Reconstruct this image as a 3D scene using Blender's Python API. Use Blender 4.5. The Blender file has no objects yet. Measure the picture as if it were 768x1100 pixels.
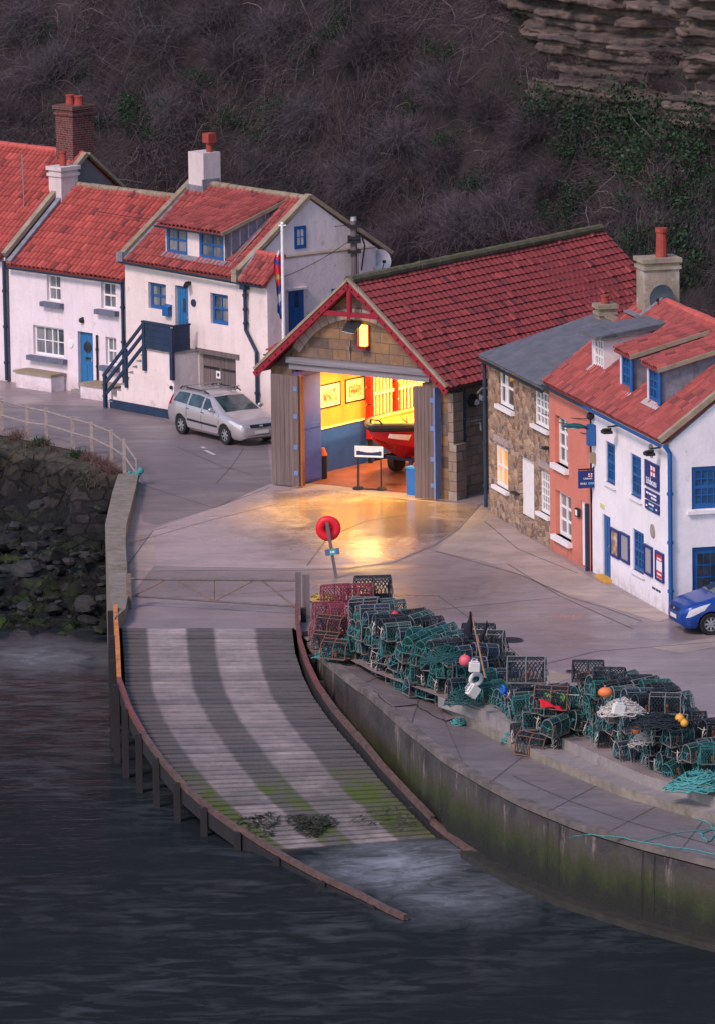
import bpy, math, random
import numpy as np
from mathutils import Vector, Matrix
random.seed(7)
RNG = np.random.default_rng(11)
SC = bpy.context.scene
COL = SC.collection
PI = math.pi

# ------------------------------------------------------------------ camera geometry
FOC, HCAM, YH, ROLL = 8600., 40.3, -920., 0.013
CX, CY = 384., 550.
TH = math.atan((CY - YH) / FOC)
FW = np.array([0, math.cos(TH), -math.sin(TH)])
RT = np.array([1., 0, 0])
UP = np.array([0, math.sin(TH), math.cos(TH)])
R2 = RT * math.cos(ROLL) - UP * math.sin(ROLL)
U2 = UP * math.cos(ROLL) + RT * math.sin(ROLL)
CAM = np.array([0, -240., HCAM])

def ray(px, py):
    return FW * FOC + R2 * (px - CX) - U2 * (py - CY)

def G(px, py, z=0.):
    """world point on the level plane z seen at photo position px, py"""
    d = ray(px, py)
    return CAM + d * ((z - CAM[2]) / d[2])

def proj(P):
    v = np.array(P) - CAM
    w = v @ FW
    return CX + FOC * (v @ R2) / w, CY - FOC * (v @ U2) / w

class Loc:
    """a building's own axes: u along the front, v into the building, z up"""
    def __init__(s, C, az):
        s.C = np.array(C, float); s.az = math.radians(az)
        s.ux = np.array([math.cos(s.az), math.sin(s.az), 0])
        s.uy = np.array([-math.sin(s.az), math.cos(s.az), 0])
    def l(s, P):
        d = np.array(P) - s.C
        return np.array([d @ s.ux, d @ s.uy, P[2]])
    def w(s, u, v, z):
        return s.C + s.ux * u + s.uy * v + np.array([0, 0, z])
    def onv(s, px, py, v=0.):
        d = ray(px, py); t = ((s.C + s.uy * v - CAM) @ s.uy) / (d @ s.uy)
        return s.l(CAM + d * t)
    def onu(s, px, py, u=0.):
        d = ray(px, py); t = ((s.C + s.ux * u - CAM) @ s.ux) / (d @ s.ux)
        return s.l(CAM + d * t)

# ------------------------------------------------------------------ objects
def tag(o, label=None, cat=None, group=None, kind=None):
    if label: o['label'] = label
    if cat: o['category'] = cat
    if group: o['group'] = group
    if kind: o['kind'] = kind
    return o

def thing(name, label, cat, loc=(0, 0, 0), rz=0., group=None):
    o = bpy.data.objects.new(name, None)
    o.empty_display_size = .2
    COL.objects.link(o)
    o.location = [float(a) for a in loc]
    o.rotation_euler = (0, 0, rz)
    return tag(o, label, cat, group)

def copy_tree(o, parent=None):
    c = o.copy(); COL.objects.link(c)
    if parent is not None: c.parent = parent
    for ch in o.children: copy_tree(ch, c)
    return c

class MB:
    def __init__(s, mat=None):
        s.v = []; s.f = []; s.mi = []; s.uv = []; s.X = mat
    def add(s, vs, fs, mi=0, uvs=None):
        b = len(s.v)
        if s.X is not None:
            vs = [tuple(s.X @ Vector([float(a) for a in p])) for p in vs]
        s.v.extend(tuple(float(a) for a in p) for p in vs)
        for i, f in enumerate(fs):
            s.f.append(tuple(b + k for k in f)); s.mi.append(mi)
            s.uv.append(uvs[i] if uvs else None)
        return s
    def quad(s, a, b, c, d, mi=0, uv=None):
        return s.add([a, b, c, d], [(0, 1, 2, 3)], mi, [uv] if uv else None)
    def box(s, x0, x1, y0, y1, z0, z1, mi=0):
        vs = [(x, y, z) for z in (z0, z1) for y in (y0, y1) for x in (x0, x1)]
        return s.add(vs, [(0, 2, 3, 1), (4, 5, 7, 6), (0, 1, 5, 4), (2, 6, 7, 3), (0, 4, 6, 2), (1, 3, 7, 5)], mi)
    def beam(s, p, q, w, h=None, mi=0, up=(0, 0, 1)):
        h = h or w
        p = Vector([float(a) for a in p]); q = Vector([float(a) for a in q])
        d = (q - p).normalized(); upv = Vector(up)
        if abs(d.dot(upv)) > .98: upv = Vector((0, 1, 0))
        sd = d.cross(upv).normalized(); u = sd.cross(d).normalized()
        vs = []
        for e in (p, q):
            for a, b in ((-1, -1), (1, -1), (1, 1), (-1, 1)):
                vs.append(e + sd * (a * w / 2) + u * (b * h / 2))
        return s.add(vs, [(0, 3, 2, 1), (4, 5, 6, 7), (0, 1, 5, 4), (1, 2, 6, 5), (2, 3, 7, 6), (3, 0, 4, 7)], mi)
    def tube(s, path, r, n=6, mi=0, caps=True):
        P = [Vector([float(a) for a in p]) for p in path]
        rs = r if isinstance(r, (list, tuple)) else [r] * len(P)
        vs = []; ref = None
        for i, p in enumerate(P):
            a = P[max(i - 1, 0)]; b = P[min(i + 1, len(P) - 1)]
            d = (b - a)
            d = d.normalized() if d.length > 1e-9 else Vector((0, 0, 1))
            if ref is None:
                ref = Vector((0, 0, 1)) if abs(d.z) < .9 else Vector((1, 0, 0))
            sd = d.cross(ref)
            if sd.length < 1e-4:
                ref = Vector((0, 1, 0)) if abs(d.y) < .9 else Vector((1, 0, 0)); sd = d.cross(ref)
            sd.normalize(); u = sd.cross(d); ref = u
            for k in range(n):
                t = 2 * PI * k / n
                vs.append(p + sd * (rs[i] * math.cos(t)) + u * (rs[i] * math.sin(t)))
        fs = []
        for i in range(len(P) - 1):
            for k in range(n):
                fs.append((i * n + k, i * n + (k + 1) % n, (i + 1) * n + (k + 1) % n, (i + 1) * n + k))
        if caps:
            fs.append(tuple(range(n - 1, -1, -1))); fs.append(tuple((len(P) - 1) * n + k for k in range(n)))
        return s.add(vs, fs, mi)
    def sphere(s, c, r, nu=10, nv=7, mi=0, sc=(1, 1, 1)):
        vs = [(c[0], c[1], c[2] + r * sc[2])]
        for j in range(1, nv):
            t = PI * j / nv
            for i in range(nu):
                a = 2 * PI * i / nu
                vs.append((c[0] + r * sc[0] * math.sin(t) * math.cos(a), c[1] + r * sc[1] * math.sin(t) * math.sin(a), c[2] + r * sc[2] * math.cos(t)))
        vs.append((c[0], c[1], c[2] - r * sc[2]))
        fs = [(0, 1 + i, 1 + (i + 1) % nu) for i in range(nu)]
        for j in range(nv - 2):
            for i in range(nu):
                fs.append((1 + j * nu + i, 1 + (j + 1) * nu + i, 1 + (j + 1) * nu + (i + 1) % nu, 1 + j * nu + (i + 1) % nu))
        e = len(vs) - 1
        fs += [(e, 1 + (nv - 2) * nu + (i + 1) % nu, 1 + (nv - 2) * nu + i) for i in range(nu)]
        return s.add(vs, fs, mi)
    def extrude(s, poly, vec, mi=0):
        """closed prism: 3-D polygon poly swept by vec"""
        n = len(poly)
        P = [Vector([float(a) for a in p]) for p in poly]; w = Vector([float(a) for a in vec])
        vs = P + [p + w for p in P]
        fs = [tuple(range(n)), tuple(range(2 * n - 1, n - 1, -1))]
        fs += [(i, n + i, n + (i + 1) % n, (i + 1) % n) for i in range(n)]
        return s.add(vs, fs, mi)
    def build(s, name, mats, parent=None, smooth=False, uvmap=True):
        me = bpy.data.meshes.new(name)
        me.from_pydata(s.v, [], s.f)
        if not isinstance(mats, (list, tuple)): mats = [mats]
        for m in mats: me.materials.append(m)
        if len(mats) > 1:
            me.polygons.foreach_set('material_index', s.mi)
        if uvmap:
            ul = me.uv_layers.new(name='UVMap')
            buf = []
            for pi_, p in enumerate(me.polygons):
                u = s.uv[pi_]
                if u:
                    for q in u: buf.extend(q)
                else:
                    n = p.normal; ax, ay, az = abs(n.x), abs(n.y), abs(n.z)
                    for vi in p.vertices:
                        c = me.vertices[vi].co
                        if az > ax and az > ay: buf.extend((c.x, c.y))
                        elif ax > ay: buf.extend((c.y, c.z))
                        else: buf.extend((c.x, c.z))
            ul.data.foreach_set('uv', buf)
        if smooth: me.polygons.foreach_set('use_smooth', [True] * len(me.polygons))
        me.update()
        o = bpy.data.objects.new(name, me)
        COL.objects.link(o)
        if parent is not None: o.parent = parent
        return o

def raw_mesh(name, V, F, mats, parent=None, smooth=False, mi=None):
    """big meshes straight from numpy arrays (F: n x 3 or n x 4)"""
    me = bpy.data.meshes.new(name)
    V = np.asarray(V, np.float32); F = np.asarray(F, np.int32)
    k = F.shape[1]
    me.vertices.add(len(V)); me.vertices.foreach_set('co', V.ravel())
    me.loops.add(F.size); me.loops.foreach_set('vertex_index', F.ravel())
    me.polygons.add(len(F))
    me.polygons.foreach_set('loop_start', np.arange(0, F.size, k, dtype=np.int32))
    if not isinstance(mats, (list, tuple)): mats = [mats]
    for m in mats: me.materials.append(m)
    if mi is not None: me.polygons.foreach_set('material_index', np.asarray(mi, np.int32))
    if smooth: me.polygons.foreach_set('use_smooth', np.ones(len(F), bool))
    me.update(calc_edges=True); me.validate()
    o = bpy.data.objects.new(name, me); COL.objects.link(o)
    if parent is not None: o.parent = parent
    return o

# value noise usable on arrays
_T = RNG.random((256, 256))
def vnoise(x, y):
    x = np.asarray(x, float); y = np.asarray(y, float)
    xi = np.floor(x).astype(int); yi = np.floor(y).astype(int)
    fx = x - xi; fy = y - yi
    fx = fx * fx * (3 - 2 * fx); fy = fy * fy * (3 - 2 * fy)
    a = _T[xi % 256, yi % 256]; b = _T[(xi + 1) % 256, yi % 256]
    c = _T[xi % 256, (yi + 1) % 256]; d = _T[(xi + 1) % 256, (yi + 1) % 256]
    return (a * (1 - fx) + b * fx) * (1 - fy) + (c * (1 - fx) + d * fx) * fy
def fbm(x, y, o=4):
    t = 0; a = .5
    for i in range(o):
        t = t + a * vnoise(x * 2 ** i + 17 * i, y * 2 ** i + 31 * i); a *= .5
    return t

# ------------------------------------------------------------------ materials
class N:
    """tiny node-graph helper"""
    def __init__(s, name):
        s.m = bpy.data.materials.new(name); s.m.use_nodes = True
        s.t = s.m.node_tree; s.n = s.t.nodes; s.l = s.t.links
        s.b = s.n['Principled BSDF']; s.b.inputs['Roughness'].default_value = .8
        s.b.inputs['Specular IOR Level'].default_value = .35
    def node(s, typ, **kw):
        n = s.n.new(typ)
        for k, v in kw.items():
            if k.startswith('_'): setattr(n, k[1:], v)
            else: s.set(n, k, v)
        return n
    def set(s, n, k, v):
        i = n.inputs[int(k[1:])] if (k[0] == 'i' and k[1:].isdigit()) else n.inputs[k.replace('__', ' ')]
        if isinstance(v, bpy.types.NodeSocket): s.l.new(v, i)
        elif isinstance(v, (tuple, list)) and len(v) == 3 and i.type == 'RGBA': i.default_value = (*v, 1)
        else: i.default_value = v
    def coord(s, which='Object', scale=(1, 1, 1), rot=(0, 0, 0)):
        c = s.n.new('ShaderNodeTexCoord'); m = s.n.new('ShaderNodeMapping')
        m.inputs['Scale'].default_value = scale; m.inputs['Rotation'].default_value = rot
        s.l.new(c.outputs[which], m.inputs['Vector']); return m.outputs[0]
    def noise(s, vec, scale=3, detail=5, rough=.6, dist=0):
        n = s.node('ShaderNodeTexNoise', Scale=scale, Detail=detail, Roughness=rough, Distortion=dist); s.l.new(vec, n.inputs['Vector'])
        return n.outputs['Fac']
    def ramp(s, fac, stops):
        r = s.n.new('ShaderNodeValToRGB'); e = r.color_ramp.elements
        while len(e) < len(stops): e.new(.5)
        for i, (p, c) in enumerate(stops):
            e[i].position = p; e[i].color = (*c, 1) if isinstance(c, (tuple, list)) else (c, c, c, 1)
        s.l.new(fac, r.inputs[0]); return r.outputs[0]
    def mix(s, fac, a, b, typ='MIX'):
        n = s.n.new('ShaderNodeMix'); n.data_type = 'RGBA'; n.blend_type = typ
        for i, v in ((0, fac), (6, a), (7, b)):
            if isinstance(v, bpy.types.NodeSocket): s.l.new(v, n.inputs[i])
            elif isinstance(v, (tuple, list)): n.inputs[i].default_value = (*v, 1)
            else: n.inputs[i].default_value = v
        return n.outputs[2]
    def math(s, op, a, b=0.):
        n = s.n.new('ShaderNodeMath'); n.operation = op
        for i, v in ((0, a), (1, b)):
            if isinstance(v, bpy.types.NodeSocket): s.l.new(v, n.inputs[i])
            else: n.inputs[i].default_value = v
        return n.outputs[0]
    def color(s, v): s.set(s.b, 'Base Color', v)
    def rough(s, v): s.set(s.b, 'Roughness', v)
    def bump(s, h, strength=.3, dist=.02):
        n = s.node('ShaderNodeBump', Strength=strength, Distance=dist); s.l.new(h, n.inputs['Height'])
        s.l.new(n.outputs[0], s.b.inputs['Normal'])

def sc3(c, k): return tuple(min(1, a * k) for a in c)

def plain(name, c, rough=.7, var=.18, scale=2.5, bump=.15, metal=0, stain=None, stain_amt=.5, streak=False, spec=.35):
    s = N(name); co = s.coord()
    f = s.noise(co, scale, 6, .65)
    col = s.mix(s.ramp(f, [(.3, 0), (.7, 1)]), sc3(c, 1 - var), sc3(c, 1 + var))
    if stain:
        co2 = s.coord(scale=(1.6, 1.6, .35) if streak else (1, 1, 1))
        g = s.noise(co2, 1.7, 7, .7)
        col = s.mix(s.math('MULTIPLY', s.ramp(g, [(.52, 0), (.72, 1)]), stain_amt), col, stain)
    s.color(col); s.rough(rough); s.b.inputs['Metallic'].default_value = metal
    s.b.inputs['Specular IOR Level'].default_value = spec
    if bump: s.bump(s.noise(co, scale * 9, 4, .6), bump, .01)
    return s.m

def emit(name, c, k):
    s = N(name); s.color(c); s.set(s.b, 'Emission Color', c); s.b.inputs['Emission Strength'].default_value = k
    return s.m

def render_wall(name, c, dirt=(.35, .27, .24), amt=.5):
    """limewashed render: slightly lumpy, with faint weathering and flaked spots"""
    s = N(name); co = s.coord()
    f = s.noise(co, 1.1, 7, .65)
    col = s.mix(s.ramp(f, [(.35, 0), (.65, 1)]), sc3(c, .93), sc3(c, 1.05))
    co2 = s.coord(scale=(2.2, 2.2, .3))
    col = s.mix(s.math('MULTIPLY', s.ramp(s.noise(co2, 1.5, 8, .7), [(.5, 0), (.8, 1)]), amt), col, sc3(c, .66))
    col = s.mix(s.math('MULTIPLY', s.ramp(s.noise(co, 2.3, 8, .72), [(.60, 0), (.67, 1)]), amt * .8), col, dirt)
    z = s.n.new('ShaderNodeSeparateXYZ'); s.l.new(co, z.inputs[0])
    base = s.math('MULTIPLY', s.ramp(z.outputs[2], [(.0, 1), (.55, 0)]), s.ramp(s.noise(co, 2.7, 6, .7), [(.35, 0), (.7, 1)]))
    col = s.mix(s.math('MULTIPLY', base, .8), col, dirt)
    s.color(col); s.rough(.85); s.bump(s.noise(co, 5, 7, .68), .55, .035)
    return s.m

def tile_mat(name, c, var=.3, moss=(.16, .13, .05), moss_amt=.3, dark=(.10, .03, .035)):
    s = N(name); uv = s.coord('UV')
    fl = s.node('ShaderNodeVectorMath', _operation='FLOOR'); s.l.new(uv, fl.inputs[0])
    w = s.node('ShaderNodeTexWhiteNoise', _noise_dimensions='2D'); s.l.new(fl.outputs[0], w.inputs['Vector'])
    col = s.mix(w.outputs['Value'], sc3(c, 1 - var), sc3(c, 1 + var))
    col = s.mix(s.ramp(w.outputs['Value'], [(.95, 0), (.955, .75)]), col, dark)
    col = s.mix(s.ramp(w.outputs['Value'], [(.04, .6), (.045, 0)]), col, sc3(c, 1.7))
    co = s.coord()
    col = s.mix(s.math('MULTIPLY', s.ramp(s.noise(co, .8, 7, .7), [(.5, 0), (.75, 1)]), .45), col, sc3(c, .6))
    col = s.mix(s.math('MULTIPLY', s.ramp(s.noise(co, 1.6, 8, .75), [(.6, 0), (.72, 1)]), moss_amt), col, moss)
    fr = s.node('ShaderNodeVectorMath', _operation='FRACTION'); s.l.new(uv, fr.inputs[0])
    s.color(col); s.rough(.75); s.bump(s.noise(co, 25, 4, .6), .25, .01)
    return s.m

def ashlar(name, cols, bw=.6, rh=.3, mortar=(.12, .1, .09), msz=.02, rubble=False):
    s = N(name); uv = s.coord('UV')
    nz = s.noise(uv, 2.3, 4, .6)
    wob = s.node('ShaderNodeVectorMath', _operation='SCALE'); 
    if rubble:
        co = s.coord('UV', scale=(1, 1.7, 1))
        d = s.node('ShaderNodeTexNoise', Scale=3.); s.l.new(co, d.inputs['Vector'])
        ad = s.node('ShaderNodeVectorMath', _operation='MULTIPLY_ADD'); s.l.new(d.outputs['Color'], ad.inputs[0]); ad.inputs[1].default_value = (.16, .16, .16); s.l.new(co, ad.inputs[2])
        v = s.node('ShaderNodeTexVoronoi', Scale=3.3); s.l.new(ad.outputs[0], v.inputs['Vector'])
        sp = s.n.new('ShaderNodeSeparateColor'); s.l.new(v.outputs['Color'], sp.inputs[0])
        e = s.node('ShaderNodeTexVoronoi', Scale=3.3, _feature='DISTANCE_TO_EDGE'); s.l.new(ad.outputs[0], e.inputs['Vector'])
        val = sp.outputs[0]; ed = s.ramp(e.outputs['Distance'], [(.02, 0), (.09, 1)])
    else:
        b = s.node('ShaderNodeTexBrick', Scale=1., Brick__Width=bw, Row__Height=rh, Mortar__Size=msz, Mortar__Smooth=.3, Bias=0.)
        b.offset = .43; b.squash = .7; b.squash_frequency = 3
        d = s.node('ShaderNodeTexNoise', Scale=1.6); s.l.new(uv, d.inputs['Vector'])
        ad = s.node('ShaderNodeVectorMath', _operation='MULTIPLY_ADD'); s.l.new(d.outputs['Color'], ad.inputs[0]); ad.inputs[1].default_value = (.05, .05, .05); s.l.new(uv, ad.inputs[2])
        s.l.new(ad.outputs[0], b.inputs['Vector'])
        b.inputs['Color1'].default_value = (0, 0, 0, 1); b.inputs['Color2'].default_value = (1, 1, 1, 1); b.inputs['Mortar'].default_value = (.5, .5, .5, 1)
        val = b.outputs['Color']; ed = s.math('SUBTRACT', 1., b.outputs['Fac'])
    n = len(cols)
    col = s.ramp(val, [(i / (n - 1), c) for i, c in enumerate(cols)])
    col = s.mix(s.math('MULTIPLY', s.ramp(s.noise(uv, 3, 7, .7), [(.4, 0), (.7, 1)]), .5), col, sc3(cols[0], .6))
    col = s.mix(ed, mortar, col)
    s.color(col); s.rough(.9)
    h = s.mix(.25, ed, s.noise(uv, 14, 5, .6)); s.bump(h, .7, .04)
    return s.m

def wood(name, c, var=.35, plank=.14, axis='Z', rough=.75):
    s = N(name)
    st = {'Z': (9, 9, .5), 'X': (.5, 9, 9), 'Y': (9, .5, 9)}[axis]
    co = s.coord(scale=st)
    f = s.noise(co, 1.2, 6, .7)
    col = s.mix(s.ramp(f, [(.3, 0), (.7, 1)]), sc3(c, 1 - var), sc3(c, 1 + var))
    s.color(col); s.rough(rough); s.bump(s.noise(co, 5, 4, .6), .3, .01)
    return s.m

M = {}
M['white_render'] = render_wall('white_render', (.78, .675, .70), amt=.75)
M['cream_render'] = render_wall('cream_render', (.79, .665, .625), amt=.6)
M['grey_render'] = render_wall('grey_render', (.80, .70, .68), amt=.7)
M['inn_render'] = render_wall('inn_render', (.85, .80, .81), amt=.45)
M['terracotta_render'] = render_wall('terracotta_render', (.62, .205, .145), dirt=(.3, .1, .07), amt=.3)
M['chimney_render'] = render_wall('chimney_render', (.66, .57, .55), amt=1.)
M['patchy_chimney'] = plain('patchy_chimney', (.30, .25, .18), .9, .3, 3, .4, stain=(.62, .54, .52), stain_amt=.85)
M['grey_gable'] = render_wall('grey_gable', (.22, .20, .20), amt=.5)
M['pantile'] = tile_mat('pantile', (.38, .074, .060), var=.2)
M['pantile_old'] = tile_mat('pantile_old', (.31, .068, .058), var=.26, moss_amt=.4)
M['station_tile'] = tile_mat('station_tile', (.27, .050, .048), var=.13, moss_amt=.3, dark=(.09, .03, .04))
M['ridge_red'] = plain('ridge_red', (.5, .1, .08), stain=(.2, .12, .08))
M['ridge_lichen'] = plain('ridge_lichen', (.26, .20, .14), .9, .3, 5, .4, stain=(.24, .19, .05), stain_amt=.7)
M['ridge_moss'] = plain('ridge_moss', (.11, .10, .06), .95, .4, 4, .6, stain=(.09, .10, .02), stain_amt=.9)
M['coping'] = plain('coping', (.30, .24, .17), .9, .25, 3, .4, stain=(.26, .20, .06), stain_amt=.7)
M['lead'] = plain('lead', (.20, .20, .23), .55, .3, 4, .2, stain=(.4, .4, .42), stain_amt=.5, streak=True)
M['lead_cheek'] = plain('lead_cheek', (.22, .22, .26), .6, .3, 4, .2, stain=(.07, .07, .1), stain_amt=.9, streak=True)
M['pale_mortar'] = plain('pale_mortar', (.50, .43, .42), .9, .25, 5, .3, stain=(.25, .23, .24), stain_amt=.7)
M['slate'] = plain('slate', (.125, .13, .145), .6, .25, 3, .3, stain=(.2, .19, .19), stain_amt=.6)
M['blue'] = plain('blue', (.012, .10, .30), .45, .15, 3, .05, spec=.5)
M['blue_door'] = plain('blue_door', (.02, .15, .34), .45, .15, 3, .05, spec=.5)
M['navy'] = plain('navy', (.018, .035, .075), .6, .25, 4, .1)
M['navy_pipe'] = plain('navy_pipe', (.02, .04, .07), .5, .2, 4, .05)
M['white_paint'] = plain('white_paint', (.80, .78, .76), .5, .08, 4, .05)
M['grey_paint'] = plain('grey_paint', (.42, .42, .45), .6, .2, 4, .1)
M['sill_grey'] = plain('sill_grey', (.13, .14, .19), .7, .25, 4, .1)
M['red_paint'] = plain('red_paint', (.25, .012, .028), .5, .2, 4, .08)
M['black_metal'] = plain('black_metal', (.02, .021, .024), .5, .2, 5, .05)
M['galv'] = plain('galv', (.42, .41, .40), .5, .2, 5, .1, metal=.6, stain=(.2, .11, .06), stain_amt=.6)
M['rust_steel'] = plain('rust_steel', (.20, .145, .12), .7, .4, 6, .2, metal=.3, stain=(.3, .13, .05), stain_amt=.6)
M['brick'] = ashlar('brick', [(.10, .024, .024), (.16, .042, .036), (.12, .05, .045)], .23, .075, (.22, .17, .15), .008)
M['pot_clay'] = plain('pot_clay', (.33, .06, .045), .8, .2, 5, .2)
M['ashlar'] = ashlar('ashlar', [(.095, .07, .062), (.235, .15, .095), (.31, .185, .095), (.15, .11, .095), (.26, .18, .13)], .74, .33, mortar=(.11, .09, .08), msz=.011)
M['ashlar_side_fill'] = ashlar('ashlar_side_fill', [(.19, .15, .12), (.34, .26, .19), (.25, .20, .16), (.36, .30, .24)], .6, .3, mortar=(.13, .11, .09), msz=.012)  # paler than the front stone: warm fill light put into the sunless side
M['voussoir'] = plain('voussoir', (.36, .29, .265), .9, .25, 3, .4)
M['rubble'] = ashlar('rubble', [(.17, .095, .06), (.45, .28, .16), (.14, .10, .09), (.54, .37, .24), (.32, .19, .11)], rubble=True, mortar=(.36, .28, .22))
M['door_wood'] = wood('door_wood', (.155, .115, .105))
M['old_wood'] = wood('old_wood', (.15, .12, .12))
M['orange_wood'] = wood('orange_wood', (.30, .12, .05))
M['beam_wood'] = wood('beam_wood', (.21, .20, .22), axis='X')
M['glass'] = None
def glass(name, c=(.035, .04, .05), rough=.06, spec=.6, curtains=None):
    s = N(name); co = s.coord()
    col = s.mix(s.ramp(s.noise(co, 3., 2, .5), [(.35, 0), (.65, 1)]), sc3(c, .6), sc3(c, 1.5))
    if curtains:
        col = s.mix(s.math('MULTIPLY', s.ramp(s.noise(s.coord(scale=(1, 1, .15)), 1.7, 3, .6), [(.46, 0), (.6, 1)]), .75), col, curtains)
    s.color(col); s.rough(rough); s.b.inputs['Specular IOR Level'].default_value = spec
    return s.m
M['glass'] = glass('glass')
M['glass_net'] = glass('glass_net', (.08, .09, .11), .12, .5, (.30, .29, .29))
M['glass_blue'] = glass('glass_blue', (.02, .075, .17), .1, .5)
M['glass_lit'] = None
s = N('glass_lit'); co = s.coord()
cl = s.ramp(s.noise(co, 2.2, 3, .5), [(.35, (.75, .28, .06)), (.6, (1., .55, .18))])
s.color((.4, .2, .08)); s.set(s.b, 'Emission Color', cl); s.b.inputs['Emission Strength'].default_value = .3; s.rough(.1)
M['glass_lit'] = s.m
M['concrete'] = plain('concrete', (.26, .235, .225), .85, .25, 1.6, .3, stain=(.12, .11, .08), stain_amt=.6)
M['concrete_green'] = plain('concrete_green', (.22, .19, .155), .9, .3, 2.6, .4, stain=(.10, .10, .05), stain_amt=.75)
M['rope_teal'] = plain('rope_teal', (.06, .26, .25), .8, .3, 20, 0)
M['rope_pale'] = plain('rope_pale', (.50, .47, .42), .8, .3, 20, 0)
# ================================================================== SETTING
def pl(pts, n):
    """resample a pixel polyline by x"""
    xs = [p[0] for p in pts]; ys = [p[1] for p in pts]
    X = np.linspace(xs[0], xs[-1], n)
    return X, np.interp(X, xs, ys)

WATER_Z = -2.6
# ---- ground material: worn concrete and tarmac, damp in places, the damp tinted with a painted golden glow
def pos_blob(s, px, py, rx, ry, z=0., wob=.9, stops=((.3, 1), (1., 0))):
    """soft irregular patch round the ground point seen at px, py"""
    gm = s.n.new('ShaderNodeNewGeometry'); c = G(px, py, z)
    m = s.node('ShaderNodeVectorMath', _operation='SUBTRACT'); s.l.new(gm.outputs['Position'], m.inputs[0]); m.inputs[1].default_value = tuple(c)
    k = s.node('ShaderNodeVectorMath', _operation='MULTIPLY'); s.l.new(m.outputs[0], k.inputs[0]); k.inputs[1].default_value = (1 / rx, 1 / ry, 0)
    ln = s.node('ShaderNodeVectorMath', _operation='LENGTH'); s.l.new(k.outputs[0], ln.inputs[0])
    nz = s.noise(s.coord(scale=(.8, .6, 1)), .75, 7, .68, .8)
    return s.ramp(s.math('ADD', ln.outputs['Value'], s.math('MULTIPLY', s.math('SUBTRACT', nz, .5), wob)), stops)
def ground_mat(name, c1, c2, rough=(.28, .62), scale=.5, crack=True, wet=()):
    s = N(name); co = s.coord()
    f = s.noise(co, scale, 8, .62, .4)
    col = s.mix(s.ramp(f, [(.38, 0), (.64, 1)]), c1, c2)
    g = s.noise(s.coord(scale=(.35, 2.2, 1), rot=(0, 0, .5)), 1.1, 7, .7, .6)
    col = s.mix(s.math('MULTIPLY', s.ramp(g, [(.48, 0), (.64, 1)]), .6), col, sc3(c1, .5))
    col = s.mix(s.ramp(s.noise(co, .16, 5, .6, .5), [(.40, 0), (.60, .55)]), col, sc3(c1, .62))
    col = s.mix(s.math('MULTIPLY', s.ramp(s.noise(s.coord(scale=(.8, 1.4, 1), rot=(0, 0, .4)), .5, 7, .72, .8), [(.56, 0), (.64, 1)]), .5), col, (c2[0] * 1.12, c2[1] * 1.02, c2[2] * .92))
    sp = s.noise(co, 6, 6, .75)
    col = s.mix(s.math('MULTIPLY', s.ramp(sp, [(.58, 0), (.7, 1)]), .35), col, sc3(c1, .6))
    gr = s.noise(co, 40, 3, .6)
    col = s.mix(.4, col, s.mix(s.ramp(gr, [(.35, 0), (.65, 1)]), sc3(c1, .62), sc3(c2, 1.25)))
    ck = s.node('ShaderNodeTexVoronoi', Scale=.33, _feature='DISTANCE_TO_EDGE'); dd_ = s.node('ShaderNodeVectorMath', _operation='MULTIPLY_ADD'); nn_ = s.node('ShaderNodeTexNoise', Scale=.8, Detail=6.); s.l.new(co, nn_.inputs['Vector']); s.l.new(nn_.outputs['Color'], dd_.inputs[0]); dd_.inputs[1].default_value = (1.6, 1.6, 0); s.l.new(co, dd_.inputs[2]); s.l.new(dd_.outputs[0], ck.inputs['Vector'])
    if crack: col = s.mix(s.math('MULTIPLY', s.ramp(ck.outputs['Distance'], [(.0, 1), (.008, 0)]), .3), col, sc3(c1, .35))
    w = s.noise(s.coord(scale=(.6, 1.6, 1)), .55, 6, .6, .5)
    rg = s.ramp(w, [(.36, rough[0]), (.62, rough[1])])
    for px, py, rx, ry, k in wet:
        b_ = s.math('MULTIPLY', pos_blob(s, px, py, rx, ry, 0., 1.7), k); col = s.mix(b_, col, s.mix(1., col, (.40, .36, .27), 'MULTIPLY')); rg = s.mix(b_, rg, (.14, .14, .14))  # damp darkening; its yellowish tint paints in the golden doorway glow
    s.color(col); s.rough(rg)
    s.b.inputs['Specular IOR Level'].default_value = .5
    s.bump(s.mix(.35, s.noise(co, 1.6, 5, .6), s.noise(co, 14, 4, .7)), .22, .03)
    return s.m
M['ground'] = ground_mat('ground', (.25, .20, .195), (.37, .295, .285), (.3, .6), wet=[(470, 640, 4, 6, .35), (660, 680, 3, 4, .4), (230, 625, 4, 3, .3)])
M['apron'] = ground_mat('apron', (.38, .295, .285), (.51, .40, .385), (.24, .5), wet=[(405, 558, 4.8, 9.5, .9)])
M['pave'] = ground_mat('pave', (.30, .235, .20), (.50, .395, .335), (.4, .7), .8)
M['tarmac'] = ground_mat('tarmac', (.165, .138, .14), (.245, .205, .205), (.35, .6))
M['walk'] = ground_mat('walk', (.14, .12, .12), (.25, .215, .205), (.35, .7))
M['patch'] = ground_mat('patch', (.36, .28, .22), (.44, .35, .27), (.5, .7))
M['joint'] = plain('joint', (.105, .088, .085), .8, .4, 6, .2)

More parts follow.
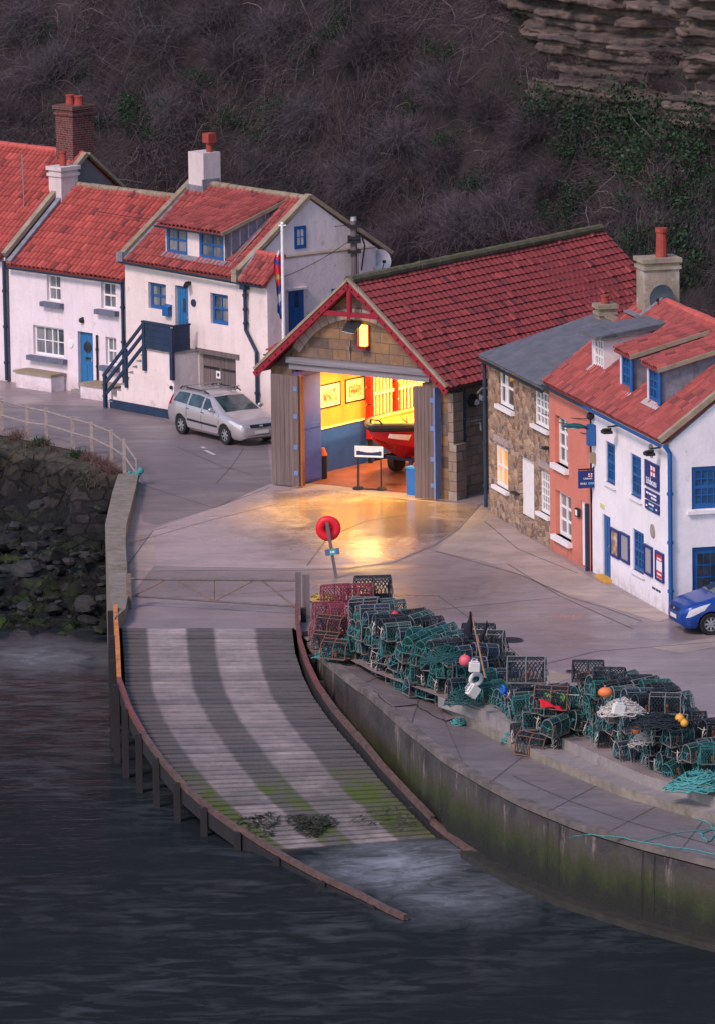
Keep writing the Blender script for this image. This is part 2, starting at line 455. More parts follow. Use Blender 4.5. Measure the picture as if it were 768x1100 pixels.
EDGE_L = [(-420, 380), (-200, 420), (-60, 452), (0, 467), (30, 473), (78, 483), (120, 500), (134, 508)]
PARA_OUT = [(127, 517), (121, 538), (113, 580), (115, 610), (118, 640), (123, 668)]
A_LINE = [(334, 686), (400, 722), (470, 748), (540, 772), (604, 793), (690, 832), (739, 846), (800, 868), (900, 903), (1100, 970), (2400, 1190)]
B_LINE = [(470, 752), (495, 767), (536, 788), (581, 810), (667, 846), (768, 876), (860, 903), (1100, 972), (2400, 1193)]
Q_LINE = [(332, 690), (345, 704), (370, 724), (400, 747), (440, 783), (480, 815), (520, 839), (560, 860), (620, 885), (690, 906), (768, 926), (860, 948), (1100, 1004), (2400, 1240)]
def zw(x): return float(np.interp(x, [332, 400, 440, 500], [-.03, -.22, -.34, -.52]))

gp = [G(*p) for p in EDGE_L] + [G(*p) for p in PARA_OUT] + [G(128, 675), G(316, 675), G(331, 689)]
AX = np.concatenate([np.linspace(334, 470, 20), np.linspace(474, 1100, 50), np.linspace(1150, 2400, 12)]); AY = np.interp(AX, *zip(*A_LINE))
gp += [G(x, y) for x, y in zip(AX, AY)]
gp += [np.array([70, gp[-1][1], 0]), np.array([70, 90, 0]), np.array([-70, 90, 0]), np.array([-70, gp[0][1], 0])]
mb = MB(); mb.add(gp, [tuple(range(len(gp)))])
tag(mb.build('ground', M['ground']), kind='structure')

def sheet(name, pts, mat, z=.004):
    b = MB(); b.add([G(*p) + np.array([0, 0, z]) for p in pts], [tuple(range(len(pts)))])
    return tag(b.build(name, mat), kind='structure')
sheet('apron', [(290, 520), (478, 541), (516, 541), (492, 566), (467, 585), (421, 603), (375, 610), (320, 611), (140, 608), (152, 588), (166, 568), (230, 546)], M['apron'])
sheet('tarmac_road', [(-220, 404), (-60, 432), (137, 437), (212, 462), (288, 478), (292, 519), (238, 543), (170, 564), (153, 560), (151, 516), (136, 506), (120, 499), (78, 482), (30, 472), (0, 466), (-60, 451), (-220, 416)], M['tarmac'])
sheet('pavement', [(516, 541), (528, 552), (592, 592), (640, 624), (722, 664), (706, 668), (652, 652), (612, 640), (560, 618), (520, 603), (468, 592), (494, 568)], M['pave'])
sheet('concrete_patch', [(557, 727), (590, 720), (617, 727), (586, 738)], M['patch'])
sheet('concrete_patch', [(700, 696), (768, 684), (800, 690), (730, 702)], M['pave'])
sheet('concrete_patch', [(139, 642), (168, 606), (166, 569), (140, 606)], M['pave'], .006)
jb = MB()
for path in ([(139, 614), (230, 613), (320, 613), (375, 611), (421, 605), (467, 586), (494, 567), (517, 541)], [(138, 606), (165, 570), (180, 566)],
             [(139, 584), (230, 558), (300, 541)], [(139, 643), (230, 640), (322, 634)], [(330, 608), (352, 578), (392, 560), (440, 552)],
             [(262, 482), (250, 500), (232, 520)], [(467, 592), (560, 618), (612, 642), (652, 654), (690, 668)], [(420, 660), (520, 650), (600, 642)],
             [(560, 720), (640, 700), (768, 690)], [(520, 560), (556, 590), (620, 616)], [(545, 606), (600, 640), (680, 676)], [(150, 520), (230, 546), (290, 524)],
             [(190, 480), (236, 500), (270, 510)], [(380, 640), (470, 640), (540, 690), (620, 760)]):
    P = [G(*p) for p in path]
    for a, b in zip(P[:-1], P[1:]):
        d = (b - a); d /= np.linalg.norm(d); n = np.array([-d[1], d[0], 0]) * .014; zz = np.array([0, 0, .009])
        jb.quad(a - n + zz, b - n + zz, b + n + zz, a + n + zz)
tag(jb.build('slab_joints', M['joint']), kind='structure')
# worn white road marking by the estate car
mk = MB()
for p in ((221, 484, 231, 489), (217, 480, 220, 482)):
    a, b = G(p[0], p[1]), G(p[2], p[3]); d = (b - a); d /= np.linalg.norm(d); n = np.array([-d[1], d[0], 0]) * .06; zz = np.array([0, 0, .012])
    mk.quad(a - n + zz, b - n + zz, b + n + zz, a + n + zz)
tag(mk.build('road_marking', plain('worn_paint', (.5, .45, .42), .8, .3, 9, .1)), kind='structure')
def manhole(px, py, rx, ry, mat, label):
    c = G(px, py)
    root = thing('manhole_cover', label, 'manhole cover', c + np.array([0, 0, .004]), .2)
    b = MB(); n = 20
    ring = [(rx * math.cos(2 * PI * k / n), ry * math.sin(2 * PI * k / n)) for k in range(n)]
    b.extrude([(x, y, 0) for x, y in ring], (0, 0, .012)); b.build('cover_frame', mat, root)
    b = MB()
    for k in range(-3, 4):
        w = math.sqrt(max(0, 1 - (k / 3.6) ** 2))
        b.box(-rx * .86 * w, rx * .86 * w, ry * k / 4 - .02, ry * k / 4 + .02, .012, .02)
    b.build('grip_bars', M['black_metal'], root)
iron = plain('cast_iron', (.05, .045, .045), .6, .3, 8, .2)
manhole(549, 688, .33, .42, iron, 'dark oval manhole cover in the open road behind the black flags')
manhole(615, 722, .2, .25, M['rust_steel'], 'small rusty drain cover beside the pale square patch of concrete')
manhole(755, 797, .3, .3, iron, 'dark manhole cover behind the right hand lobster pots')

# ---- walkway, steps
wb = MB(); WX = np.concatenate([np.linspace(332, 470, 24), np.linspace(474, 1100, 50), np.linspace(1150, 2400, 12)])
LAX, LAY = zip(*A_LINE); LBX, LBY = zip(*B_LINE); qx, qy = zip(*Q_LINE)
def inner(x):
    z = zw(x)
    if x < 470: return G(max(x, 334), np.interp(max(x, 334), LAX, LAY), z)
    return G(x, np.interp(x, LBX, LBY), -.28) * np.array([1, 1, 0]) + np.array([0, 0, z])
I = [inner(x) for x in WX]; Q = [G(x, np.interp(x, qx, qy), zw(x)) for x in WX]
for k in range(len(WX) - 1): wb.quad(Q[k], Q[k + 1], I[k + 1], I[k])
tag(wb.build('walkway', M['walk']), kind='structure')
jb = MB()
for x0, x1 in ((385, 408), (440, 452), (500, 470), (530, 560), (588, 640), (655, 700), (730, 760)):
    a = Q[int(np.argmin(abs(WX - x0)))]; b = I[int(np.argmin(abs(WX - x1)))]
    d = (b - a); d /= np.linalg.norm(d); n = np.array([-d[1], d[0], 0]) * .016; zz = np.array([0, 0, .008])
    jb.quad(a - n + zz, b - n + zz, b + n + zz, a + n + zz)
for f in (.42,):
    for k in range(30, len(WX) - 1):
        a = Q[k] * (1 - f) + I[k] * f; b = Q[k + 1] * (1 - f) + I[k + 1] * f
        zz = np.array([0, 0, .008]); n = np.array([.015, .03, 0])
        jb.quad(a - n + zz, b - n + zz, b + n + zz, a + n + zz)
tag(jb.build('walkway_joints', M['joint']), kind='structure')
st = thing('stone_steps', 'long low concrete steps curving between the road and the quayside walkway', 'steps', G(667, 846, -.52))
o0 = np.array(st.location)
SX = [x for x in WX if x >= 470]
up_ = [G(x, np.interp(x, LAX, LAY)) - o0 for x in SX]; lo_ = [G(x, np.interp(x, LBX, LBY), -.28) - o0 for x in SX]
z0 = -o0[2]
b = MB(); b2 = MB()
for k in range(len(SX) - 1):
    a, c, e, f = up_[k], up_[k + 1], lo_[k], lo_[k + 1]
    def at(p, z): return (p[0], p[1], z + z0)
    b.quad(at(a, -.003), at(c, -.003), at(c, -.28), at(a, -.28))
    b.quad(at(a, -.28), at(c, -.28), at(f, -.28), at(e, -.28))
    b2.quad(at(e, -.279), at(f, -.279), at(f, -.6), at(e, -.6))
b.build('upper_step', M['concrete'], st); b2.build('lower_step', M['concrete_green'], st)

# ---- quay wall
def quay_mat():
    s = N('quay_stone'); co = s.coord(); uv = s.coord('UV')
    f = s.noise(co, .9, 7, .65)
    col = s.mix(s.ramp(f, [(.35, 0), (.65, 1)]), (.038, .034, .034), (.085, .073, .068))
    col = s.mix(s.math('MULTIPLY', s.ramp(s.noise(s.coord(scale=(1.5, 1.5, .28)), 1.1, 7, .75), [(.58, 0), (.66, 1)]), .75), col, (.34, .27, .24))
    z = s.n.new('ShaderNodeSeparateXYZ'); s.l.new(co, z.inputs[0])
    zz = s.math('ADD', z.outputs[2], s.math('MULTIPLY', s.math('SUBTRACT', s.noise(s.coord(scale=(1, 1, .6)), 1.3, 6, .7), .5), 1.4))
    # algae below the tide line: green band, then black weed
    mr = s.node('ShaderNodeMapRange', From__Min=-2.6, From__Max=-.5); s.l.new(zz, mr.inputs[0])
    tone = s.ramp(mr.outputs[0], [(.0, (.012, .012, .011)), (.3, (.016, .018, .010)), (.45, (.03, .042, .010)), (.66, (.06, .055, .03)), (.8, (.085, .075, .065))])
    msk = s.ramp(mr.outputs[0], [(.55, 1), (.85, 0)])
    col = s.mix(s.math('MULTIPLY', msk, .93), col, tone)
    s.color(col); s.rough(.75); s.bump(s.noise(co, 5, 7, .7), .7, .06)
    return s.m
M['quay'] = quay_mat()
qw = thing('quay_wall', 'long curved stained concrete quay wall above the slipway and water, green with algae', 'wall', (0, 0, 0))
b = MB(); cp = MB(); N_ = len(WX)
cen = np.array([[q[0], q[1]] for q in Q])
nrm = np.zeros((N_, 2))
for k in range(N_):
    a = cen[max(k - 1, 0)]; c = cen[min(k + 1, N_ - 1)]; d = c - a; d /= np.linalg.norm(d); nrm[k] = (d[1], -d[0])
if (nrm[10] @ np.array([-1, -.3])) < 0: nrm = -nrm
acc = 0
for k in range(N_ - 1):
    a, c = Q[k], Q[k + 1]
    L_ = np.linalg.norm((c - a)[:2])
    na = np.array([*nrm[k], 0]); nc = np.array([*nrm[k + 1], 0])
    bat = .07
    b.quad(a + na * .002 + [0, 0, -.2], c + nc * .002 + [0, 0, -.2], c + nc * bat + [0, 0, -3.4 - c[2]], a + na * bat + [0, 0, -3.4 - a[2]], uv=[(acc, 0), (acc + L_, 0), (acc + L_, -3), (acc, -3)])
    cp.quad(a + na * .05 + [0, 0, .006], c + nc * .05 + [0, 0, .006], c - nc * .22 + [0, 0, .006], a - na * .22 + [0, 0, .006])
    cp.quad(a + na * .05 + [0, 0, .006], c + nc * .05 + [0, 0, .006], c + nc * .05 + [0, 0, -.16], a + na * .05 + [0, 0, -.16])
    cp.quad(a + na * .05 + [0, 0, -.16], c + nc * .05 + [0, 0, -.16], c - nc * .02 + [0, 0, -.17], a - na * .02 + [0, 0, -.17])
    acc += L_
# start return face
a = Q[0]; b.quad(a + [0, 0, 0], a + [.25, .9, 0], a + [.25, .9, -3.2], a + [0, 0, -3.2])
b.build('wall', M['quay'], qw); cp.build('coping', plain('quay_coping', (.15, .128, .115), .85, .4, 2.2, .5, stain=(.05, .05, .035), stain_amt=.8), qw)
jt = MB()
for x in (352, 372, 408, 443, 478, 526, 585, 607, 690, 705, 790):
    k = int(np.argmin(abs(WX - x))); a = Q[k]; na = np.array([*nrm[k], 0]); t = np.array([-nrm[k][1], nrm[k][0], 0]) * .012
    top = a + na * .03 + [0, 0, -.22]; bot = a + na * (.13) + [0, 0, -2.2 - a[2]]
    jt.quad(top - t, top + t, bot + t, bot - t)
jt.build('construction_joints', plain('wall_crack', (.02, .018, .016), .9), qw)
# ledge at the waterline
lb = MB(); ks = [k for k in range(N_) if WX[k] >= 505]
for k, k2 in zip(ks[:-1], ks[1:]):
    P = []
    for j in (k, k2):
        n3 = np.array([*nrm[j], 0]); base = np.array([Q[j][0], Q[j][1], 0]) + n3 * .05
        P.append((base, n3))
    (p0, n0), (p1, n1) = P
    w_ = .42; zt = -2.42
    lb.quad(p0 + [0, 0, zt], p1 + [0, 0, zt], p1 + n1 * w_ + [0, 0, zt], p0 + n0 * w_ + [0, 0, zt])
    lb.quad(p0 + n0 * w_ + [0, 0, zt], p1 + n1 * w_ + [0, 0, zt], p1 + n1 * w_ + [0, 0, -3.2], p0 + n0 * w_ + [0, 0, -3.2])
lb.build('base_ledge', plain('wet_stone', (.04, .037, .032), .5, .4, 3, .5, stain=(.03, .035, .012), stain_amt=.8), qw)

# ---- slipway
LE = [(131, 675), (133, 700), (135, 742), (147, 775), (163, 803), (184, 832), (209, 860), (238, 885), (272, 909), (312, 934), (350, 955), (385, 971), (420, 990), (460, 1008)]
RE = [(314, 660), (314, 675), (317, 700), (325, 725), (336, 748), (355, 775), (379, 803), (405, 835), (433, 865), (460, 893), (487, 915), (518, 935), (557, 958), (620, 985)]
def zdeck(yl): return float(np.interp(yl, [600, 675, 905, 918, 990, 1100], [.775, 0, -2.42, -2.64, -2.82, -3.1]))
def deck_pt(yl, s):
    z = zdeck(yl)
    xl = np.interp(yl, [p[1] for p in LE], [p[0] for p in LE])
    yr = yl - np.interp(yl, [675, 780, 920], [0, 3, 15])
    xr = np.interp(yr, [p[1] for p in RE], [p[0] for p in RE])
    return G(xl + (xr - xl) * s, yl + (yr - yl) * s, z)
def deck_mat():
    s = N('deck_planks'); uv = s.coord('UV'); sx = s.n.new('ShaderNodeSeparateXYZ'); s.l.new(uv, sx.inputs[0])
    co = s.coord()
    X = s.math('ADD', sx.outputs[0], s.math('MULTIPLY', s.math('SUBTRACT', s.noise(co, 1.6, 7, .72), .5), .03)); Y = sx.outputs[1]
    tr = s.ramp(X, [(.137, 0), (.158, 1), (.363, 1), (.385, 0), (.53, 0), (.552, 1), (.772, 1), (.795, 0)])
    nz = s.noise(s.coord(scale=(.5, 5, 1)), 2.2, 6, .65)
    dark = s.mix(s.ramp(nz, [(.3, 0), (.7, 1)]), (.075, .066, .062), (.155, .135, .125))
    lt = s.mix(s.ramp(nz, [(.3, 0), (.7, 1)]), (.30, .25, .235), (.47, .395, .365))
    lt = s.mix(s.math('MULTIPLY', s.ramp(s.noise(co, .8, 8, .75), [(.42, 0), (.66, 1)]), .75), lt, (.17, .15, .15))
    col = s.mix(tr, dark, lt)
    gi = s.n.new('ShaderNodeNewGeometry'); col = s.mix(1., col, s.ramp(gi.outputs['Random Per Island'], [(0, (.62, .62, .64)), (.25, (.9, .9, .9)), (1, (1.12, 1.1, 1.08))]), 'MULTIPLY')
    wet = s.math('MULTIPLY', s.ramp(Y, [(.05, .1), (.75, 1)]), s.ramp(s.noise(co, .55, 7, .68), [(.28, 0), (.56, 1)]))
    col = s.mix(s.math('MULTIPLY', wet, .72), col, (.10, .09, .088))
    ga = s.math('MULTIPLY', s.math('SUBTRACT', 1., s.math('MULTIPLY', tr, .85)), s.math('MULTIPLY', s.ramp(Y, [(.6, 0), (.72, 1), (.95, 1), (1, .3)]), s.ramp(s.noise(co, .8, 6, .7), [(.40, 0), (.56, 1)])))
    col = s.mix(s.math('MULTIPLY', ga, .95), col, (.075, .10, .016))
    s.color(col); s.rough(s.ramp(nz, [(.3, .42), (.7, .8)])); s.bump(s.noise(co, 11, 5, .7), .5, .02)
    return s.m
M['deck'] = deck_mat()
M['wet_wood'] = wood('wet_wood', (.022, .020, .022))
sl = thing('slipway', 'broad curving timber slipway with two pale wheel tracks running down into the water', 'slipway', (0, 0, 0))
pb = MB(); yl = 675.
while yl < 1000:
    h = 4.15 * (1 + (yl - 675) / 1500)
    a, bq, c, d = deck_pt(yl, 0), deck_pt(yl, 1), deck_pt(yl + h * .8, 1), deck_pt(yl + h * .8, 0)
    j = random.uniform(-.008, .008)
    S = 8; th = np.array([0, 0, .07]); pv = []; pf = []; pu = []
    for k in range(S):
        s0, s1 = k / S, (k + 1) / S
        P = [deck_pt(yl, s0), deck_pt(yl, s1), deck_pt(yl + h * .66, s1), deck_pt(yl + h * .66, s0)]
        P = [p + [0, 0, j] for p in P]; T0 = (yl - 675) / 245; T1 = (yl + h * .8 - 675) / 245
        if k == 0: pv += [P[0], P[3], P[3] - th]
        pv += [P[1], P[2], P[2] - th]; q0 = 3 * k; q1 = q0 + 3
        pf += [(q0 + 1, q1 + 1, q1, q0), (q0 + 2, q1 + 2, q1 + 1, q0 + 1)]; pu += [[(s0, T1), (s1, T1), (s1, T0), (s0, T0)], [(s0, T1), (s1, T1), (s1, T1), (s0, T1)]]
    pb.add(pv, pf, 0, pu)
    yl += h * random.uniform(.9, 1.1)
pb.build('deck', M['deck'], sl)
ub = MB()
for k in range(30):
    y0, y1 = 675 + k * 10.2, 675 + (k + 1) * 10.2; dn = np.array([0, 0, -.09])
    ub.quad(deck_pt(y1, 0) + dn, deck_pt(y1, 1) + dn, deck_pt(y0, 1) + dn, deck_pt(y0, 0) + dn)
ub.quad(deck_pt(675, 0) + [0, .02, 0], deck_pt(675, 1) + [0, .02, 0], deck_pt(675, 1) + [0, .02, -.5], deck_pt(675, 0) + [0, .02, -.5])
ub.build('bearers', M['wet_wood'], sl)
def side_rail(sd, y0, y1, off, lift, w, h, mat, name='kerb_rail'):
    b = MB(); ys = np.linspace(y0, y1, int((y1 - y0) / 8) + 2); P = []
    for y in ys:
        p = deck_pt(y, sd); q = deck_pt(y, 1 - sd); d = (p - q) * np.array([1, 1, 0]); d /= np.linalg.norm(d)
        P.append(p + d * off + np.array([0, 0, lift]))
    for a, c in zip(P[:-1], P[1:]): b.beam(a, c + (c - a) * .02, w, h)
    return b.build(name, mat, sl), P
M['orange_rust'] = plain('orange_rust', (.55, .20, .06), .6, .35, 6, .3, stain=(.25, .07, .03), stain_amt=.8)
M['red_rust'] = plain('red_rust', (.17, .06, .052), .65, .35, 6, .3, stain=(.12, .06, .045), stain_amt=.8)
M['brown_rail'] = plain('brown_rail', (.12, .075, .062), .7, .4, 5, .3, stain=(.05, .04, .036), stain_amt=.8)
side_rail(0, 664, 742, .17, .32, .12, .14, M['orange_rust'])
side_rail(0, 742, 800, .17, .30, .12, .14, M['red_rust']); side_rail(0, 800, 905, .17, .29, .12, .14, M['brown_rail']); side_rail(0, 905, 1000, .17, .34, .12, .14, M['brown_rail'])
side_rail(0, 668, 1000, .18, .02, .06, .42, M['wet_wood'], 'side_board')
side_rail(1, 662, 760, .14, .30, .11, .13, M['red_rust'])
side_rail(1, 760, 905, .14, .28, .12, .15, M['brown_rail']); side_rail(1, 905, 972, .14, .20, .12, .16, M['brown_rail'])
side_rail(1, 662, 990, .16, -.05, .06, .5, M['wet_wood'], 'side_board')
for k, y in enumerate(np.linspace(668, 985, 13)):
    p = deck_pt(y, 0); q = deck_pt(y, 1); d = (p - q) * np.array([1, 1, 0]); d /= np.linalg.norm(d)
    c = p + d * .30
    b = MB(); b.box(-.09, .09, -.09, .09, min(-3.2, 0), c[2] + .3); b.build('post', M['wet_wood'], sl).location = (c[0], c[1], 0)
for y in (664, 690, 716, 745):
    p = deck_pt(y, 1); c = p + np.array([.32, 0, 0]); b = MB(); b.box(-.08, .08, -.08, .08, -2.5, c[2] + .28); b.build('post', M['wet_wood'], sl).location = (c[0], c[1], 0)
# seaweed lying on the slip
def weed(name, label, px, py, rx, ry, n, seed):
    r = np.random.default_rng(seed); V = []; F = []
    for i in range(n):
        a = r.uniform(0, 2 * PI); q = math.sqrt(r.random()) * (1 + .25 * math.sin(3 * a + seed))
        x, y = px + rx * q * math.cos(a), py + ry * q * math.sin(a)
        p = G(x, y, zdeck(y + 4) + .01) + [0, 0, r.uniform(0, .05)]
        L_, w_ = r.uniform(.03, .11), r.uniform(.012, .03); t = r.uniform(0, PI)
        d = np.array([math.cos(t), math.sin(t), r.uniform(-.3, .5)]) * L_; e = np.array([-math.sin(t), math.cos(t), r.uniform(-.2, .6)]) * w_
        k = len(V); V += [p - d - e, p + d - e * .6, p + d * .8 + e, p - d * .9 + e]; F.append((k, k + 1, k + 2, k + 3))
    tag(raw_mesh(name, V, F, M['weed']), label, 'seaweed', None, 'stuff')
M['weed'] = plain('weed', (.035, .036, .02), .55, .5, 8, .2)
weed('seaweed', 'dark seaweed heap lying between the two tracks of the slipway', 334, 886, 24, 11, 420, 3)
weed('seaweed', 'dark seaweed drift on the slipway along its left rail', 278, 888, 24, 13, 300, 4)
weed('seaweed', 'thin seaweed scatter on the right edge of the slipway', 420, 880, 34, 12, 90, 5)

# ---- water
def water_mat():
    s = N('water'); co = s.coord()
    s.color((.010, .009, .009)); s.b.inputs['IOR'].default_value = 1.10
    s.b.inputs['Specular IOR Level'].default_value = .12
    a = s.noise(s.coord(scale=(.55, 1.25, 1), rot=(0, 0, -.12)), .62, 4, .55, .8)
    b2 = s.noise(s.coord(scale=(.8, 1.6, 1), rot=(0, 0, .2)), 1.9, 4, .55, .6)
    s.bump(s.mix(.3, a, b2), .34, .10)
    s.rough(.07)
    # foam: washed up the slip, along the shore; lit ripples painted into the colour as pale flecks
    gm = s.n.new('ShaderNodeNewGeometry')
    def blob(px, py, rx, ry, wob=1.1): return pos_blob(s, px, py, rx, ry, WATER_Z, wob, ((.15, 1), (1., 0)))
    m = s.math('MAXIMUM', s.math('MAXIMUM', blob(428, 930, 2.6, 4.2), s.math('MULTIPLY', blob(490, 962, 2.6, 4.5), .55)), s.math('MULTIPLY', blob(50, 706, 3.2, 3.6), .5))
    st = s.ramp(s.noise(s.coord(scale=(.75, .9, 1), rot=(0, 0, -.3)), 1.3, 8, .72, 1.0), [(.36, 0), (.64, 1)])
    fl = s.math('MULTIPLY', s.ramp(s.noise(s.coord(scale=(.42, .8, 1)), 1.5, 6, .62, .9), [(.47, 0), (.76, 1)]), s.math('MULTIPLY', s.ramp(s.noise(co, .12, 3, .5), [(.36, 0), (.6, 1)]), .16))
    fo = s.math('MAXIMUM', s.math('MULTIPLY', m, s.math('ADD', .25, s.math('MULTIPLY', st, .6))), fl)
    s.color(s.mix(fo, (.015, .020, .022), (.31, .335, .365)))
    s.rough(s.math('ADD', .09, s.math('MULTIPLY', fo, .5)))
    return s.m
b = MB(); b.quad((-90, -140, WATER_Z), (90, -140, WATER_Z), (90, 30, WATER_Z), (-90, 30, WATER_Z))
tag(b.build('water', water_mat()), kind='structure')

# ---- left foreshore: grassy lip, broken rock face, weedy boulders
def seg_dist(X, Y, P):
    D = np.full(X.shape, 1e9); T = np.zeros(X.shape); acc = 0
    for a, b in zip(P[:-1], P[1:]):
        d = b - a; L2 = d @ d; t = np.clip(((X - a[0]) * d[0] + (Y - a[1]) * d[1]) / L2, 0, 1)
        q = np.hypot(X - a[0] - t * d[0], Y - a[1] - t * d[1]); k = q < D
        D = np.where(k, q, D); T = np.where(k, acc + t * math.sqrt(L2), T); acc += math.sqrt(L2)
    return D, T
EL = np.array([G(*p)[:2] for p in EDGE_L]); PO = np.array([G(*p)[:2] for p in PARA_OUT])
GS = .11
gx = np.arange(-34, -5.6, GS); gy = np.arange(-24, 24, GS)
X, Y = np.meshgrid(gx, gy)
D1, T1 = seg_dist(X, Y, EL); D2, T2 = seg_dist(X, Y, np.vstack([EL[-1:], PO, [G(128, 676)[:2]], [[-6.3, -40]]]))
f = fbm(X * .35, Y * .35, 4); f2 = fbm(X * 1.1 + 9, Y * 1.1, 4); f3 = fbm(X * 2.6 + 3, Y * 2.6, 4); f4 = fbm(X * .9 + 50, Y * .9 + 20, 3)
lay = D1 + (f - .5) * 1.4 + (f4 - .5) * 1.6
lay = np.where(D1 < .5, D1, np.maximum(lay, .3))
prof = np.interp(lay, [0, .5, .9, 1.3, 1.42, 1.6, 1.7, 1.95, 2.1, 2.6, 4.4, 9, 16, 30], [-.015, -.06, -.14, -.28, -.8, -.95, -1.4, -1.55, -1.85, -1.95, -2.05, -2.3, -2.75, -4])
par = np.interp(D2, [0, 3, 9, 14, 30], [-2.0, -2.15, -2.45, -2.8, -4])
w = np.clip((D1 - D2 + 1.5) / 3, 0, 1)
Z = prof * (1 - w) + np.minimum(prof, par) * w
yy = np.interp(Y + (f - .5) * 7 + (f4 - .5) * 4, [-16, -11.5, -9.5, 5], [-2.3, -.75, -.12, 0])
# strata ledges running out across the shore, and blocky breakage
led = vnoise((X * .55 + Y * .9) * 1.1 + f2 * 2.0, X * .0 + 4.5); led = np.round(led * 4) / 4
Z = Z + yy + (f2 - .5) * np.interp(D1, [.4, 1.2, 2.5], [.02, .25, .75]) + (np.round(f3 * 7) / 7 - .5) * np.interp(D1, [.7, 1.4, 3], [.0, .35, .55]) + (led - .5) * np.interp(D1, [2.5, 4.5], [0, .7])
pool = np.array(G(4, 622, WATER_Z)); Z -= .75 * np.exp(-(((X - pool[0]) / 1.3) ** 2 + ((Y - pool[1]) / 2.6) ** 2))
inside = np.zeros(X.shape, bool)
poly = np.vstack([EL, PO, [G(128, 675)[:2]], [[-6.2, -60]], [[20, -60]], [[20, 90]], [[-70, 90]]])
for i in range(len(poly)):
    a, b_ = poly[i], poly[(i + 1) % len(poly)]
    c = ((a[1] > Y) != (b_[1] > Y)) & (X < (b_[0] - a[0]) * (Y - a[1]) / (b_[1] - a[1] + 1e-12) + a[0])
    inside ^= c
Z = np.where(inside, np.where(D1 < .6, -.02, np.minimum(Z, -.25)), Z)
ny, nx = X.shape
idx = np.arange(nx * ny).reshape(ny, nx)
Fq = np.stack([idx[:-1, :-1], idx[:-1, 1:], idx[1:, 1:], idx[1:, :-1]], -1).reshape(-1, 4)
def shore_mat():
    s = N('foreshore'); co = s.coord(); z = s.n.new('ShaderNodeSeparateXYZ'); s.l.new(co, z.inputs[0])
    zz = s.math('ADD', z.outputs[2], s.math('MULTIPLY', s.math('SUBTRACT', s.noise(co, 1.6, 6, .7), .5), .7))
    mr = s.node('ShaderNodeMapRange', From__Min=-2.8, From__Max=0.); s.l.new(zz, mr.inputs[0])
    col = s.ramp(mr.outputs[0], [(.05, (.010, .010, .012)), (.25, (.015, .016, .016)), (.45, (.024, .023, .023)), (.7, (.042, .036, .032)), (.86, (.05, .045, .034)), (.95, (.085, .076, .056))])
    col = s.mix(s.math('MULTIPLY', s.ramp(s.noise(co, 2.6, 7, .75), [(.45, 0), (.62, 1)]), .6), col, (.018, .018, .017))
    col = s.mix(s.math('MULTIPLY', s.ramp(s.noise(co, 3.3, 6, .7), [(.62, 0), (.7, 1)]), .4), col, (.14, .12, .11))
    g = s.math('MULTIPLY', s.ramp(s.noise(co, .8, 6, .7), [(.46, 0), (.56, 1)]), s.ramp(mr.outputs[0], [(.02, 0), (.12, 1), (.5, 0)]))
    col = s.mix(s.math('MULTIPLY', g, .85), col, (.04, .07, .010))
    dn = s.node('ShaderNodeTexNoise', Scale=1.7, Detail=5.); s.l.new(co, dn.inputs['Vector'])
    dw = s.node('ShaderNodeVectorMath', _operation='MULTIPLY_ADD'); s.l.new(dn.outputs['Color'], dw.inputs[0]); dw.inputs[1].default_value = (.9, .9, .5); s.l.new(s.coord(scale=(1, 1, 1.6)), dw.inputs[2])
    vo = s.node('ShaderNodeTexVoronoi', Scale=1.5); s.l.new(dw.outputs[0], vo.inputs['Vector']); ve_ = s.node('ShaderNodeTexVoronoi', Scale=1.5, _feature='DISTANCE_TO_EDGE'); s.l.new(dw.outputs[0], ve_.inputs['Vector'])
    sp_ = s.n.new('ShaderNodeSeparateColor'); s.l.new(vo.outputs['Color'], sp_.inputs[0])
    below = s.ramp(mr.outputs[0], [(.86, 1), (.95, .15)])
    col = s.mix(below, col, s.mix(1., col, s.ramp(sp_.outputs[0], [(0, (.3, .3, .32)), (.6, (.58, .57, .55)), (1, (1.1, 1.05, 1.))]), 'MULTIPLY'))
    edg = s.ramp(ve_.outputs['Distance'], [(.0, 0), (.10, 1)])
    col = s.mix(s.math('MULTIPLY', s.math('SUBTRACT', 1., edg), s.math('MULTIPLY', below, .8)), col, (.008, .008, .009))
    s.color(col); s.rough(.8); s.bump(s.mix(.45, s.noise(co, 6, 8, .72), edg), 1., .16); s.b.inputs['Specular IOR Level'].default_value = .2
    return s.m
M['shore'] = shore_mat()
tag(raw_mesh('foreshore', np.stack([X, Y, Z], -1).reshape(-1, 3), Fq, M['shore']), kind='structure')
def shore_z(x, y):
    return float(Z[int(np.clip(round((y + 24) / GS), 0, ny - 1)), int(np.clip(round((x + 34) / GS), 0, nx - 1))])
# boulders
def rock_mesh(seed, mat):
    r = np.random.default_rng(seed); b = MB(); b.sphere((0, 0, 0), 1, 9, 6)
    V = []
    for p in b.v:
        p = np.array(p); n = p / np.linalg.norm(p); k = 1
        for _ in range(5):
            d = np.random.default_rng(seed * 31 + _).normal(size=3); d /= np.linalg.norm(d)
            c = np.random.default_rng(seed * 57 + _).uniform(.5, .85); t = p @ d
            if t > c: p = p - d * (t - c)
        V.append(p * r.uniform(.93, 1.07))
    b.v = [tuple(p) for p in V]
    o = b.build('boulder', mat); return o
M['rock_dark'] = plain('rock_dark', (.020, .020, .021), .85, .5, 2, .7, stain=(.03, .058, .008), stain_amt=.85, spec=.15)
M['rock_grey'] = plain('rock_grey', (.026, .026, .027), .75, .4, 2, .6, stain=(.03, .035, .02), stain_amt=.7)
protos = [rock_mesh(s_, M['rock_dark'] if s_ % 3 else M['rock_grey']) for s_ in range(7)]
special = [(66, 441, 0), ]
rk = []
r = np.random.default_rng(5)
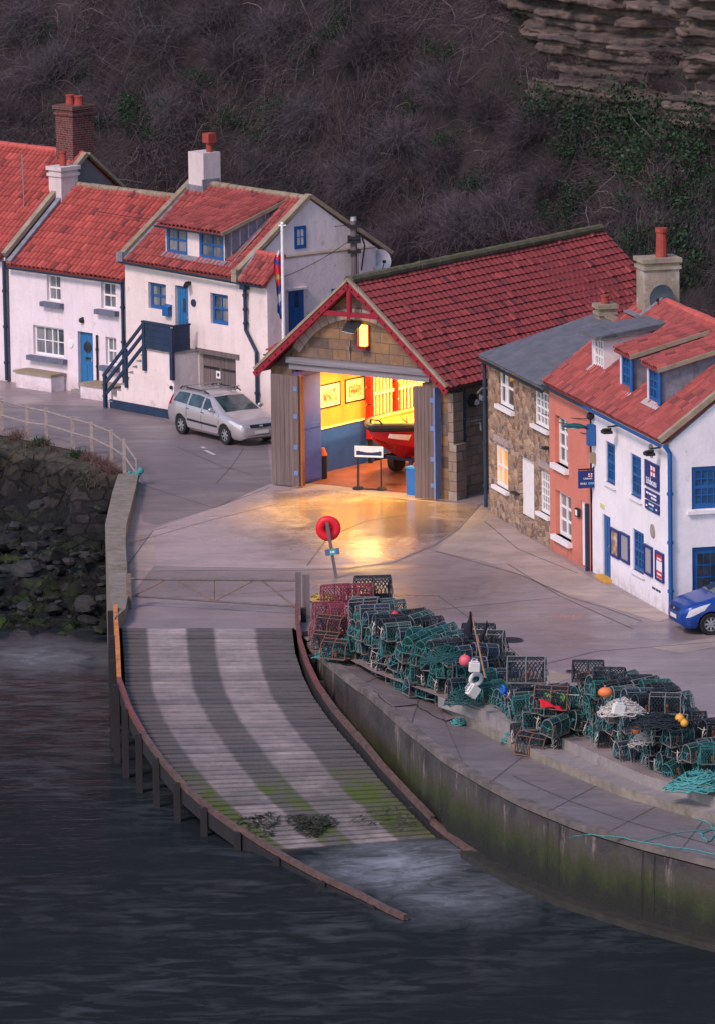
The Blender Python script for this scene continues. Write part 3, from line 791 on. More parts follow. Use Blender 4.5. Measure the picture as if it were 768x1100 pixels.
spots = [(20, 545, .55), (67, 558, .5), (8, 585, .4), (35, 590, .45), (74, 590, .5), (55, 572, .4), (95, 575, .4), (28, 612, .4), (60, 600, .55), (84, 612, .45), (100, 600, .35), (44, 640, .35), (75, 636, .4), (100, 630, .4), (90, 650, .4), (103, 655, .4), (60, 655, .3), (30, 655, .3), (108, 676, .35), (95, 668, .3)]
for i in range(75): spots.append((r.uniform(-8, 118), r.uniform(498, 545), r.uniform(.14, .34)))
for i in range(190): spots.append((r.uniform(-5, 114), r.uniform(528, 676), r.uniform(.08, .27)))
for i, (px, py, sz) in enumerate(spots):
    p = G(px, py, -2.0)
    for _ in range(4): p = G(px, py, shore_z(p[0], p[1]))
    if i > 20 and p[2] > -.55: continue
    o = protos[i] if i < 7 else protos[i % 7].copy()
    if i >= 7: COL.objects.link(o)
    o.location = (p[0], p[1], p[2] + sz * .1); o.rotation_euler = (r.uniform(-.3, .3), r.uniform(-.3, .3), r.uniform(0, 6))
    k = sz * 1.0; o.scale = (k * r.uniform(.8, 1.3), k * r.uniform(.8, 1.2), k * r.uniform(.45, .75))
    tag(o, 'dark boulder lying on the weedy foreshore below the railings', 'rock', 'boulders on the foreshore')

# ---- hillside
FOOT = np.array([(-80, 50), (-40, 43), (-14, 37), (-6, 32), (3, 26), (9, 20), (14, 14), (18, 6), (22, -4), (27, -20), (36, -45), (50, -90)], float)
def hill_z(X, Y):
    X = np.asarray(X, float); Y = np.asarray(Y, float)
    D, _ = seg_dist(X, Y, FOOT)
    yf = np.interp(X, FOOT[:, 0], FOOT[:, 1])
    D = np.where(Y > yf, D, -D)
    D = D + (fbm(X * .16 + 3, Y * .16, 3) - .45) * 3.2
    return np.where(D > 0, D * 1.35 + (fbm(X * .45, Y * .45, 4) - .47) * 2.0, D * .3 - .1)
def hill_hit(px, py):
    d = ray(px, py); d = d / np.linalg.norm(d)
    t = np.linspace(235, 340, 1051); P = CAM + t[:, None] * d
    k = np.argmax(hill_z(P[:, 0], P[:, 1]) > P[:, 2])
    return P[k]
gx = np.arange(-78, 60, .7); gy = np.arange(-60, 95, .7)
X, Y = np.meshgrid(gx, gy); Zh = np.minimum(hill_z(X, Y), 46)
ny2, nx2 = X.shape; idx = np.arange(nx2 * ny2).reshape(ny2, nx2)
Fq = np.stack([idx[:-1, :-1], idx[:-1, 1:], idx[1:, 1:], idx[1:, :-1]], -1).reshape(-1, 4)
keep = Zh.ravel()[Fq].max(1) > -1.5
s = N('hill_soil'); co = s.coord()
col = s.mix(s.ramp(s.noise(co, .5, 8, .7), [(.35, 0), (.65, 1)]), (.018, .014, .016), (.055, .042, .040))
col = s.mix(s.math('MULTIPLY', s.ramp(s.noise(co, .33, 6, .6), [(.55, 0), (.68, 1)]), .6), col, (.018, .026, .014))
s.color(col); s.rough(.95); s.bump(s.noise(co, 3, 8, .75), .9, .2); M['soil'] = s.m
tag(raw_mesh('hillside', np.stack([X, Y, Zh], -1).reshape(-1, 3), Fq[keep], M['soil'], smooth=True), kind='structure')

# rock outcrop: bedded sandstone
CB = [(470, -25), (500, 8), (528, 42), (552, 72), (580, 92), (620, 102), (660, 108), (700, 112), (740, 118), (775, 124), (830, 132), (900, 140)]
base = np.array([hill_hit(*p) for p in CB])
sp = np.concatenate([[0], np.cumsum(np.linalg.norm(np.diff(base, axis=0), axis=1))])
ns, nt = 260, 200
S_ = np.linspace(0, sp[-1], ns); T_ = np.linspace(-.4, 9, nt)
Bx, By, Bz = (np.interp(S_, sp, base[:, k]) for k in range(3))
SS, TT = np.meshgrid(S_, T_)
tw = TT + Bz[None, :] * .75 + (fbm(SS * .35, SS * 0 + 2, 3) - .5) * .5 + (fbm(SS * 1.4, TT * .3, 2) - .5) * .10
lay = np.floor(tw * 3.2); hard = _T[lay.astype(int) % 256, 7]; fr = tw * 3.2 - lay
lay2 = np.floor(tw * .75); hard2 = _T[lay2.astype(int) % 256, 19]
blk = _T[np.floor(SS * (.45 + hard * .9) + hard * 9).astype(int) % 256, lay.astype(int) % 256]
disp = (hard - .5) * .40 + (hard2 - .5) * .8 + (blk - .5) * .62 - .22 * (np.abs(fr - .5) * 2) ** 6 + (np.round(fbm(SS * 2.0, TT * 2.2, 4) * 9) / 9 - .5) * .6 + .05 * TT + (fbm(SS * .22 + 5, TT * .1, 2) - .5) * 2.2
dirx = np.gradient(Bx, S_); diry = np.gradient(By, S_); ln = np.hypot(dirx, diry)
nxo, nyo = diry / ln, -dirx / ln
if np.mean(nyo) > 0: nxo, nyo = -nxo, -nyo
# soften normals
ker = np.ones(25) / 25; nxo = np.convolve(np.pad(nxo, 12, 'edge'), ker, 'valid'); nyo = np.convolve(np.pad(nyo, 12, 'edge'), ker, 'valid')
Vx = Bx[None] + nxo[None] * (disp + .25); Vy = By[None] + nyo[None] * (disp + .25); Vz = Bz[None] + TT
idx = np.arange(ns * nt).reshape(nt, ns)
Fq = np.stack([idx[:-1, :-1], idx[:-1, 1:], idx[1:, 1:], idx[1:, :-1]], -1).reshape(-1, 4)
s = N('sandstone'); co = s.coord(scale=(.25, .25, 3.2)); co1 = s.coord()
col = s.ramp(s.noise(co, 1.2, 7, .7, .5), [(.3, (.035, .032, .037)), (.48, (.11, .084, .074)), (.64, (.20, .148, .120))])
col = s.mix(s.math('MULTIPLY', s.ramp(s.noise(co1, .8, 7, .7), [(.5, 0), (.68, 1)]), .6), col, (.03, .028, .028))
s.color(col); s.rough(.9); s.bump(s.noise(s.coord(scale=(1, 1, 3)), 3, 8, .75), .8, .1); M['sandstone'] = s.m
tag(raw_mesh('cliff', np.stack([Vx, Vy, Vz], -1).reshape(-1, 3), Fq, M['sandstone']), kind='structure')

# ---- scrub
def twig_mat(name, cols, rough=.9):
    s = N(name); g = s.n.new('ShaderNodeNewGeometry')
    n = len(cols); s.color(s.ramp(g.outputs['Random Per Island'], [(i / (n - 1), c) for i, c in enumerate(cols)])); s.rough(rough)
    s.b.inputs['Specular IOR Level'].default_value = .15
    return s.m
M['twig'] = twig_mat('twig', [(.034, .030, .042), (.10, .082, .094), (.062, .052, .062), (.115, .085, .078), (.045, .038, .05), (.19, .16, .165)])
M['twig_grey'] = twig_mat('twig_grey', [(.06, .052, .062), (.15, .125, .138), (.095, .08, .09)])
M['straw'] = twig_mat('straw', [(.10, .075, .055), (.19, .15, .11), (.14, .10, .075)])
M['ivy'] = twig_mat('ivy', [(.009, .021, .013), (.021, .052, .027), (.038, .080, .036), (.012, .028, .017)], .55)
def twigs(root, dir0, length, width, gravity, rng, segs=4, curl=.25):
    """root,dir0: n x 3. returns ribbon verts / quads"""
    n = len(root); P = [root]; d = dir0 / np.linalg.norm(dir0, axis=1, keepdims=True)
    bend = rng.normal(size=(n, 3)) * curl
    for k in range(segs):
        P.append(P[-1] + d * (length[:, None] / segs))
        d = d + bend * .5 + np.array([0, 0, -1.]) * gravity[:, None] * (k + 1) / segs + rng.normal(size=(n, 3)) * curl * .4
        d /= np.linalg.norm(d, axis=1, keepdims=True)
    wv = np.stack([rng.normal(size=n), rng.normal(size=n) * .35, rng.normal(size=n) * .6], 1); wv /= np.linalg.norm(wv, axis=1, keepdims=True)
    V = np.zeros((n, (segs + 1) * 2, 3))
    for k in range(segs + 1):
        w_ = (width * (1 - .8 * k / segs))[:, None] / 2
        V[:, 2 * k] = P[k] - wv * w_; V[:, 2 * k + 1] = P[k] + wv * w_
    F = []
    for k in range(segs): F.append([2 * k, 2 * k + 1, 2 * k + 3, 2 * k + 2])
    F = (np.arange(n)[:, None, None] * ((segs + 1) * 2) + np.array(F)[None]).reshape(-1, 4)
    return V.reshape(-1, 3), F
def on_hill(n, rng, px0=-60, px1=830, z1=16):
    x = rng.uniform(-16, 24, n * 4); y = rng.uniform(0, 52, n * 4)
    z = hill_z(x, y); P = np.stack([x, y, z], 1)
    P = P[(z > -.2) & (z < z1)]
    return P[:n]
r = np.random.default_rng(21)
P = on_hill(150000, r)
fa = fbm(P[:, 0] * .28, P[:, 1] * .28 + P[:, 2] * .2, 3); fb = fbm(P[:, 0] * .3 + 40, P[:, 2] * .3 + 7, 3); dens = fbm(P[:, 0] * .5 + 11, P[:, 2] * .5 + P[:, 1] * .2, 3)
k = dens + r.uniform(-.2, .2, len(P)) > .38; P, fa, fb = P[k], fa[k], fb[k]
ang = (fa - .47) * 9
D0 = np.stack([np.sin(ang) * .9, -.55 + 0 * ang, .55 + (fb - .45) * 2.5], 1) + r.normal(size=P.shape) * .26
V, F = twigs(P - [0, 0, .15], D0, r.uniform(.7, 2.3, len(P)), r.uniform(.010, .022, len(P)), r.uniform(.5, 1.5, len(P)), r)
tag(raw_mesh('hillside_scrub', V, F, M['twig']), 'bare purple brown scrub and brambles covering the whole dark hillside', 'scrub', None, 'stuff')
# long crooked pale branches lying through the scrub
P = on_hill(1000, r); fa = fbm(P[:, 0] * .28, P[:, 1] * .28 + P[:, 2] * .2, 3); ang = (fa - .47) * 9
D0 = np.stack([np.sin(ang) + r.normal(size=len(P)) * .6, -.4 + 0 * ang, .5 + r.normal(size=len(P)) * .5], 1)
V, F = twigs(P + [0, -.15, .1], D0, r.uniform(1.0, 3.0, len(P)), r.uniform(.02, .04, len(P)), r.uniform(.2, .9, len(P)), r, 7, .5)
tag(raw_mesh('bramble_branches', V, F, twig_mat('branch', [(.08, .07, .075), (.18, .145, .14), (.12, .10, .10)])), 'long crooked pale bramble branches trailing through the scrub', 'brambles', None, 'stuff')
# undergrowth: dead grass and dark leaves
P = on_hill(16000, r); g_ = fbm(P[:, 0] * .35 + 70, P[:, 1] * .35, 3); P = P[(g_ + r.uniform(-.08, .08, len(P))) > .53]
V, F = twigs(P, np.stack([r.normal(size=len(P)) * .5, r.normal(size=len(P)) * .3 - .4, np.ones(len(P)) * .6], 1), r.uniform(.4, 1.1, len(P)), r.uniform(.02, .04, len(P)), r.uniform(.5, 1.3, len(P)), r, 3)
tag(raw_mesh('dead_grass', V, F, M['straw']), 'pale dead grass in tufts among the scrub on the hillside', 'grass', None, 'stuff')

# individual leafless shrubs with rounded crowns
def shrub_mesh(seed, mat, n=7000):
    r = np.random.default_rng(seed)
    th = r.uniform(0, 2 * PI, n); el = r.uniform(.1, 1.45, n)
    d = np.stack([np.cos(th) * np.cos(el), np.sin(th) * np.cos(el), np.sin(el)], 1)
    lob = 1 + .25 * np.sin(3 * th + seed) + .15 * np.sin(5 * th + 2 * el)
    start = d * (r.random(n) ** .6 * .62 * lob)[:, None] * [1, 1, .8]
    V, F = twigs(start, d + r.normal(size=(n, 3)) * .75, r.uniform(.14, .34, n) * lob, r.uniform(.003, .006, n), r.uniform(.0, .7, n), r, 4, .4)
    # limbs
    m = 26; th = r.uniform(0, 2 * PI, m); el = r.uniform(.3, 1.4, m)
    d2 = np.stack([np.cos(th) * np.cos(el), np.sin(th) * np.cos(el), np.sin(el)], 1)
    V2, F2 = twigs(np.zeros((m, 3)), d2, r.uniform(.5, .8, m), np.full(m, .05), r.uniform(0, .2, m), r, 4, .15)
    return np.vstack([V, V2]), np.vstack([F, F2 + len(V)])
shp = []
for k in range(3):
    V, F = shrub_mesh(40 + k, None); o = raw_mesh('leafless_shrub', V, F, M['twig_grey'] if k != 1 else M['twig']); shp.append(o)
spots = [(500, 232, 2.3), (455, 245, 2.0), (545, 222, 2.0), (420, 262, 1.6), (520, 120, 2.4), (470, 90, 2.2), (430, 150, 2.2), (575, 135, 2.0), (380, 185, 2.0), (330, 120, 2.0),
         (250, 60, 2.2), (160, 40, 2.2), (60, 70, 2.2), (20, 120, 2.0), (110, 120, 1.8), (300, 30, 2.0), (400, 50, 2.2), (290, 175, 1.7), (360, 235, 1.5), (480, 170, 2.0), (190, 110, 1.8), (30, 20, 2.2), (590, 190, 1.6), (225, 20, 2.0)]
for i, (px, py, sz) in enumerate(spots):
    p = hill_hit(px, py + 14)
    o = shp[i] if i < 3 else shp[i % 3].copy()
    if i >= 3: COL.objects.link(o)
    o.location = p; o.rotation_euler = (.45, r.uniform(-.15, .15), r.uniform(0, 6) if i > 2 else 0); o.scale = (sz * r.uniform(.9, 1.25), sz, sz * r.uniform(.75, .95))
    if i in (0, 1, 2, 3): tag(o, ['widest of the pale rounded leafless shrubs just above the boathouse ridge', 'pale leafless shrub left of the widest one above the boathouse ridge', 'pale leafless shrub right of the widest one above the boathouse ridge', 'smallest pale leafless shrub behind the satellite dish and boathouse apex'][i], 'shrub', 'leafless shrubs on the hillside')
    else: tag(o, 'tangled leafless shrub among the scrub on the dark upper hillside', 'shrub', 'leafless shrubs on the hillside')
# ivy and evergreen patches
def ivy_mesh(seed, n):
    r = np.random.default_rng(seed); c = r.normal(size=(14, 3)) * [.42, .3, .34]
    p = c[r.integers(0, 14, n)] + r.normal(size=(n, 3)) * .17
    a = r.normal(size=(n, 3)); a /= np.linalg.norm(a, axis=1, keepdims=True)
    b = np.cross(a, r.normal(size=(n, 3))); b /= np.linalg.norm(b, axis=1, keepdims=True)
    L_ = r.uniform(.025, .055, n)[:, None]; W_ = L_ * .75
    V = np.stack([p - a * L_, p + b * W_, p + a * L_, p - b * W_], 1).reshape(-1, 3)
    return V, np.arange(4 * n).reshape(-1, 4)
ivp = [raw_mesh('ivy_clump', *ivy_mesh(60 + k, 1050), M['ivy']) for k in range(3)]
spots = [(600, 128, 1.3), (640, 130, 1.5), (668, 150, 1.6), (700, 135, 1.5), (735, 150, 1.6), (690, 175, 1.2), (750, 185, 1.5), (720, 210, 1.2), (740, 240, 1.5), (760, 280, 1.4), (735, 300, 1.0), (612, 160, .9), (585, 120, .9),
         (150, 118, 1.1), (172, 140, .9), (148, 135, .8), (310, 120, .8), (290, 140, .9), (40, 42, .8), (215, 85, .7), (365, 30, .8), (470, 62, .7), (480, 155, .7), (505, 200, .6), (620, 215, .9), (640, 290, 1.0), (90, 80, .6), (330, 60, .7), (250, 130, .7), (440, 120, .6), (600, 235, .8), (690, 265, 1.1), (765, 225, 1.3), (768, 135, 1.2)]
for i, (px, py, sz) in enumerate(spots):
    p = hill_hit(px, py)
    o = ivp[i] if i < 3 else ivp[i % 3].copy()
    if i >= 3: COL.objects.link(o)
    o.location = p + np.array([0, -.25, .1]); o.rotation_euler = (.3, r.uniform(-.3, .3), r.uniform(-.6, .6)); o.scale = (sz * 1.15, sz * .8, sz)
    tag(o, 'dark green ivy clump on the slope right of the boathouse roof' if px > 560 else 'dark green evergreen clump showing through the bare scrub', 'ivy', 'ivy clumps on the hillside')

# rough grass and dead plants on the lip of the bank
n = 5200; t = r.uniform(0, 1, n); xs_ = np.interp(t, [0, 1], [-20, 138]); ys_ = np.interp(xs_, [p[0] for p in EDGE_L], [p[1] for p in EDGE_L])
P = np.array([G(x, y) for x, y in zip(xs_, ys_)]); off = r.gamma(1.6, .55, n); P[:, 1] -= off; P[:, 0] -= off * .35 * np.clip((xs_ - 80) / 60, 0, 1)
P[:, 2] = [shore_z(x, y) for x, y in P[:, :2]]; cl = fbm(P[:, 0] * 1.3, P[:, 1] * 1.3, 2); P = P[(P[:, 2] > -1.2) & (cl + r.uniform(-.1, .1, n) > .45)]
V, F = twigs(P, np.stack([r.normal(size=len(P)) * .5, r.normal(size=len(P)) * .4 - .3, np.ones(len(P))], 1), r.uniform(.08, .32, len(P)), r.uniform(.012, .03, len(P)), r.uniform(.4, 1.4, len(P)), r, 3)
tag(raw_mesh('bank_grass', V, F, twig_mat('bank_grass', [(.05, .05, .025), (.10, .085, .05), (.14, .10, .075), (.06, .065, .03)])), 'rough dull grass along the rocky lip below the railing', 'grass', None, 'stuff')
M['dead_plant'] = twig_mat('dead_plant', [(.12, .06, .06), (.18, .11, .095), (.09, .06, .05)])
for k, (px, py, sz, m_) in enumerate(((112, 500, .5, 'dead_plant'), (106, 496, .42, 'dead_plant'), (122, 506, .45, 'dead_plant'), (95, 492, .4, 'dead_plant'), (18, 470, .5, 'dead_plant'), (44, 476, .38, 'ivy'), (86, 489, .35, 'ivy'))):
    m = 260; th_ = r.uniform(0, 2 * PI, m); el = r.uniform(.3, 1.5, m)
    d_ = np.stack([np.cos(th_) * np.cos(el), np.sin(th_) * np.cos(el), np.sin(el)], 1)
    V, F = twigs(r.normal(size=(m, 3)) * [.12, .1, .02], d_, r.uniform(.4, 1, m) * sz, np.full(m, .02 if m_ != 'ivy' else .04), r.uniform(.1, .9, m), r, 3)
    o = raw_mesh('roadside_plant', V, F, M[m_]); o.location = G(px, py) + np.array([0, -.12, -.06])
    tag(o, ['withered reddish plant', 'small green plant'][m_ == 'ivy'] + ' growing at the foot of the rusty railing', 'plant', 'plants below the railing')
# ================================================================== BUILDING HELPERS
def front(y=0.): return lambda u, d, z: (u, y + d, z)           # wall facing -v, depth goes in
def right(x=0.): return lambda s, d, z: (x - d, s, z)           # wall facing +u
def left(x=0.): return lambda s, d, z: (x + d, s, z)

def wall_holes(mb, cv, u0, u1, z0, z1, holes=(), th=.3, mi=0, rev=None):
    us = sorted({u0, u1, *[h[0] for h in holes], *[h[1] for h in holes]}); zs = sorted({z0, z1, *[h[2] for h in holes], *[h[3] for h in holes]})
    us = [u for u in us if u0 <= u <= u1]; zs = [z for z in zs if z0 <= z <= z1]
    for a, b in zip(us[:-1], us[1:]):
        for c, d in zip(zs[:-1], zs[1:]):
            m, n = (a + b) / 2, (c + d) / 2
            if any(h[0] < m < h[1] and h[2] < n < h[3] for h in holes): continue
            mb.quad(cv(a, 0, c), cv(b, 0, c), cv(b, 0, d), cv(a, 0, d), mi)
    r = mi if rev is None else rev
    for a, b, c, d in holes:
        mb.quad(cv(a, 0, c), cv(a, th, c), cv(a, th, d), cv(a, 0, d), r)
        mb.quad(cv(b, 0, c), cv(b, th, c), cv(b, th, d), cv(b, 0, d), r)
        mb.quad(cv(a, 0, d), cv(b, 0, d), cv(b, th, d), cv(a, th, d), r)
        mb.quad(cv(a, 0, c), cv(b, 0, c), cv(b, th, c), cv(a, th, c), r)

def cbox(mb, cv, u0, u1, d0, d1, z0, z1, mi=0):
    P = [cv(u, d, z) for z in (z0, z1) for d in (d0, d1) for u in (u0, u1)]
    mb.add(P, [(0, 2, 3, 1), (4, 5, 7, 6), (0, 1, 5, 4), (2, 6, 7, 3), (0, 4, 6, 2), (1, 3, 7, 5)], mi)

def window(root, cv, u0, u1, z0, z1, mat, cols=2, rows=2, d=.1, fw=.06, bar=.028, sash=False, pane=None, sill=None, sillmat=None, silld=.12, parts=None, label=None):
    """frame with glazing bars as one part; pane and sill as its sub-parts"""
    b = MB(); e = .004
    u0 += e; u1 -= e; z0 += e; z1 -= e
    cbox(b, cv, u0, u0 + fw, d, d + .07, z0, z1); cbox(b, cv, u1 - fw, u1, d, d + .07, z0, z1)
    cbox(b, cv, u0 + fw, u1 - fw, d, d + .07, z1 - fw, z1); cbox(b, cv, u0 + fw, u1 - fw, d, d + .07, z0, z0 + fw * 1.2)
    a, c = u0 + fw, u1 - fw; lo, hi = z0 + fw * 1.2, z1 - fw
    xs = parts if parts else [k / cols for k in range(1, cols)]
    for k in xs:
        big = parts is not None
        t = bar * (1.6 if big else 1)
        cbox(b, cv, a + (c - a) * k - t / 2, a + (c - a) * k + t / 2, d + .012, d + .06, lo, hi)
    for k in range(1, rows):
        z = lo + (hi - lo) * k / rows; t = bar * (2.2 if sash and k * 2 == rows else 1)
        cbox(b, cv, a, c, d + (.006 if sash and k * 2 == rows else .014), d + .058, z - t / 2, z + t / 2)
    f = b.build('window', mat, root)
    if label: f['label'] = label
    g = MB(); g.quad(cv(u0 + .01, d + .045, z0 + .01), cv(u1 - .01, d + .045, z0 + .01), cv(u1 - .01, d + .045, z1 - .01), cv(u0 + .01, d + .045, z1 - .01))
    g.build('pane', pane or M['glass'], f)
    if sill:
        s_ = MB(); cbox(s_, cv, u0 - .1, u1 + .1, -silld, d, z0 - sill - .004, z0 - .004); s_.build('sill', sillmat or mat, f)
    return f

def door(root, cv, u0, u1, z0, z1, mat, d=.12, planks=0, handle=True, name='door', label=None):
    b = MB(); e = .005
    cbox(b, cv, u0 + e, u1 - e, d, d + .05, z0 + .02, z1 - e)
    if planks:
        w = (u1 - u0) / planks
        for k in range(planks): cbox(b, cv, u0 + e + k * w + .012, u0 + e + (k + 1) * w - .012, d - .012, d - .001, z0 + .03, z1 - .02)
    else:
        m = (u0 + u1) / 2; h = z1 - z0
        for a, c in ((u0 + .12, m - .05), (m + .05, u1 - .12)):
            cbox(b, cv, a, c, d - .014, d - .001, z0 + .18, z0 + h * .42); cbox(b, cv, a, c, d - .014, d - .001, z0 + h * .5, z1 - .16)
    o = b.build(name, mat, root)
    if label: o['label'] = label
    if handle:
        h = MB(); cbox(h, cv, u1 - .16, u1 - .1, d - .06, d - .013, z0 + .95, z0 + 1.02); h.build('handle', M['galv'], o)
    return o

def roof_plane(mb, A, B, C, D, tw=.215, tl=.32, amp=.09, step=.03, mi=0, sub=8, prof='pan'):
    """tiled slope: A,B eaves left,right; C,D ridge right,left"""
    A, B, C, D = (Vector([float(k) for k in p]) for p in (A, B, C, D))
    W = ((B - A).length + (C - D).length) / 2; H = ((D - A).length + (C - B).length) / 2
    nu = max(1, round(W / tw)); nv = max(1, round(H / tl))
    n = (B - A).cross(D - A).normalized()
    if n.z < 0: n = -n
    cols = nu * sub
    sag = lambda s_, t: .035 * math.sin(s_ * 5.1 + W) * math.sin(t * 3.1) + .018 * math.sin(s_ * 13 + t * 4 + H)
    def pt(i, t): 
        s_ = i / cols
        return (A.lerp(B, s_)).lerp(D.lerp(C, s_), t) + n * sag(s_, t)
    def h(i):
        ph = (i % sub) / sub
        if prof == 'pan': return amp * (0, .55, .88, 1., 1., .92, .62, .0)[i % sub] if sub == 8 else amp * (math.sin(2 * PI * ph) * .8 + .25 * math.sin(4 * PI * ph + .6))
        return amp * (1. if ph < .22 else 0.)
    rr = random.Random(nu * 31 + nv)
    jit = [[rr.uniform(-.004, .004) + (.03 if rr.random() < .03 else 0) for _ in range(nu)] for _ in range(nv)]
    vs = []; fs = []; uv = []
    for j in range(nv):
        for t, o in ((j / nv, step), ((j + 1) / nv, .0)):
            for i in range(cols + 1):
                vs.append(pt(i, t) + n * (h(i) + o + jit[j][min(i // sub, nu - 1)]))
    for j in range(nv):
        b = j * 2 * (cols + 1)
        for i in range(cols):
            fs.append((b + i, b + i + 1, b + cols + 1 + i + 1, b + cols + 1 + i))
            uv.append([(i / sub + .001, j + .01), ((i + 1) / sub - .001, j + .01), ((i + 1) / sub - .001, j + .99), (i / sub + .001, j + .99)])
        # drop at the lower edge of the row
        nb = len(vs)
        for i in range(cols + 1): vs.append(pt(i, j / nv) + n * (h(i) - .012))
        for i in range(cols):
            fs.append((nb + i, nb + i + 1, b + i + 1, b + i)); uv.append([(i / sub + .001, j + .01), ((i + 1) / sub - .001, j + .01), ((i + 1) / sub - .001, j + .02), (i / sub + .001, j + .02)])
    mb.add(vs, fs, mi, uv)
    # boarding under the tiles
    mb.extrude([A - n * .02, B - n * .02, C - n * .02, D - n * .02], -n * .07, mi)

def coping(root, P, w, h, mat, name='coping'):
    b = MB()
    for p, q in zip(P[:-1], P[1:]): b.beam(p, q, w, h)
    return b.build(name, mat, root)
def ridge(root, p, q, mat, r=.13, seg=.45, name='ridge_tiles'):
    b = MB(); p, q = Vector(p), Vector(q); n = max(1, int((q - p).length / seg)); d = (q - p) / n
    sd = d.cross(Vector((0, 0, 1))).normalized()
    for k in range(n):
        a = p + d * k; c = p + d * (k + .96); rr = r * random.uniform(.94, 1.06); vs = []
        for e in (a, c):
            for j in range(7):
                t = -.35 + (PI + .7) * j / 6
                vs.append(e + sd * (rr * math.cos(t)) + Vector((0, 0, rr * math.sin(t) * .9 - .02)))
        b.add(vs, [(j, j + 1, 8 + j, 7 + j) for j in range(6)] + [tuple(range(6, -1, -1)), tuple(range(7, 14))])
    return b.build(name, mat, root)
def chimney(root, u, v, z0, z1, w, dp, mat, pots=((0, 0),), pot_h=.45, capmat=None, pot_r=.13, square=False, rz=0., cap=True):
    b = MB(); b.box(-w / 2, w / 2, -dp / 2, dp / 2, 0, z1 - z0)
    if cap:
        b.box(-w / 2 - .05, w / 2 + .05, -dp / 2 - .05, dp / 2 + .05, z1 - z0 - .32, z1 - z0 - .22)
        b.box(-w / 2 - .07, w / 2 + .07, -dp / 2 - .07, dp / 2 + .07, z1 - z0 - .12, z1 - z0 + .004)
    o = b.build('chimney', mat, root); o.location = (u, v, z0); o.rotation_euler.z = rz
    for x, y in pots:
        p = MB(); zz = z1 - z0
        if square:
            p.tube([(x, y, zz), (x, y, zz + pot_h * .5)], pot_r * .8, 10); p.box(x - pot_r * 1.25, x + pot_r * 1.25, y - pot_r * 1.25, y + pot_r * 1.25, zz + pot_h * .5, zz + pot_h)
        else:
            p.tube([(x, y, zz), (x, y, zz + pot_h * .85), (x, y, zz + pot_h * .86), (x, y, zz + pot_h)], [pot_r * 1.05, pot_r * .9, pot_r * 1.1, pot_r * 1.1], 12)
        p.build('chimney_pot', M['pot_clay'], o)
    f = MB(); f.box(-w / 2 - .09, w / 2 + .09, -dp / 2 - .06, dp / 2 + .06, .0, .0 + .001) if False else None
    return o
def gable(mb, x, v0, v1, ze0, ze1, vr, zr, mi=0, th=.25):
    """triangular gable top on the plane u = x (facing +u), butted on the wall below"""
    P = [(x, v0, ze0), (x, v1, ze1), (x, vr, zr)]
    mb.extrude(P, (-th, 0, 0), mi)
def pipe(root, pts, r=.05, mat=None, name='downpipe', clips=True):
    b = MB(); b.tube(pts, r, 8)
    if clips:
        for p, q in zip(pts[:-1], pts[1:]):
            p, q = Vector(p), Vector(q)
            if (q - p).length > 1.5:
                for k in (.25, .55, .85):
                    c = p.lerp(q, k); b.tube([c - (q - p).normalized() * .04, c + (q - p).normalized() * .04], r * 1.45, 8)
    return b.build(name, mat or M['navy_pipe'], root, smooth=False)
def gutter(root, p, q, mat=None, r=.065):
    b = MB(); p, q = Vector(p), Vector(q); d = q - p; sd = d.cross(Vector((0, 0, 1))).normalized(); vs = []
    for e in (p, q):
        for j in range(6):
            t = PI + PI * j / 5; vs.append(e + sd * (r * math.cos(t)) + Vector((0, 0, r * math.sin(t))))
        for j in range(6):
            t = 2 * PI - PI * j / 5; vs.append(e + sd * (r * .8 * math.cos(t)) + Vector((0, 0, r * .8 * math.sin(t))))
    b.add(vs, [(j, (j + 1) % 12, 12 + (j + 1) % 12, 12 + j) for j in range(12)])
    return b.build('gutter', mat or M['navy_pipe'], root)
def text(body, size, mat, parent, loc, rot, name='lettering', align='CENTER', ext=.004):
    c = bpy.data.curves.new(name, 'FONT'); c.body = body; c.size = size; c.align_x = align; c.align_y = 'CENTER'; c.extrude = ext
    c.materials.append(mat)
    tmp = bpy.data.objects.new('tmp_text', c); COL.objects.link(tmp)
    bpy.context.view_layer.update()
    me = bpy.data.meshes.new_from_object(tmp.evaluated_get(bpy.context.evaluated_depsgraph_get()))
    bpy.data.objects.remove(tmp); me.name = name
    o = bpy.data.objects.new(name, me); COL.objects.link(o); o.parent = parent; o.location = loc; o.rotation_euler = rot
    return o

# ================================================================== FAR LEFT HOUSE + WHITE COTTAGE
C2 = Loc(G(11.5, 410), -46)
def root_at(L, name, label, cat, group=None): return thing(name, label, cat, L.C, L.az, group)
h1 = root_at(C2, 'terraced_house', 'taller white terraced house at the left edge with red pantiles and a red brick chimney', 'house')
b = MB(); U0, U1 = -9., -.16
wall_holes(b, front(), U0, U1, 0, 4.15, []); wall_holes(b, right(U1), 0, 7.2, 0, 4.15, [])
b.extrude([(U0, 7.2, 0), (U1, 7.2, 0), (U1, 7.2, 4.15), (U0, 7.2, 4.15)], (0, -.2, 0)); b.extrude([(U0, 0, 0), (U0, 7.2, 0), (U0, 7.2, 4.15), (U0, 0, 4.15)], (.2, 0, 0))
b.build('wall', M['white_render'], h1)
b = MB(); gable(b, U1, 0, 7.2, 4.15, 4.15, 3.65, 7.12); b.build('gable', M['grey_gable'], h1)
rz = 7.22; b = MB(); roof_plane(b, (U0, -.18, 4.15), (U1 - .05, -.18, 4.15), (U1 - .05, 3.65, rz), (U0, 3.65, rz)); roof_plane(b, (U1 - .05, 7.4, 4.15), (U0, 7.4, 4.15), (U0, 3.65, rz), (U1 - .05, 3.65, rz))
b.build('roof', M['pantile'], h1)
ridge(h1, (U0, 3.65, rz + .04), (U1, 3.65, rz + .04), M['ridge_red'])
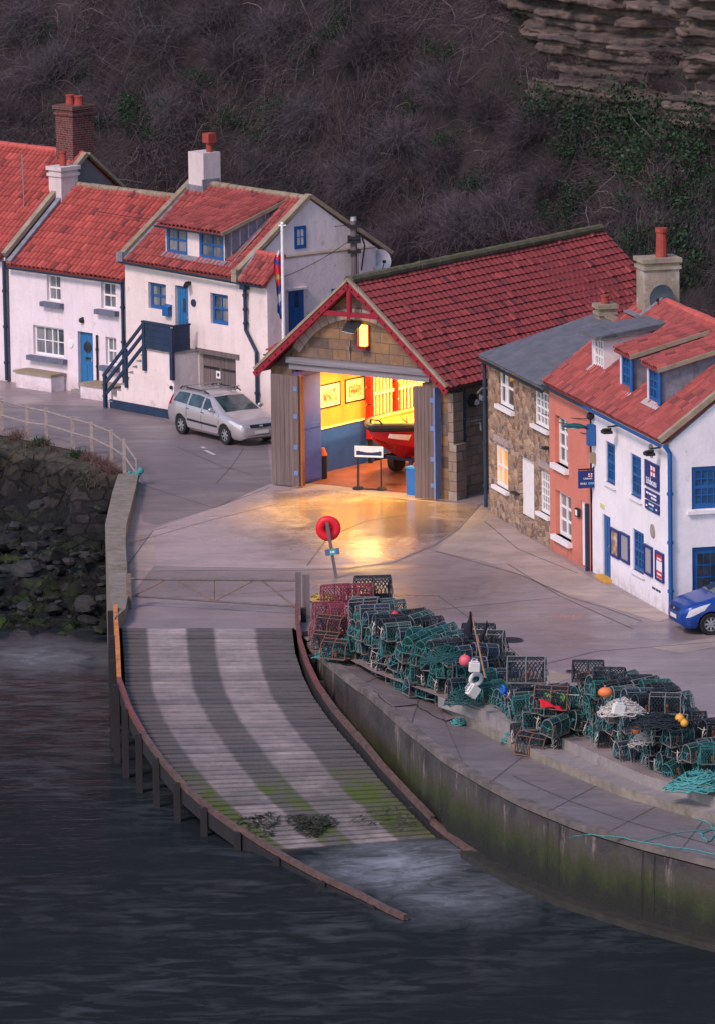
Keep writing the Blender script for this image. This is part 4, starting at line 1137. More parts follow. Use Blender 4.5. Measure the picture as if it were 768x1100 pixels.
coping(h1, [(-.06, -.12, 4.27), (-.06, 3.6, rz + .06)], .22, .14, M['coping'], 'coping')
coping(h1, [(-.06, 3.7, rz + .05), (-.06, 7.3, 4.3)], .18, .1, M['coping'], 'coping')
chimney(h1, -.75, 3.75, 6.6, 8.85, .85, .95, M['brick'], ((-.2, 0), (.22, 0)), .32, pot_r=.15)
gutter(h1, (U0, -.22, 4.1), (U1, -.22, 4.1))
a_ = MB(); a_.tube([(-.9, 1.55, 5.4), (-.9, 1.5, 7.4)], .015, 5); a_.build('aerial', M['galv'], h1)
pipe(h1, [(-.12, -.1, 4.05), (-.1, -.09, .05)], .055)

h2 = root_at(C2, 'white_cottage', 'white cottage with a porthole blue door and grey window boxes between two other houses', 'house')
U0, U1 = 0.02, 5.72; ez = 3.95; rz = 6.32; rv = 2.85
wins = [(1.89, 2.56, 2.90, 3.78), (4.55, 5.25, 2.90, 3.78), (1.17, 2.68, 1.05, 2.03), (4.72, 5.24, 1.05, 1.98)]
dr = (3.36, 4.10, .12, 2.03)
b = MB(); wall_holes(b, front(), U0, U1, 0, ez, wins + [dr]); b.extrude([(U0, 5.7, 0), (U1, 5.7, 0), (U1, 5.7, ez), (U0, 5.7, ez)], (0, -.2, 0))
b.quad((U1, 0, 0), (U1, 5.7, 0), (U1, 5.7, ez), (U1, 0, ez)); b.extrude([(U1, 0, ez), (U1, 5.7, ez), (U1, rv, rz)], (-.1, 0, 0))
b.build('wall', M['white_render'], h2)
for k, w_ in enumerate(wins):
    if k == 2: f = window(h2, front(), *w_, M['white_paint'], rows=2, parts=[.31, .55, .62][:3] if False else [.29, .56, .75], pane=M['glass_net'])
    else: f = window(h2, front(), *w_, M['white_paint'], 2, 2, sash=True, pane=M['glass_net'])
    u0, u1, z0, z1 = w_
    bx = MB(); bx.box(u0 - .16, u1 + .16, -.2, .02, z0 - .18, z0 - .02); bx.build('window_box', M['sill_grey'], f)
dd = door(h2, front(), *dr, M['blue_door'], planks=0)
p = MB(); p.tube([(3.74, .098, 1.52), (3.74, .085, 1.52)], .19, 18); p.build('porthole', M['glass'], dd)
p = MB(); p.box(3.63, 3.86, .09, .118, 1.12, 1.18); p.build('letterbox', M['black_metal'], dd)
b = MB(); b.box(dr[0] - .1, dr[1] + .1, -.25, .1, 0, .11); b.build('doorstep', M['concrete'], h2)
b = MB(); b.tube([(3.02, .0, 1.57), (3.02, -.03, 1.57)], .13, 16); o = b.build('house_plaque', M['white_paint'], h2); o.scale = (1, 1, 1)
b = MB(); b.sphere((3.63, -.07, 2.42), .09, 8, 6); b.box(3.58, 3.68, -.02, .0, 2.32, 2.52); b.build('bulkhead_lamp', M['black_metal'], h2)
pipe(h2, [(4.35, -.05, 2.0), (4.35, -.05, .1)], .035, M['black_metal'])
b = MB(); roof_plane(b, (U0 + .1, -.18, ez), (U1 + .02, -.18, ez), (U1 + .02, rv, rz), (U0 + .1, rv, rz)); roof_plane(b, (U1, 5.85, ez), (U0 + .1, 5.85, ez), (U0 + .1, rv, rz), (U1, rv, rz))
b.build('roof', M['pantile'], h2)
ridge(h2, (U0 + .1, rv, rz + .03), (U1, rv, rz + .03), M['ridge_lichen'])
coping(h2, [(.2, -.15, ez + .12), (.2, 2.5, rz - .1)], .2, .07, M['lead'], 'lead_flashing')
chimney(h2, .02, 2.5, 5.5, 6.98, .62, .75, M['chimney_render'], ((0, 0),), .5, pot_r=.12)
gutter(h2, (U0 + .1, -.22, ez - .06), (U1, -.22, ez - .06))
pipe(h2, [(5.68, -.1, 4.0), (5.7, -.1, .2)], .055)
# bench seat in front
bs = thing('stone_bench', 'whitewashed stone bench with a slab top under the white cottage window', 'bench', C2.w(.98, -.02, 0), C2.az)
b = MB(); b.box(0, 1.75, -.62, -.03, -.02, .5); b.build('base', M['white_render'], bs)
b = MB(); b.box(-.06, 1.82, -.68, -.02, .502, .58); b.build('seat_slab', M['coping'], bs)
bs = thing('stone_bench', 'low whitewashed stone plinth beside the blue porthole door and the navy stair post', 'bench', C2.w(4.3, -.02, 0), C2.az)
b = MB(); b.box(0, 1.5, -.75, -.03, -.02, .42); b.build('base', M['white_render'], bs)
b = MB(); b.box(-.05, 1.5, -.8, -.02, .422, .5); b.build('seat_slab', M['coping'], bs)

# ================================================================== CREAM HOUSE WITH OUTSIDE STAIR
MH = Loc(G(137, 433), -51)
h3 = root_at(MH, 'cream_house', 'cream house with blue windows, a wide dormer and an outside stair to its first floor', 'house')
U0, U1 = 0., 6.05; UA = 7.42; ez = 4.72; rv = 2.86; rz = 7.0; bz = 4.95; bv = 5.9
wins = [(1.22, 2.16, 3.26, 4.12), (4.48, 5.40, 3.1, 4.1)]; dr = (2.63, 3.32, 2.16, 4.16); gd = (3.85, 5.75, .03, 2.2)
b = MB(); wall_holes(b, front(), U0, U1, 0, ez, wins + [dr, gd]); wall_holes(b, front(), U1, UA, 0, 4.62, [])
b.extrude([(U0, bv, 0), (U1, bv, 0), (U1, bv, bz), (U0, bv, bz)], (0, -.2, 0))
b.quad((U0, 0, 0), (U0, bv, 0), (U0, bv, bz), (U0, 0, ez)); b.extrude([(U0, 0, ez), (U0, bv, bz), (U0, rv, rz)], (.2, 0, 0))
b.build('wall', M['cream_render'], h3)
g = MB(); gh = [(3.25, 3.82, 2.75, 4.72)]
gw2 = (4.75, 5.3, 3.3, 3.95)
wall_holes(g, right(U1), 0, bv, 0, ez, [(h[0] - .0, h[1], h[2] - .7, h[3] - .7) for h in []]); gable(g, U1, 0, bv, ez, bz, rv, rz)
g.add([(U1, 0, ez), (U1, bv, ez), (U1, bv, bz)], [(0, 1, 2)])
g.build('gable_wall', M['grey_render'], h3)
for w_ in wins: window(h3, front(), *w_, M['blue'], 2, 2, sash=True, fw=.1, pane=M['glass_net'])
dd = door(h3, front(), *dr, M['blue_door'], planks=5); p = MB(); p.box(2.93, 3.06, .09, .106, 3.3, 3.75); p.build('door_glass', M['glass'], dd)
gdo = MB(); n = 8
for leaf in range(2):
    b = MB(); a = 3.87 + leaf * .93; 
    for k in range(5): b.box(a + k * .185 + .006, a + (k + 1) * .185 - .006, .14 + random.uniform(0, .01), .19, .06, 2.08)
    gl = b.build('garage_door', M['old_wood'], h3)
    for z in (.4, 1.6): h_ = MB(); h_.box(a + .05, a + .85, .12, .139, z, z + .07); h_.build('strap_hinge', M['black_metal'], gl)
b = MB(); b.box(3.7, 5.95, -.04, .14, 2.08, 2.24); b.build('lintel', M['old_wood'], h3)
b = MB(); b.box(4.56, 4.78, .124, .137, 1.32, 1.56); nt = b.build('parking_notice', M['white_paint'], h3)
b = MB(); b.tube([(4.67, .123, 1.44), (4.67, .121, 1.44)], .06, 12); b.build('notice_mark', M['navy'], nt)
# post box and fittings
b = MB(); b.box(2.14, 2.46, -.16, -.002, 3.12, 3.4); b.extrude([(2.12, -.18, 3.4), (2.48, -.18, 3.4), (2.48, 0, 3.48), (2.12, 0, 3.48)], (0, 0, .015)); b.build('letterbox', M['blue'], h3)
b = MB(); b.box(3.36, 3.5, -.12, 0, 4.26, 4.36); b.beam((3.42, -.1, 4.3), (3.55, -.28, 4.22), .14, .1); b.build('floodlight', M['black_metal'], h3)
b = MB(); b.tube([(3.62, 0, 3.68), (3.62, -.04, 3.68)], .12, 14); b.build('house_plaque', M['navy'], h3)
# roof
b = MB(); roof_plane(b, (U0 + .16, -.18, ez), (U1 - .1, -.18, ez), (U1 - .1, rv, rz), (U0 + .16, rv, rz)); roof_plane(b, (U1 - .1, bv + .2, bz - .12), (U0 + .1, bv + .2, bz - .12), (U0 + .1, rv, rz), (U1 - .1, rv, rz))
b.build('roof', M['pantile_old'], h3)
ridge(h3, (U0 + .2, rv, rz + .03), (U1, rv, rz + .03), M['ridge_lichen'])
coping(h3, [(U0 + .05, -.2, ez + .17), (U0 + .05, rv, rz + .14)], .24, .13, M['ridge_lichen'])
coping(h3, [(U1 - .04, -.22, ez + .14), (U1 - .04, rv, rz + .12), (U1 - .04, bv + .3, bz + .0)], .26, .12, M['coping'])
coping(h3, [(U0 + .22, -.16, ez + .1), (U0 + .22, rv - .3, rz - .13)], .12, .05, M['lead'], 'lead_flashing')
b = MB(); b.box(-.12, .2, -.26, -.02, ez - .02, ez + .28); b.build('kneeler', M['lead'], h3)
b = MB(); b.box(U1 - .17, U1 + .09, -.24, -.02, ez - .1, ez + .3); b.build('kneeler', M['coping'], h3)
chimney(h3, .55, rv + .05, 6.6, 8.05, .8, .7, M['chimney_render'], ((.22, 0.05),), .62, pot_r=.13, square=True, cap=False)
b = MB(); b.box(.12, .98, rv - .42, rv - .32, 6.62, 6.98); b.box(.97, 1.03, rv - .4, rv + .3, 6.75, 7.2); b.build('chimney_flashing', M['lead'], h3)
gutter(h3, (U0, -.23, ez - .03), (UA, -.23, 4.62))
pipe(h3, [(6.42, -.12, 4.6), (6.42, -.1, 3.1), (6.95, -.1, 2.45), (6.95, -.09, .05)], .06)
b = MB(); b.box(6.3, 6.54, -.24, -.03, 4.42, 4.62); b.build('hopper', M['navy_pipe'], h3)
# dormer
sl_ = (rz - ez) / (rv + .18); zr = lambda v: ez + (v + .18) * sl_
dv = .22; du0, du1 = 1.88, 5.0; dz0 = zr(dv); dz1 = 6.05
dm = MB(); wall_holes(dm, front(dv), du0, du1, dz0 - .08, dz1, [(1.94, 3.05, dz0 + .1, dz1 - .0), (3.66, 4.94, dz0 + .1, dz1 - .0)])
dor = dm.build('dormer', M['cream_render'], h3)
for w_ in ((1.94, 3.05), (3.66, 4.94)):
    f = window(h3, front(dv), w_[0], w_[1], dz0 + .1, dz1 - .0, M['blue'], 2, 2, d=.02, fw=.1, bar=.06, pane=M['glass_net']); f.name = 'dormer_window'
ve = 2.62; top = zr(ve) + .04
for x in (du0, du1):
    ck = MB(); ck.extrude([(x, dv, dz0 - .1), (x, dv, dz1), (x, ve, top - .02), (x, ve, zr(ve) - .1)], (.03 if x == du0 else -.03, 0, 0)); chk = ck.build('dormer_cheek', M['lead_cheek'], dor)
for k in range(6):
    v = dv + .25 + k * .35; zt = dz1 + (top - dz1) * (v - dv) / (ve - dv)
    sm = MB(); sm.box(du1, du1 + .02, v, v + .03, zr(v) + .02, zt - .03); sm.build('lead_seam', M['grey_paint'], dor)
b = MB(); roof_plane(b, (du0 - .16, dv - .25, dz1 + .02), (du1 + .16, dv - .25, dz1 + .02), (du1 + .1, ve, top + .06), (du0 - .05, ve, top + .06), tl=.3); b.build('dormer_roof', M['pantile_old'], dor)
gutter(dor, (du0 - .16, dv - .28, dz1 - .02), (du1 + .16, dv - .28, dz1 - .02))
b = MB(); b.beam((du1 + .17, dv - .25, dz1 + .0), (du1 + .13, ve, top + .0), .05, .12); b.build('dormer_verge', M['coping'], dor)
b = MB(); b.extrude([(du0 - .2, dv - .16, zr(dv - .16) + .115), (du1 + .1, dv - .16, zr(dv - .16) + .115), (du1 + .1, dv, dz0 + .115), (du0 - .2, dv, dz0 + .115)], (0, 0, .012))
b.extrude([(du1 + .0, dv - .1, zr(dv - .1) + .055), (du1 + .32, dv - .1, zr(dv - .1) + .055), (du1 + .22, ve + .1, zr(ve + .1) + .055), (du1 + .0, ve + .1, zr(ve + .1) + .055)], (0, 0, .01)); b.build('lead_apron', M['lead'], dor)
# annexe at the right corner with its own small roof
b = MB(); wall_holes(b, right(UA), 0, .63, 0, 4.62, []); b.extrude([(UA, 0, 4.62), (UA, .63, 4.62), (UA, .63, 5.40)], (-.1, 0, 0)); b.quad((U1, .63, 0), (UA, .63, 0), (UA, .63, 5.40), (U1, .63, 5.40))
b.box(U1 + .003, 6.35, .633, 5.3, 0, 5.22)
an = b.build('annexe', M['grey_render'], h3)
b = MB(); roof_plane(b, (U1 + .15, -.2, 4.62), (UA + .06, -.2, 4.62), (UA + .06, .63, 5.46), (U1 + .15, .63, 5.46)); b.build('annexe_roof', M['pantile_old'], an)
ridge(an, (U1 + .1, .65, 5.5), (UA + .06, .65, 5.5), M['ridge_red'], .12)
coping(an, [(U1 + .12, -.15, 4.72), (U1 + .12, .6, 5.55)], .1, .05, M['lead'], 'lead_flashing')
# back extension against the gable: door landing and lower roof
UD = 6.35
gdz = MH.onu(310, 312, UD), MH.onu(326, 353, UD)
b = MB(); cbox(b, right(UD), gdz[0][1], gdz[1][1], -.05, .02, gdz[1][2] - .1, gdz[0][2]); gdo = b.build('gable_door', M['blue'], h3)
b = MB(); cbox(b, right(UD), (gdz[0][1] + gdz[1][1]) / 2 - .07, (gdz[0][1] + gdz[1][1]) / 2 + .07, -.065, -.051, gdz[1][2] + .75, gdz[1][2] + 1.2); b.build('door_glass', M['glass'], gdo)
b = MB(); cbox(b, right(UD), gdz[0][1] - .1, gdz[1][1] + .1, -.14, -.0, gdz[0][2] + .003, gdz[0][2] + .07); b.build('door_hood', M['grey_render'], h3)
e0, e1 = MH.onu(288, 378, UA + .6), MH.onu(312, 352, UA)
b = MB(); roof_plane(b, (7.44, -.1, 2.5), (9.0, -.1, 2.5), (9.0, 1.55, 3.02), (7.44, 1.55, 3.02)); lr = b.build('porch_roof', M['pantile_old'], an)
b = MB(); b.box(UA + .004, 8.95, 0, 1.6, 0, 2.45); b.extrude([(8.95, 0, 2.45), (8.95, 1.6, 2.45), (8.95, 1.55, 2.9)], (-.2, 0, 0)); b.build('porch_wall', M['cream_render'], an)
gutter(an, (7.44, -.16, 2.46), (9.0, -.16, 2.46))
b = MB(); cbox(b, right(6.35), 1.5, 4.6, -.01, .28, 5.223, 5.275); cbox(b, right(6.35), 4.6, 5.3, -.006, .28, 5.223, 5.25); b.build('ledge', M['coping'], h3)
q = MH.onu(316, 243, U1), MH.onu(329, 266, U1)
cvp = lambda s_, d, z: (U1 + .03 - d, s_, z)
window(h3, cvp, q[0][1], q[1][1], q[1][2], q[0][2], M['blue'], 2, 2, d=0, fw=.1)
q = MH.onu(356, 310, 6.35), MH.onu(366, 330, 6.35)
cvp = lambda s_, d, z: (6.38 - d, s_, z)
window(h3, cvp, q[0][1], q[1][1] + .3, q[1][2] - .3, q[0][2], M['blue'], 1, 2, d=0, fw=.1)
q = MH.onu(402, 279, U1)
def dish(parent, c, r, nrm_, mat, name='satellite_dish'):
    b = MB(); c = Vector([float(k) for k in c]); nn = Vector(nrm_).normalized(); a = nn.cross(Vector((0, 0, 1))).normalized(); u = a.cross(nn); vs = []; R_ = 5; S = 18
    for i in range(R_ + 1):
        for k in range(S):
            rr = r * i / R_ if i else .001
            vs.append(c + a * (rr * .9 * math.cos(2 * PI * k / S)) + u * (rr * math.sin(2 * PI * k / S)) + nn * (.28 * r * (i / R_) ** 2 - .1 * r))
    fs = [(i * S + k, i * S + (k + 1) % S, (i + 1) * S + (k + 1) % S, (i + 1) * S + k) for i in range(R_) for k in range(S)]
    b.add(vs, fs); o = b.build(name, mat, parent, smooth=True)
    e = MB(); e.tube([c - u * r, c + nn * r * 1.0 - u * r * .2], .015, 5); e.box(*(c.x + nn.x * r - .04, c.x + nn.x * r + .04, c.y + nn.y * r - .04, c.y + nn.y * r + .04, c.z + nn.z * r - u.z * r * .2 - .04, c.z + nn.z * r - u.z * r * .2 + .05))
    e.tube([c - nn * .05, c - nn * .3 - u * .1], .025, 6); e.build('dish_arm', M['black_metal'], o)
    return o
dish(h3, (U1 + .3, q[1], q[2]), .38, (.9, -.35, .25), M['grey_paint'])
# outside stair
st = MB(); s0, s1, lz = .35, 3.82, 2.12; sv = -1.02; n = 9; l0 = 2.35
st.box(l0, s1, sv, -.003, .0, lz)
for k in range(n): st.box(s0 + (l0 - s0) * k / n, s0 + (l0 - s0) * (k + 1) / n - .0005, sv, -.003, 0, lz * (k + 1) / (n + 1))
stairs = st.build('stair', M['cream_render'], h3)
tb = MB(); tb.box(s0 + .05, s1 + .005, sv - .012, sv - .001, 0, .3); tb.build('stair_plinth', M['navy'], stairs)
tr = MB()
for k in range(n): tr.box(s0 + (l0 - s0) * k / n - .02, s0 + (l0 - s0) * (k + 1) / n, sv - .02, -.01, lz * (k + 1) / (n + 1), lz * (k + 1) / (n + 1) + .035)
tr.box(l0, s1 + .03, sv - .03, -.01, lz + .002, lz + .06); tr.build('treads', M['concrete'], stairs)
bal = MB(); y = sv - .05
bal.box(l0 - .06, l0 + .08, y - .05, y + .05, 1.45, lz + .92); bal.box(s1 - .09, s1 + .06, y - .05, y + .05, 1.3, lz + .86)
for k in range(4): bal.box(l0 + .08, s1 - .09, y - .03, y + .01, lz + .1 + k * .2, lz + .1 + k * .2 + .192)
for k in range(4): bal.box(s1 - .02, s1 + .02, y + .05, -.35, lz + .1 + k * .2, lz + .1 + k * .2 + .192)
bal.box(l0 - .08, s1 + .08, y - .06, y + .06, lz + .9, lz + .96)
bal.box(s1 - .05, s1 + .05, y + .06, -.33, lz + .9, lz + .95)
bx_ = s0 - .12; bal.box(bx_ - .06, bx_ + .06, y - .05, y + .05, 0, 1.05)
for dz in (0, -.33, -.72): bal.beam((bx_ - .1, y, 1.02 + dz * .95), (l0, y, lz + .88 + dz), .06, .1)
bal.box(1.32, 1.42, y - .04, y + .04, .78, 2.05)
bal.build('balustrade', M['navy'], stairs)
b = MB(); b.tube([(s1 - .1, sv - .02, 1.05), (s1 - .1, sv - .07, 1.05)], .06, 10); b.build('wall_lamp', M['black_metal'], stairs)

# ================================================================== LIFEBOAT STATION
LB = Loc(G(293, 517), -35.7)
ls = root_at(LB, 'lifeboat_station', 'stone boathouse with a crimson tiled roof, red bargeboards and tall open doors', 'boathouse')
W, D_, ez, rv_, rz = 6.55, 13., 3.5, 3.275, 6.32
b = MB()
b.box(0, .95, 0, .5, 0, ez); b.box(5.62, W, 0, .5, 0, ez)
b.box(.95, 5.62, .05, .5, 3.95, 3.96)
# gable stone above the lintel
b.extrude([(0, .0, ez), (.9, 0, ez), (.9, 0, 3.96), (5.9, 0, 3.96), (5.9, 0, ez), (W, 0, ez), (rv_, 0, rz)], (0, .4, 0))
b.build('front_wall', M['ashlar'], ls)
b = MB(); b.box(0, .4, .5, D_, 0, ez); b.box(W - .4, W, .5, D_, 0, ez); b.box(.4, W - .4, D_ - .4, D_, 0, ez)
b.extrude([(0, D_, ez), (W, D_, ez), (rv_, D_, rz)], (0, -.4, 0))
b.box(W + .003, W + .2, .0, .52, 0, ez - .25); b.extrude([(W + .2, .0, 0), (W + .2, .52, 0), (W + .2, .52, 1.7), (W + .2, .0, 1.7)], (.1, 0, 0)) ; b.build('side_wall', M['ashlar_side_fill'], ls)
# arch ring
b = MB(); cx_, cz, R_ = rv_, 2.74, 2.66; a0, a1 = math.radians(25), math.radians(155); n = 19
for k in range(n):
    t0 = a0 + (a1 - a0) * (k + .03) / n; t1 = a0 + (a1 - a0) * (k + .97) / n; pr = -.05 - random.uniform(0, .015)
    P = [(cx_ + r_ * math.cos(t), pr, cz + r_ * math.sin(t)) for r_, t in ((R_ - .14, t0), (R_ + .18, t0), (R_ + .18, t1), (R_ - .14, t1))]
    if min(p[2] for p in P) < 3.98: continue
    b.extrude(P, (0, .08, 0))
b.build('arch', M['voussoir'], ls)
b = MB(); b.box(.78, 5.98, -.14, .3, 3.56, 3.76); b.box(.72, 6.02, -.22, .3, 3.763, 3.95); b.build('lintel', M['beam_wood'], ls)
# roof
oh = -.42; e_ = .27
zl = lambda u: ez + 0.04 + (rz + .12 - ez - .04) * min(u + e_, W + e_ - u) / (rv_ + e_)
zE = ez - .02; zR = rz + .16
b = MB(); roof_plane(b, (W + e_, oh, zE), (W + e_, D_ + .2, zE), (rv_, D_ + .2, zR), (rv_, oh, zR), tw=.26, tl=.27, amp=.022, step=.038, sub=4)
roof_plane(b, (-e_, D_ + .2, zE), (-e_, oh, zE), (rv_, oh, zR), (rv_, D_ + .2, zR), tw=.26, tl=.27, amp=.022, step=.038, sub=4)
b.build('roof', M['station_tile'], ls)
ridge(ls, (rv_, oh, zR + .03), (rv_, D_ + .2, zR + .03), M['ridge_moss'], .17, .4)
for sg in (-1, 1):
    b = MB(); x0 = rv_ + sg * (rv_ + e_ + .02)
    b.beam((rv_ + sg * .0, oh - .03, zR - .12), (x0, oh - .03, zE - .14), .05, .18); bb = b.build('bargeboard', M['red_paint'], ls)
    b = MB(); b.beam((rv_, oh - .02, zR + .06), (x0, oh - .02, zE + .05), .13, .08); b.build('verge_strip', M['coping'], bb)
    b = MB()
    for k in range(15):
        t = (k + .6) / 15; b.sphere((rv_ + sg * (rv_ + e_) * t, oh - .06, zR - .12 + (zE - zR - .02) * t), .035, 6, 4)
    b.build('studs', M['black_metal'], bb)
b = MB(); zc = 5.38; hw = (zR - .25 - zc) * (rv_ + e_) / (zR - zE); b.box(rv_ - hw, rv_ + hw, oh - .02, oh + .03, zc, zc + .15); b.box(rv_ - .06, rv_ + .06, oh - .035, oh - .022, zc - .1, zR - .15); b.box(rv_ - .09, rv_ + .09, oh - .0, oh + .04, zc + .15, zR - .2)
b.build('gable_truss', M['red_paint'], ls)
# doors: open plank leaves
def leaf(u0, u1, v, mat, name='station_door', edge=None, yaw=0., label=None):
    w = u1 - u0; n = 6
    b = MB()
    for k in range(n): b.box(k * w / n + .003, (k + 1) * w / n - .003, -.035, .035, .04, 3.45)
    o = b.build(name, mat, ls); o.location = (u0, v, 0); o.rotation_euler.z = yaw
    if label: o['label'] = label
    for z in (.45, 1.25, 2.2, 3.05): h = MB(); h.box(w - .16, w - .02, -.055, -.036, z - .07, z + .07); h.build('hinge', M['hinge_blue'], o)
    r_ = MB(); r_.box(.02, w - .02, .036, .07, .3, .45); r_.box(.02, w - .02, .036, .07, 1.7, 1.85); r_.box(.02, w - .02, .036, .07, 3.0, 3.15); r_.build('ledges', mat, o)
    return o
M['hinge_blue'] = plain('hinge_blue', (.14, .22, .42), .5, .2, 4, .1)
leaf(.42, 1.44, -.56, M['door_wood'])
leaf(5.6, 6.3, -.40, M['door_wood'], yaw=math.radians(12))
b = MB(); b.box(6.32, 6.37, -.42, -.1, .04, 3.45); b.build('door_edge', M['hinge_blue'], ls)
b = MB(); b.box(1.40, 1.5, -.5, -.36, .04, 3.45); b.build('door_edge', M['orange_wood'], ls)
b = MB(); b.box(1.12, 1.18, -.32, .95, .04, 3.5)
for z in (.1, 1.7, 3.2): b.box(1.18, 1.2, -.28, .9, z, z + .14)
b.build('inner_door', plain('inner_blue', (.06, .11, .52), .4, .15, 2, .03), ls, )['label'] = 'inward folded royal blue door leaf'
# interior
M['yellow_wall'] = plain('yellow_wall', (.62, .30, .07), .5, .2, 1.2, .05, stain=(.42, .2, .05), stain_amt=.5, streak=True)
M['blue_wall'] = plain('blue_wall', (.02, .075, .42), .45, .25, 1.3, .05)
M['cream_slat'] = plain('cream_slat', (.75, .66, .42), .5, .1, 3, .03)
M['station_floor'] = plain('station_floor', (.26, .085, .05), .3, .4, 1.1, .15, stain=(.12, .04, .03), stain_amt=.7)
b = MB(); b.box(.44, W - .44, .35, D_ - .44, .001, .014); b.build('floor', M['station_floor'], ls)
b = MB(); b.box(.403, .45, .503, D_ - .44, .014, 1.4); b.box(.45, W - .44, D_ - .47, D_ - .403, .014, 1.4); b.build('dado', M['blue_wall'], ls)
b = MB(); b.box(.403, .43, .503, D_ - .44, 1.403, 3.52); b.box(.43, W - .44, D_ - .45, D_ - .403, 1.403, 3.52); b.box(W - .44, W - .403, .503, D_ - .44, .02, 3.52); b.build('inner_lining', M['yellow_wall'], ls)
b = MB(); b.box(.403, W - .403, .51, D_ - .41, 3.53, 3.58); b.build('ceiling', M['cream_slat'], ls)
b = MB(); b.box(.452, .48, .505, 4.2, 1.37, 1.43); b.build('dado_rail', M['cream_slat'], ls)
M['print'] = None
s = N('print'); co = s.coord(); s.color(s.ramp(s.noise(co, 4.5, 6, .7), [(.42, (.75, .66, .42)), (.5, (.5, .38, .2)), (.56, (.16, .1, .05))])); s.rough(.3); M['print'] = s.m
for a, c in ((1.9, 3.0), (3.25, 4.25)):
    b = MB(); z0, z1 = (2.0, 2.75)
    b.box(.431, .46, a, c, z0, z0 + .04); b.box(.431, .46, a, c, z1 - .04, z1); b.box(.431, .46, a, a + .04, z0 + .04, z1 - .04); b.box(.431, .46, c - .04, c, z0 + .04, z1 - .04)
    f = b.build('picture', M['black_metal'], ls)
    b = MB(); b.box(.433, .445, a + .04, c - .04, z0 + .04, z1 - .04); b.build('mount', plain('mount', (.72, .66, .45), .4), f)
    b = MB(); b.box(.446, .45, a + .2, c - .2, z0 + .18, z1 - .18); b.build('print', M['print'], f)
# rack of kit slats along the wall, red posts
M['bright_red'] = plain('bright_red', (.55, .02, .015), .4, .15, 3, .03)
for v in (4.3, 5.65):
    b = MB()
    for z in (.75, 1.3, 1.85, 2.4): b.box(.5, .68, v - .08, v + .08, z + .02, z + .53)
    pr = b.build('red_post', M['bright_red'], ls)
    b = MB(); b.box(.53, .65, v - .05, v + .05, .014, 3.5); b.build('post_core', M['black_metal'], pr)
rk_ = MB()
for z in (1.35, 2.1, 3.3): rk_.box(.55, .62, 4.45, 11.5, z, z + .09)
for k in range(38): rk_.box(.552, .6, 4.5 + k * .185, 4.56 + k * .185, 1.0, 3.29)
rk_.build('kit_rack', M['cream_slat'], ls)
rk_ = MB()
for k in range(24):
    v = 6.0 + k * .23; rk_.box(.462, .545, v, v + .16, 1.45, 2.05)
rk_.build('hanging_kit', M['bright_red'], ls)
# lamps
M['tube_lit'] = emit('tube_lit', (1., .78, .38), 9.)
for k, (u, v) in enumerate(((1.9, 2.2), (4.4, 3.2), (1.9, 5.6), (4.4, 6.6), (1.9, 9.0), (4.4, 10))):
    b = MB(); b.box(u - .09, u + .09, v - .75, v + .75, 3.46, 3.528); f = b.build('strip_light', M['white_paint'], ls)
    b = MB(); b.tube([(u, v - .7, 3.43), (u, v + .7, 3.43)], .03, 8); b.build('lamp_tube', M['tube_lit'], f)
    ld = bpy.data.lights.new('strip_lamp', 'AREA'); ld.shape = 'RECTANGLE'; ld.size = .25; ld.size_y = 1.5; ld.energy = 120; ld.color = (1, .64, .20)
    lo = bpy.data.objects.new('strip_lamp', ld); COL.objects.link(lo); lo.parent = ls; lo.location = (u, v, 3.38)
# gable lamp box, floodlight
b = MB(); z0 = 4.38; b.box(3.42, 3.72, -.26, -.02, z0, z0 + .1); b.box(3.42, 3.46, -.26, -.02, z0 + .1, z0 + .72); b.box(3.46, 3.72, -.06, -.02, z0 + .1, z0 + .72); lbx = b.build('lamp_box', M['red_paint'], ls)
b = MB(); b.box(3.475, 3.68, -.23, -.08, z0 + .11, z0 + .74); b.build('lamp_glass', emit('lamp_glow', (1., .72, .10), 1.6), lbx)
b = MB(); P = [(3.05, -.5, 4.95), (3.6, -.62, 4.92), (3.6, -.3, 5.14), (3.05, -.26, 5.16)]
b.extrude(P, (.02, .06, .10)); b.tube([(3.35, -.35, 5.1), (3.35, -.02, 5.0)], .03, 6); fl = b.build('floodlight', M['black_metal'], ls)
b = MB(); b.extrude([(3.08, -.5, 4.945), (3.57, -.6, 4.915), (3.57, -.33, 5.12), (3.08, -.3, 5.14)], (0, -.004, -.012)); b.build('floodlight_glass', plain('flood_glass', (.6, .62, .62), .15), fl)
fd = bpy.data.lights.new('gable_lamp', 'SPOT'); fd.energy = 2700; fd.color = (1, .56, .06); fd.spot_size = math.radians(76); fd.spot_blend = .9; fd.shadow_soft_size = .15
fo_ = bpy.data.objects.new('gable_lamp', fd); COL.objects.link(fo_); fo_.parent = ls; fo_.location = (3.6, -.8, 4.85); fo_.rotation_euler = (math.radians(-27), 0, math.radians(38))
b = MB(); b.box(2.98, 3.04, -.12, -.02, 4.3, 4.42); b.box(2.99, 3.02, -.05, -.02, 4.0, 4.6); b.build('conduit', M['coping'], ls)
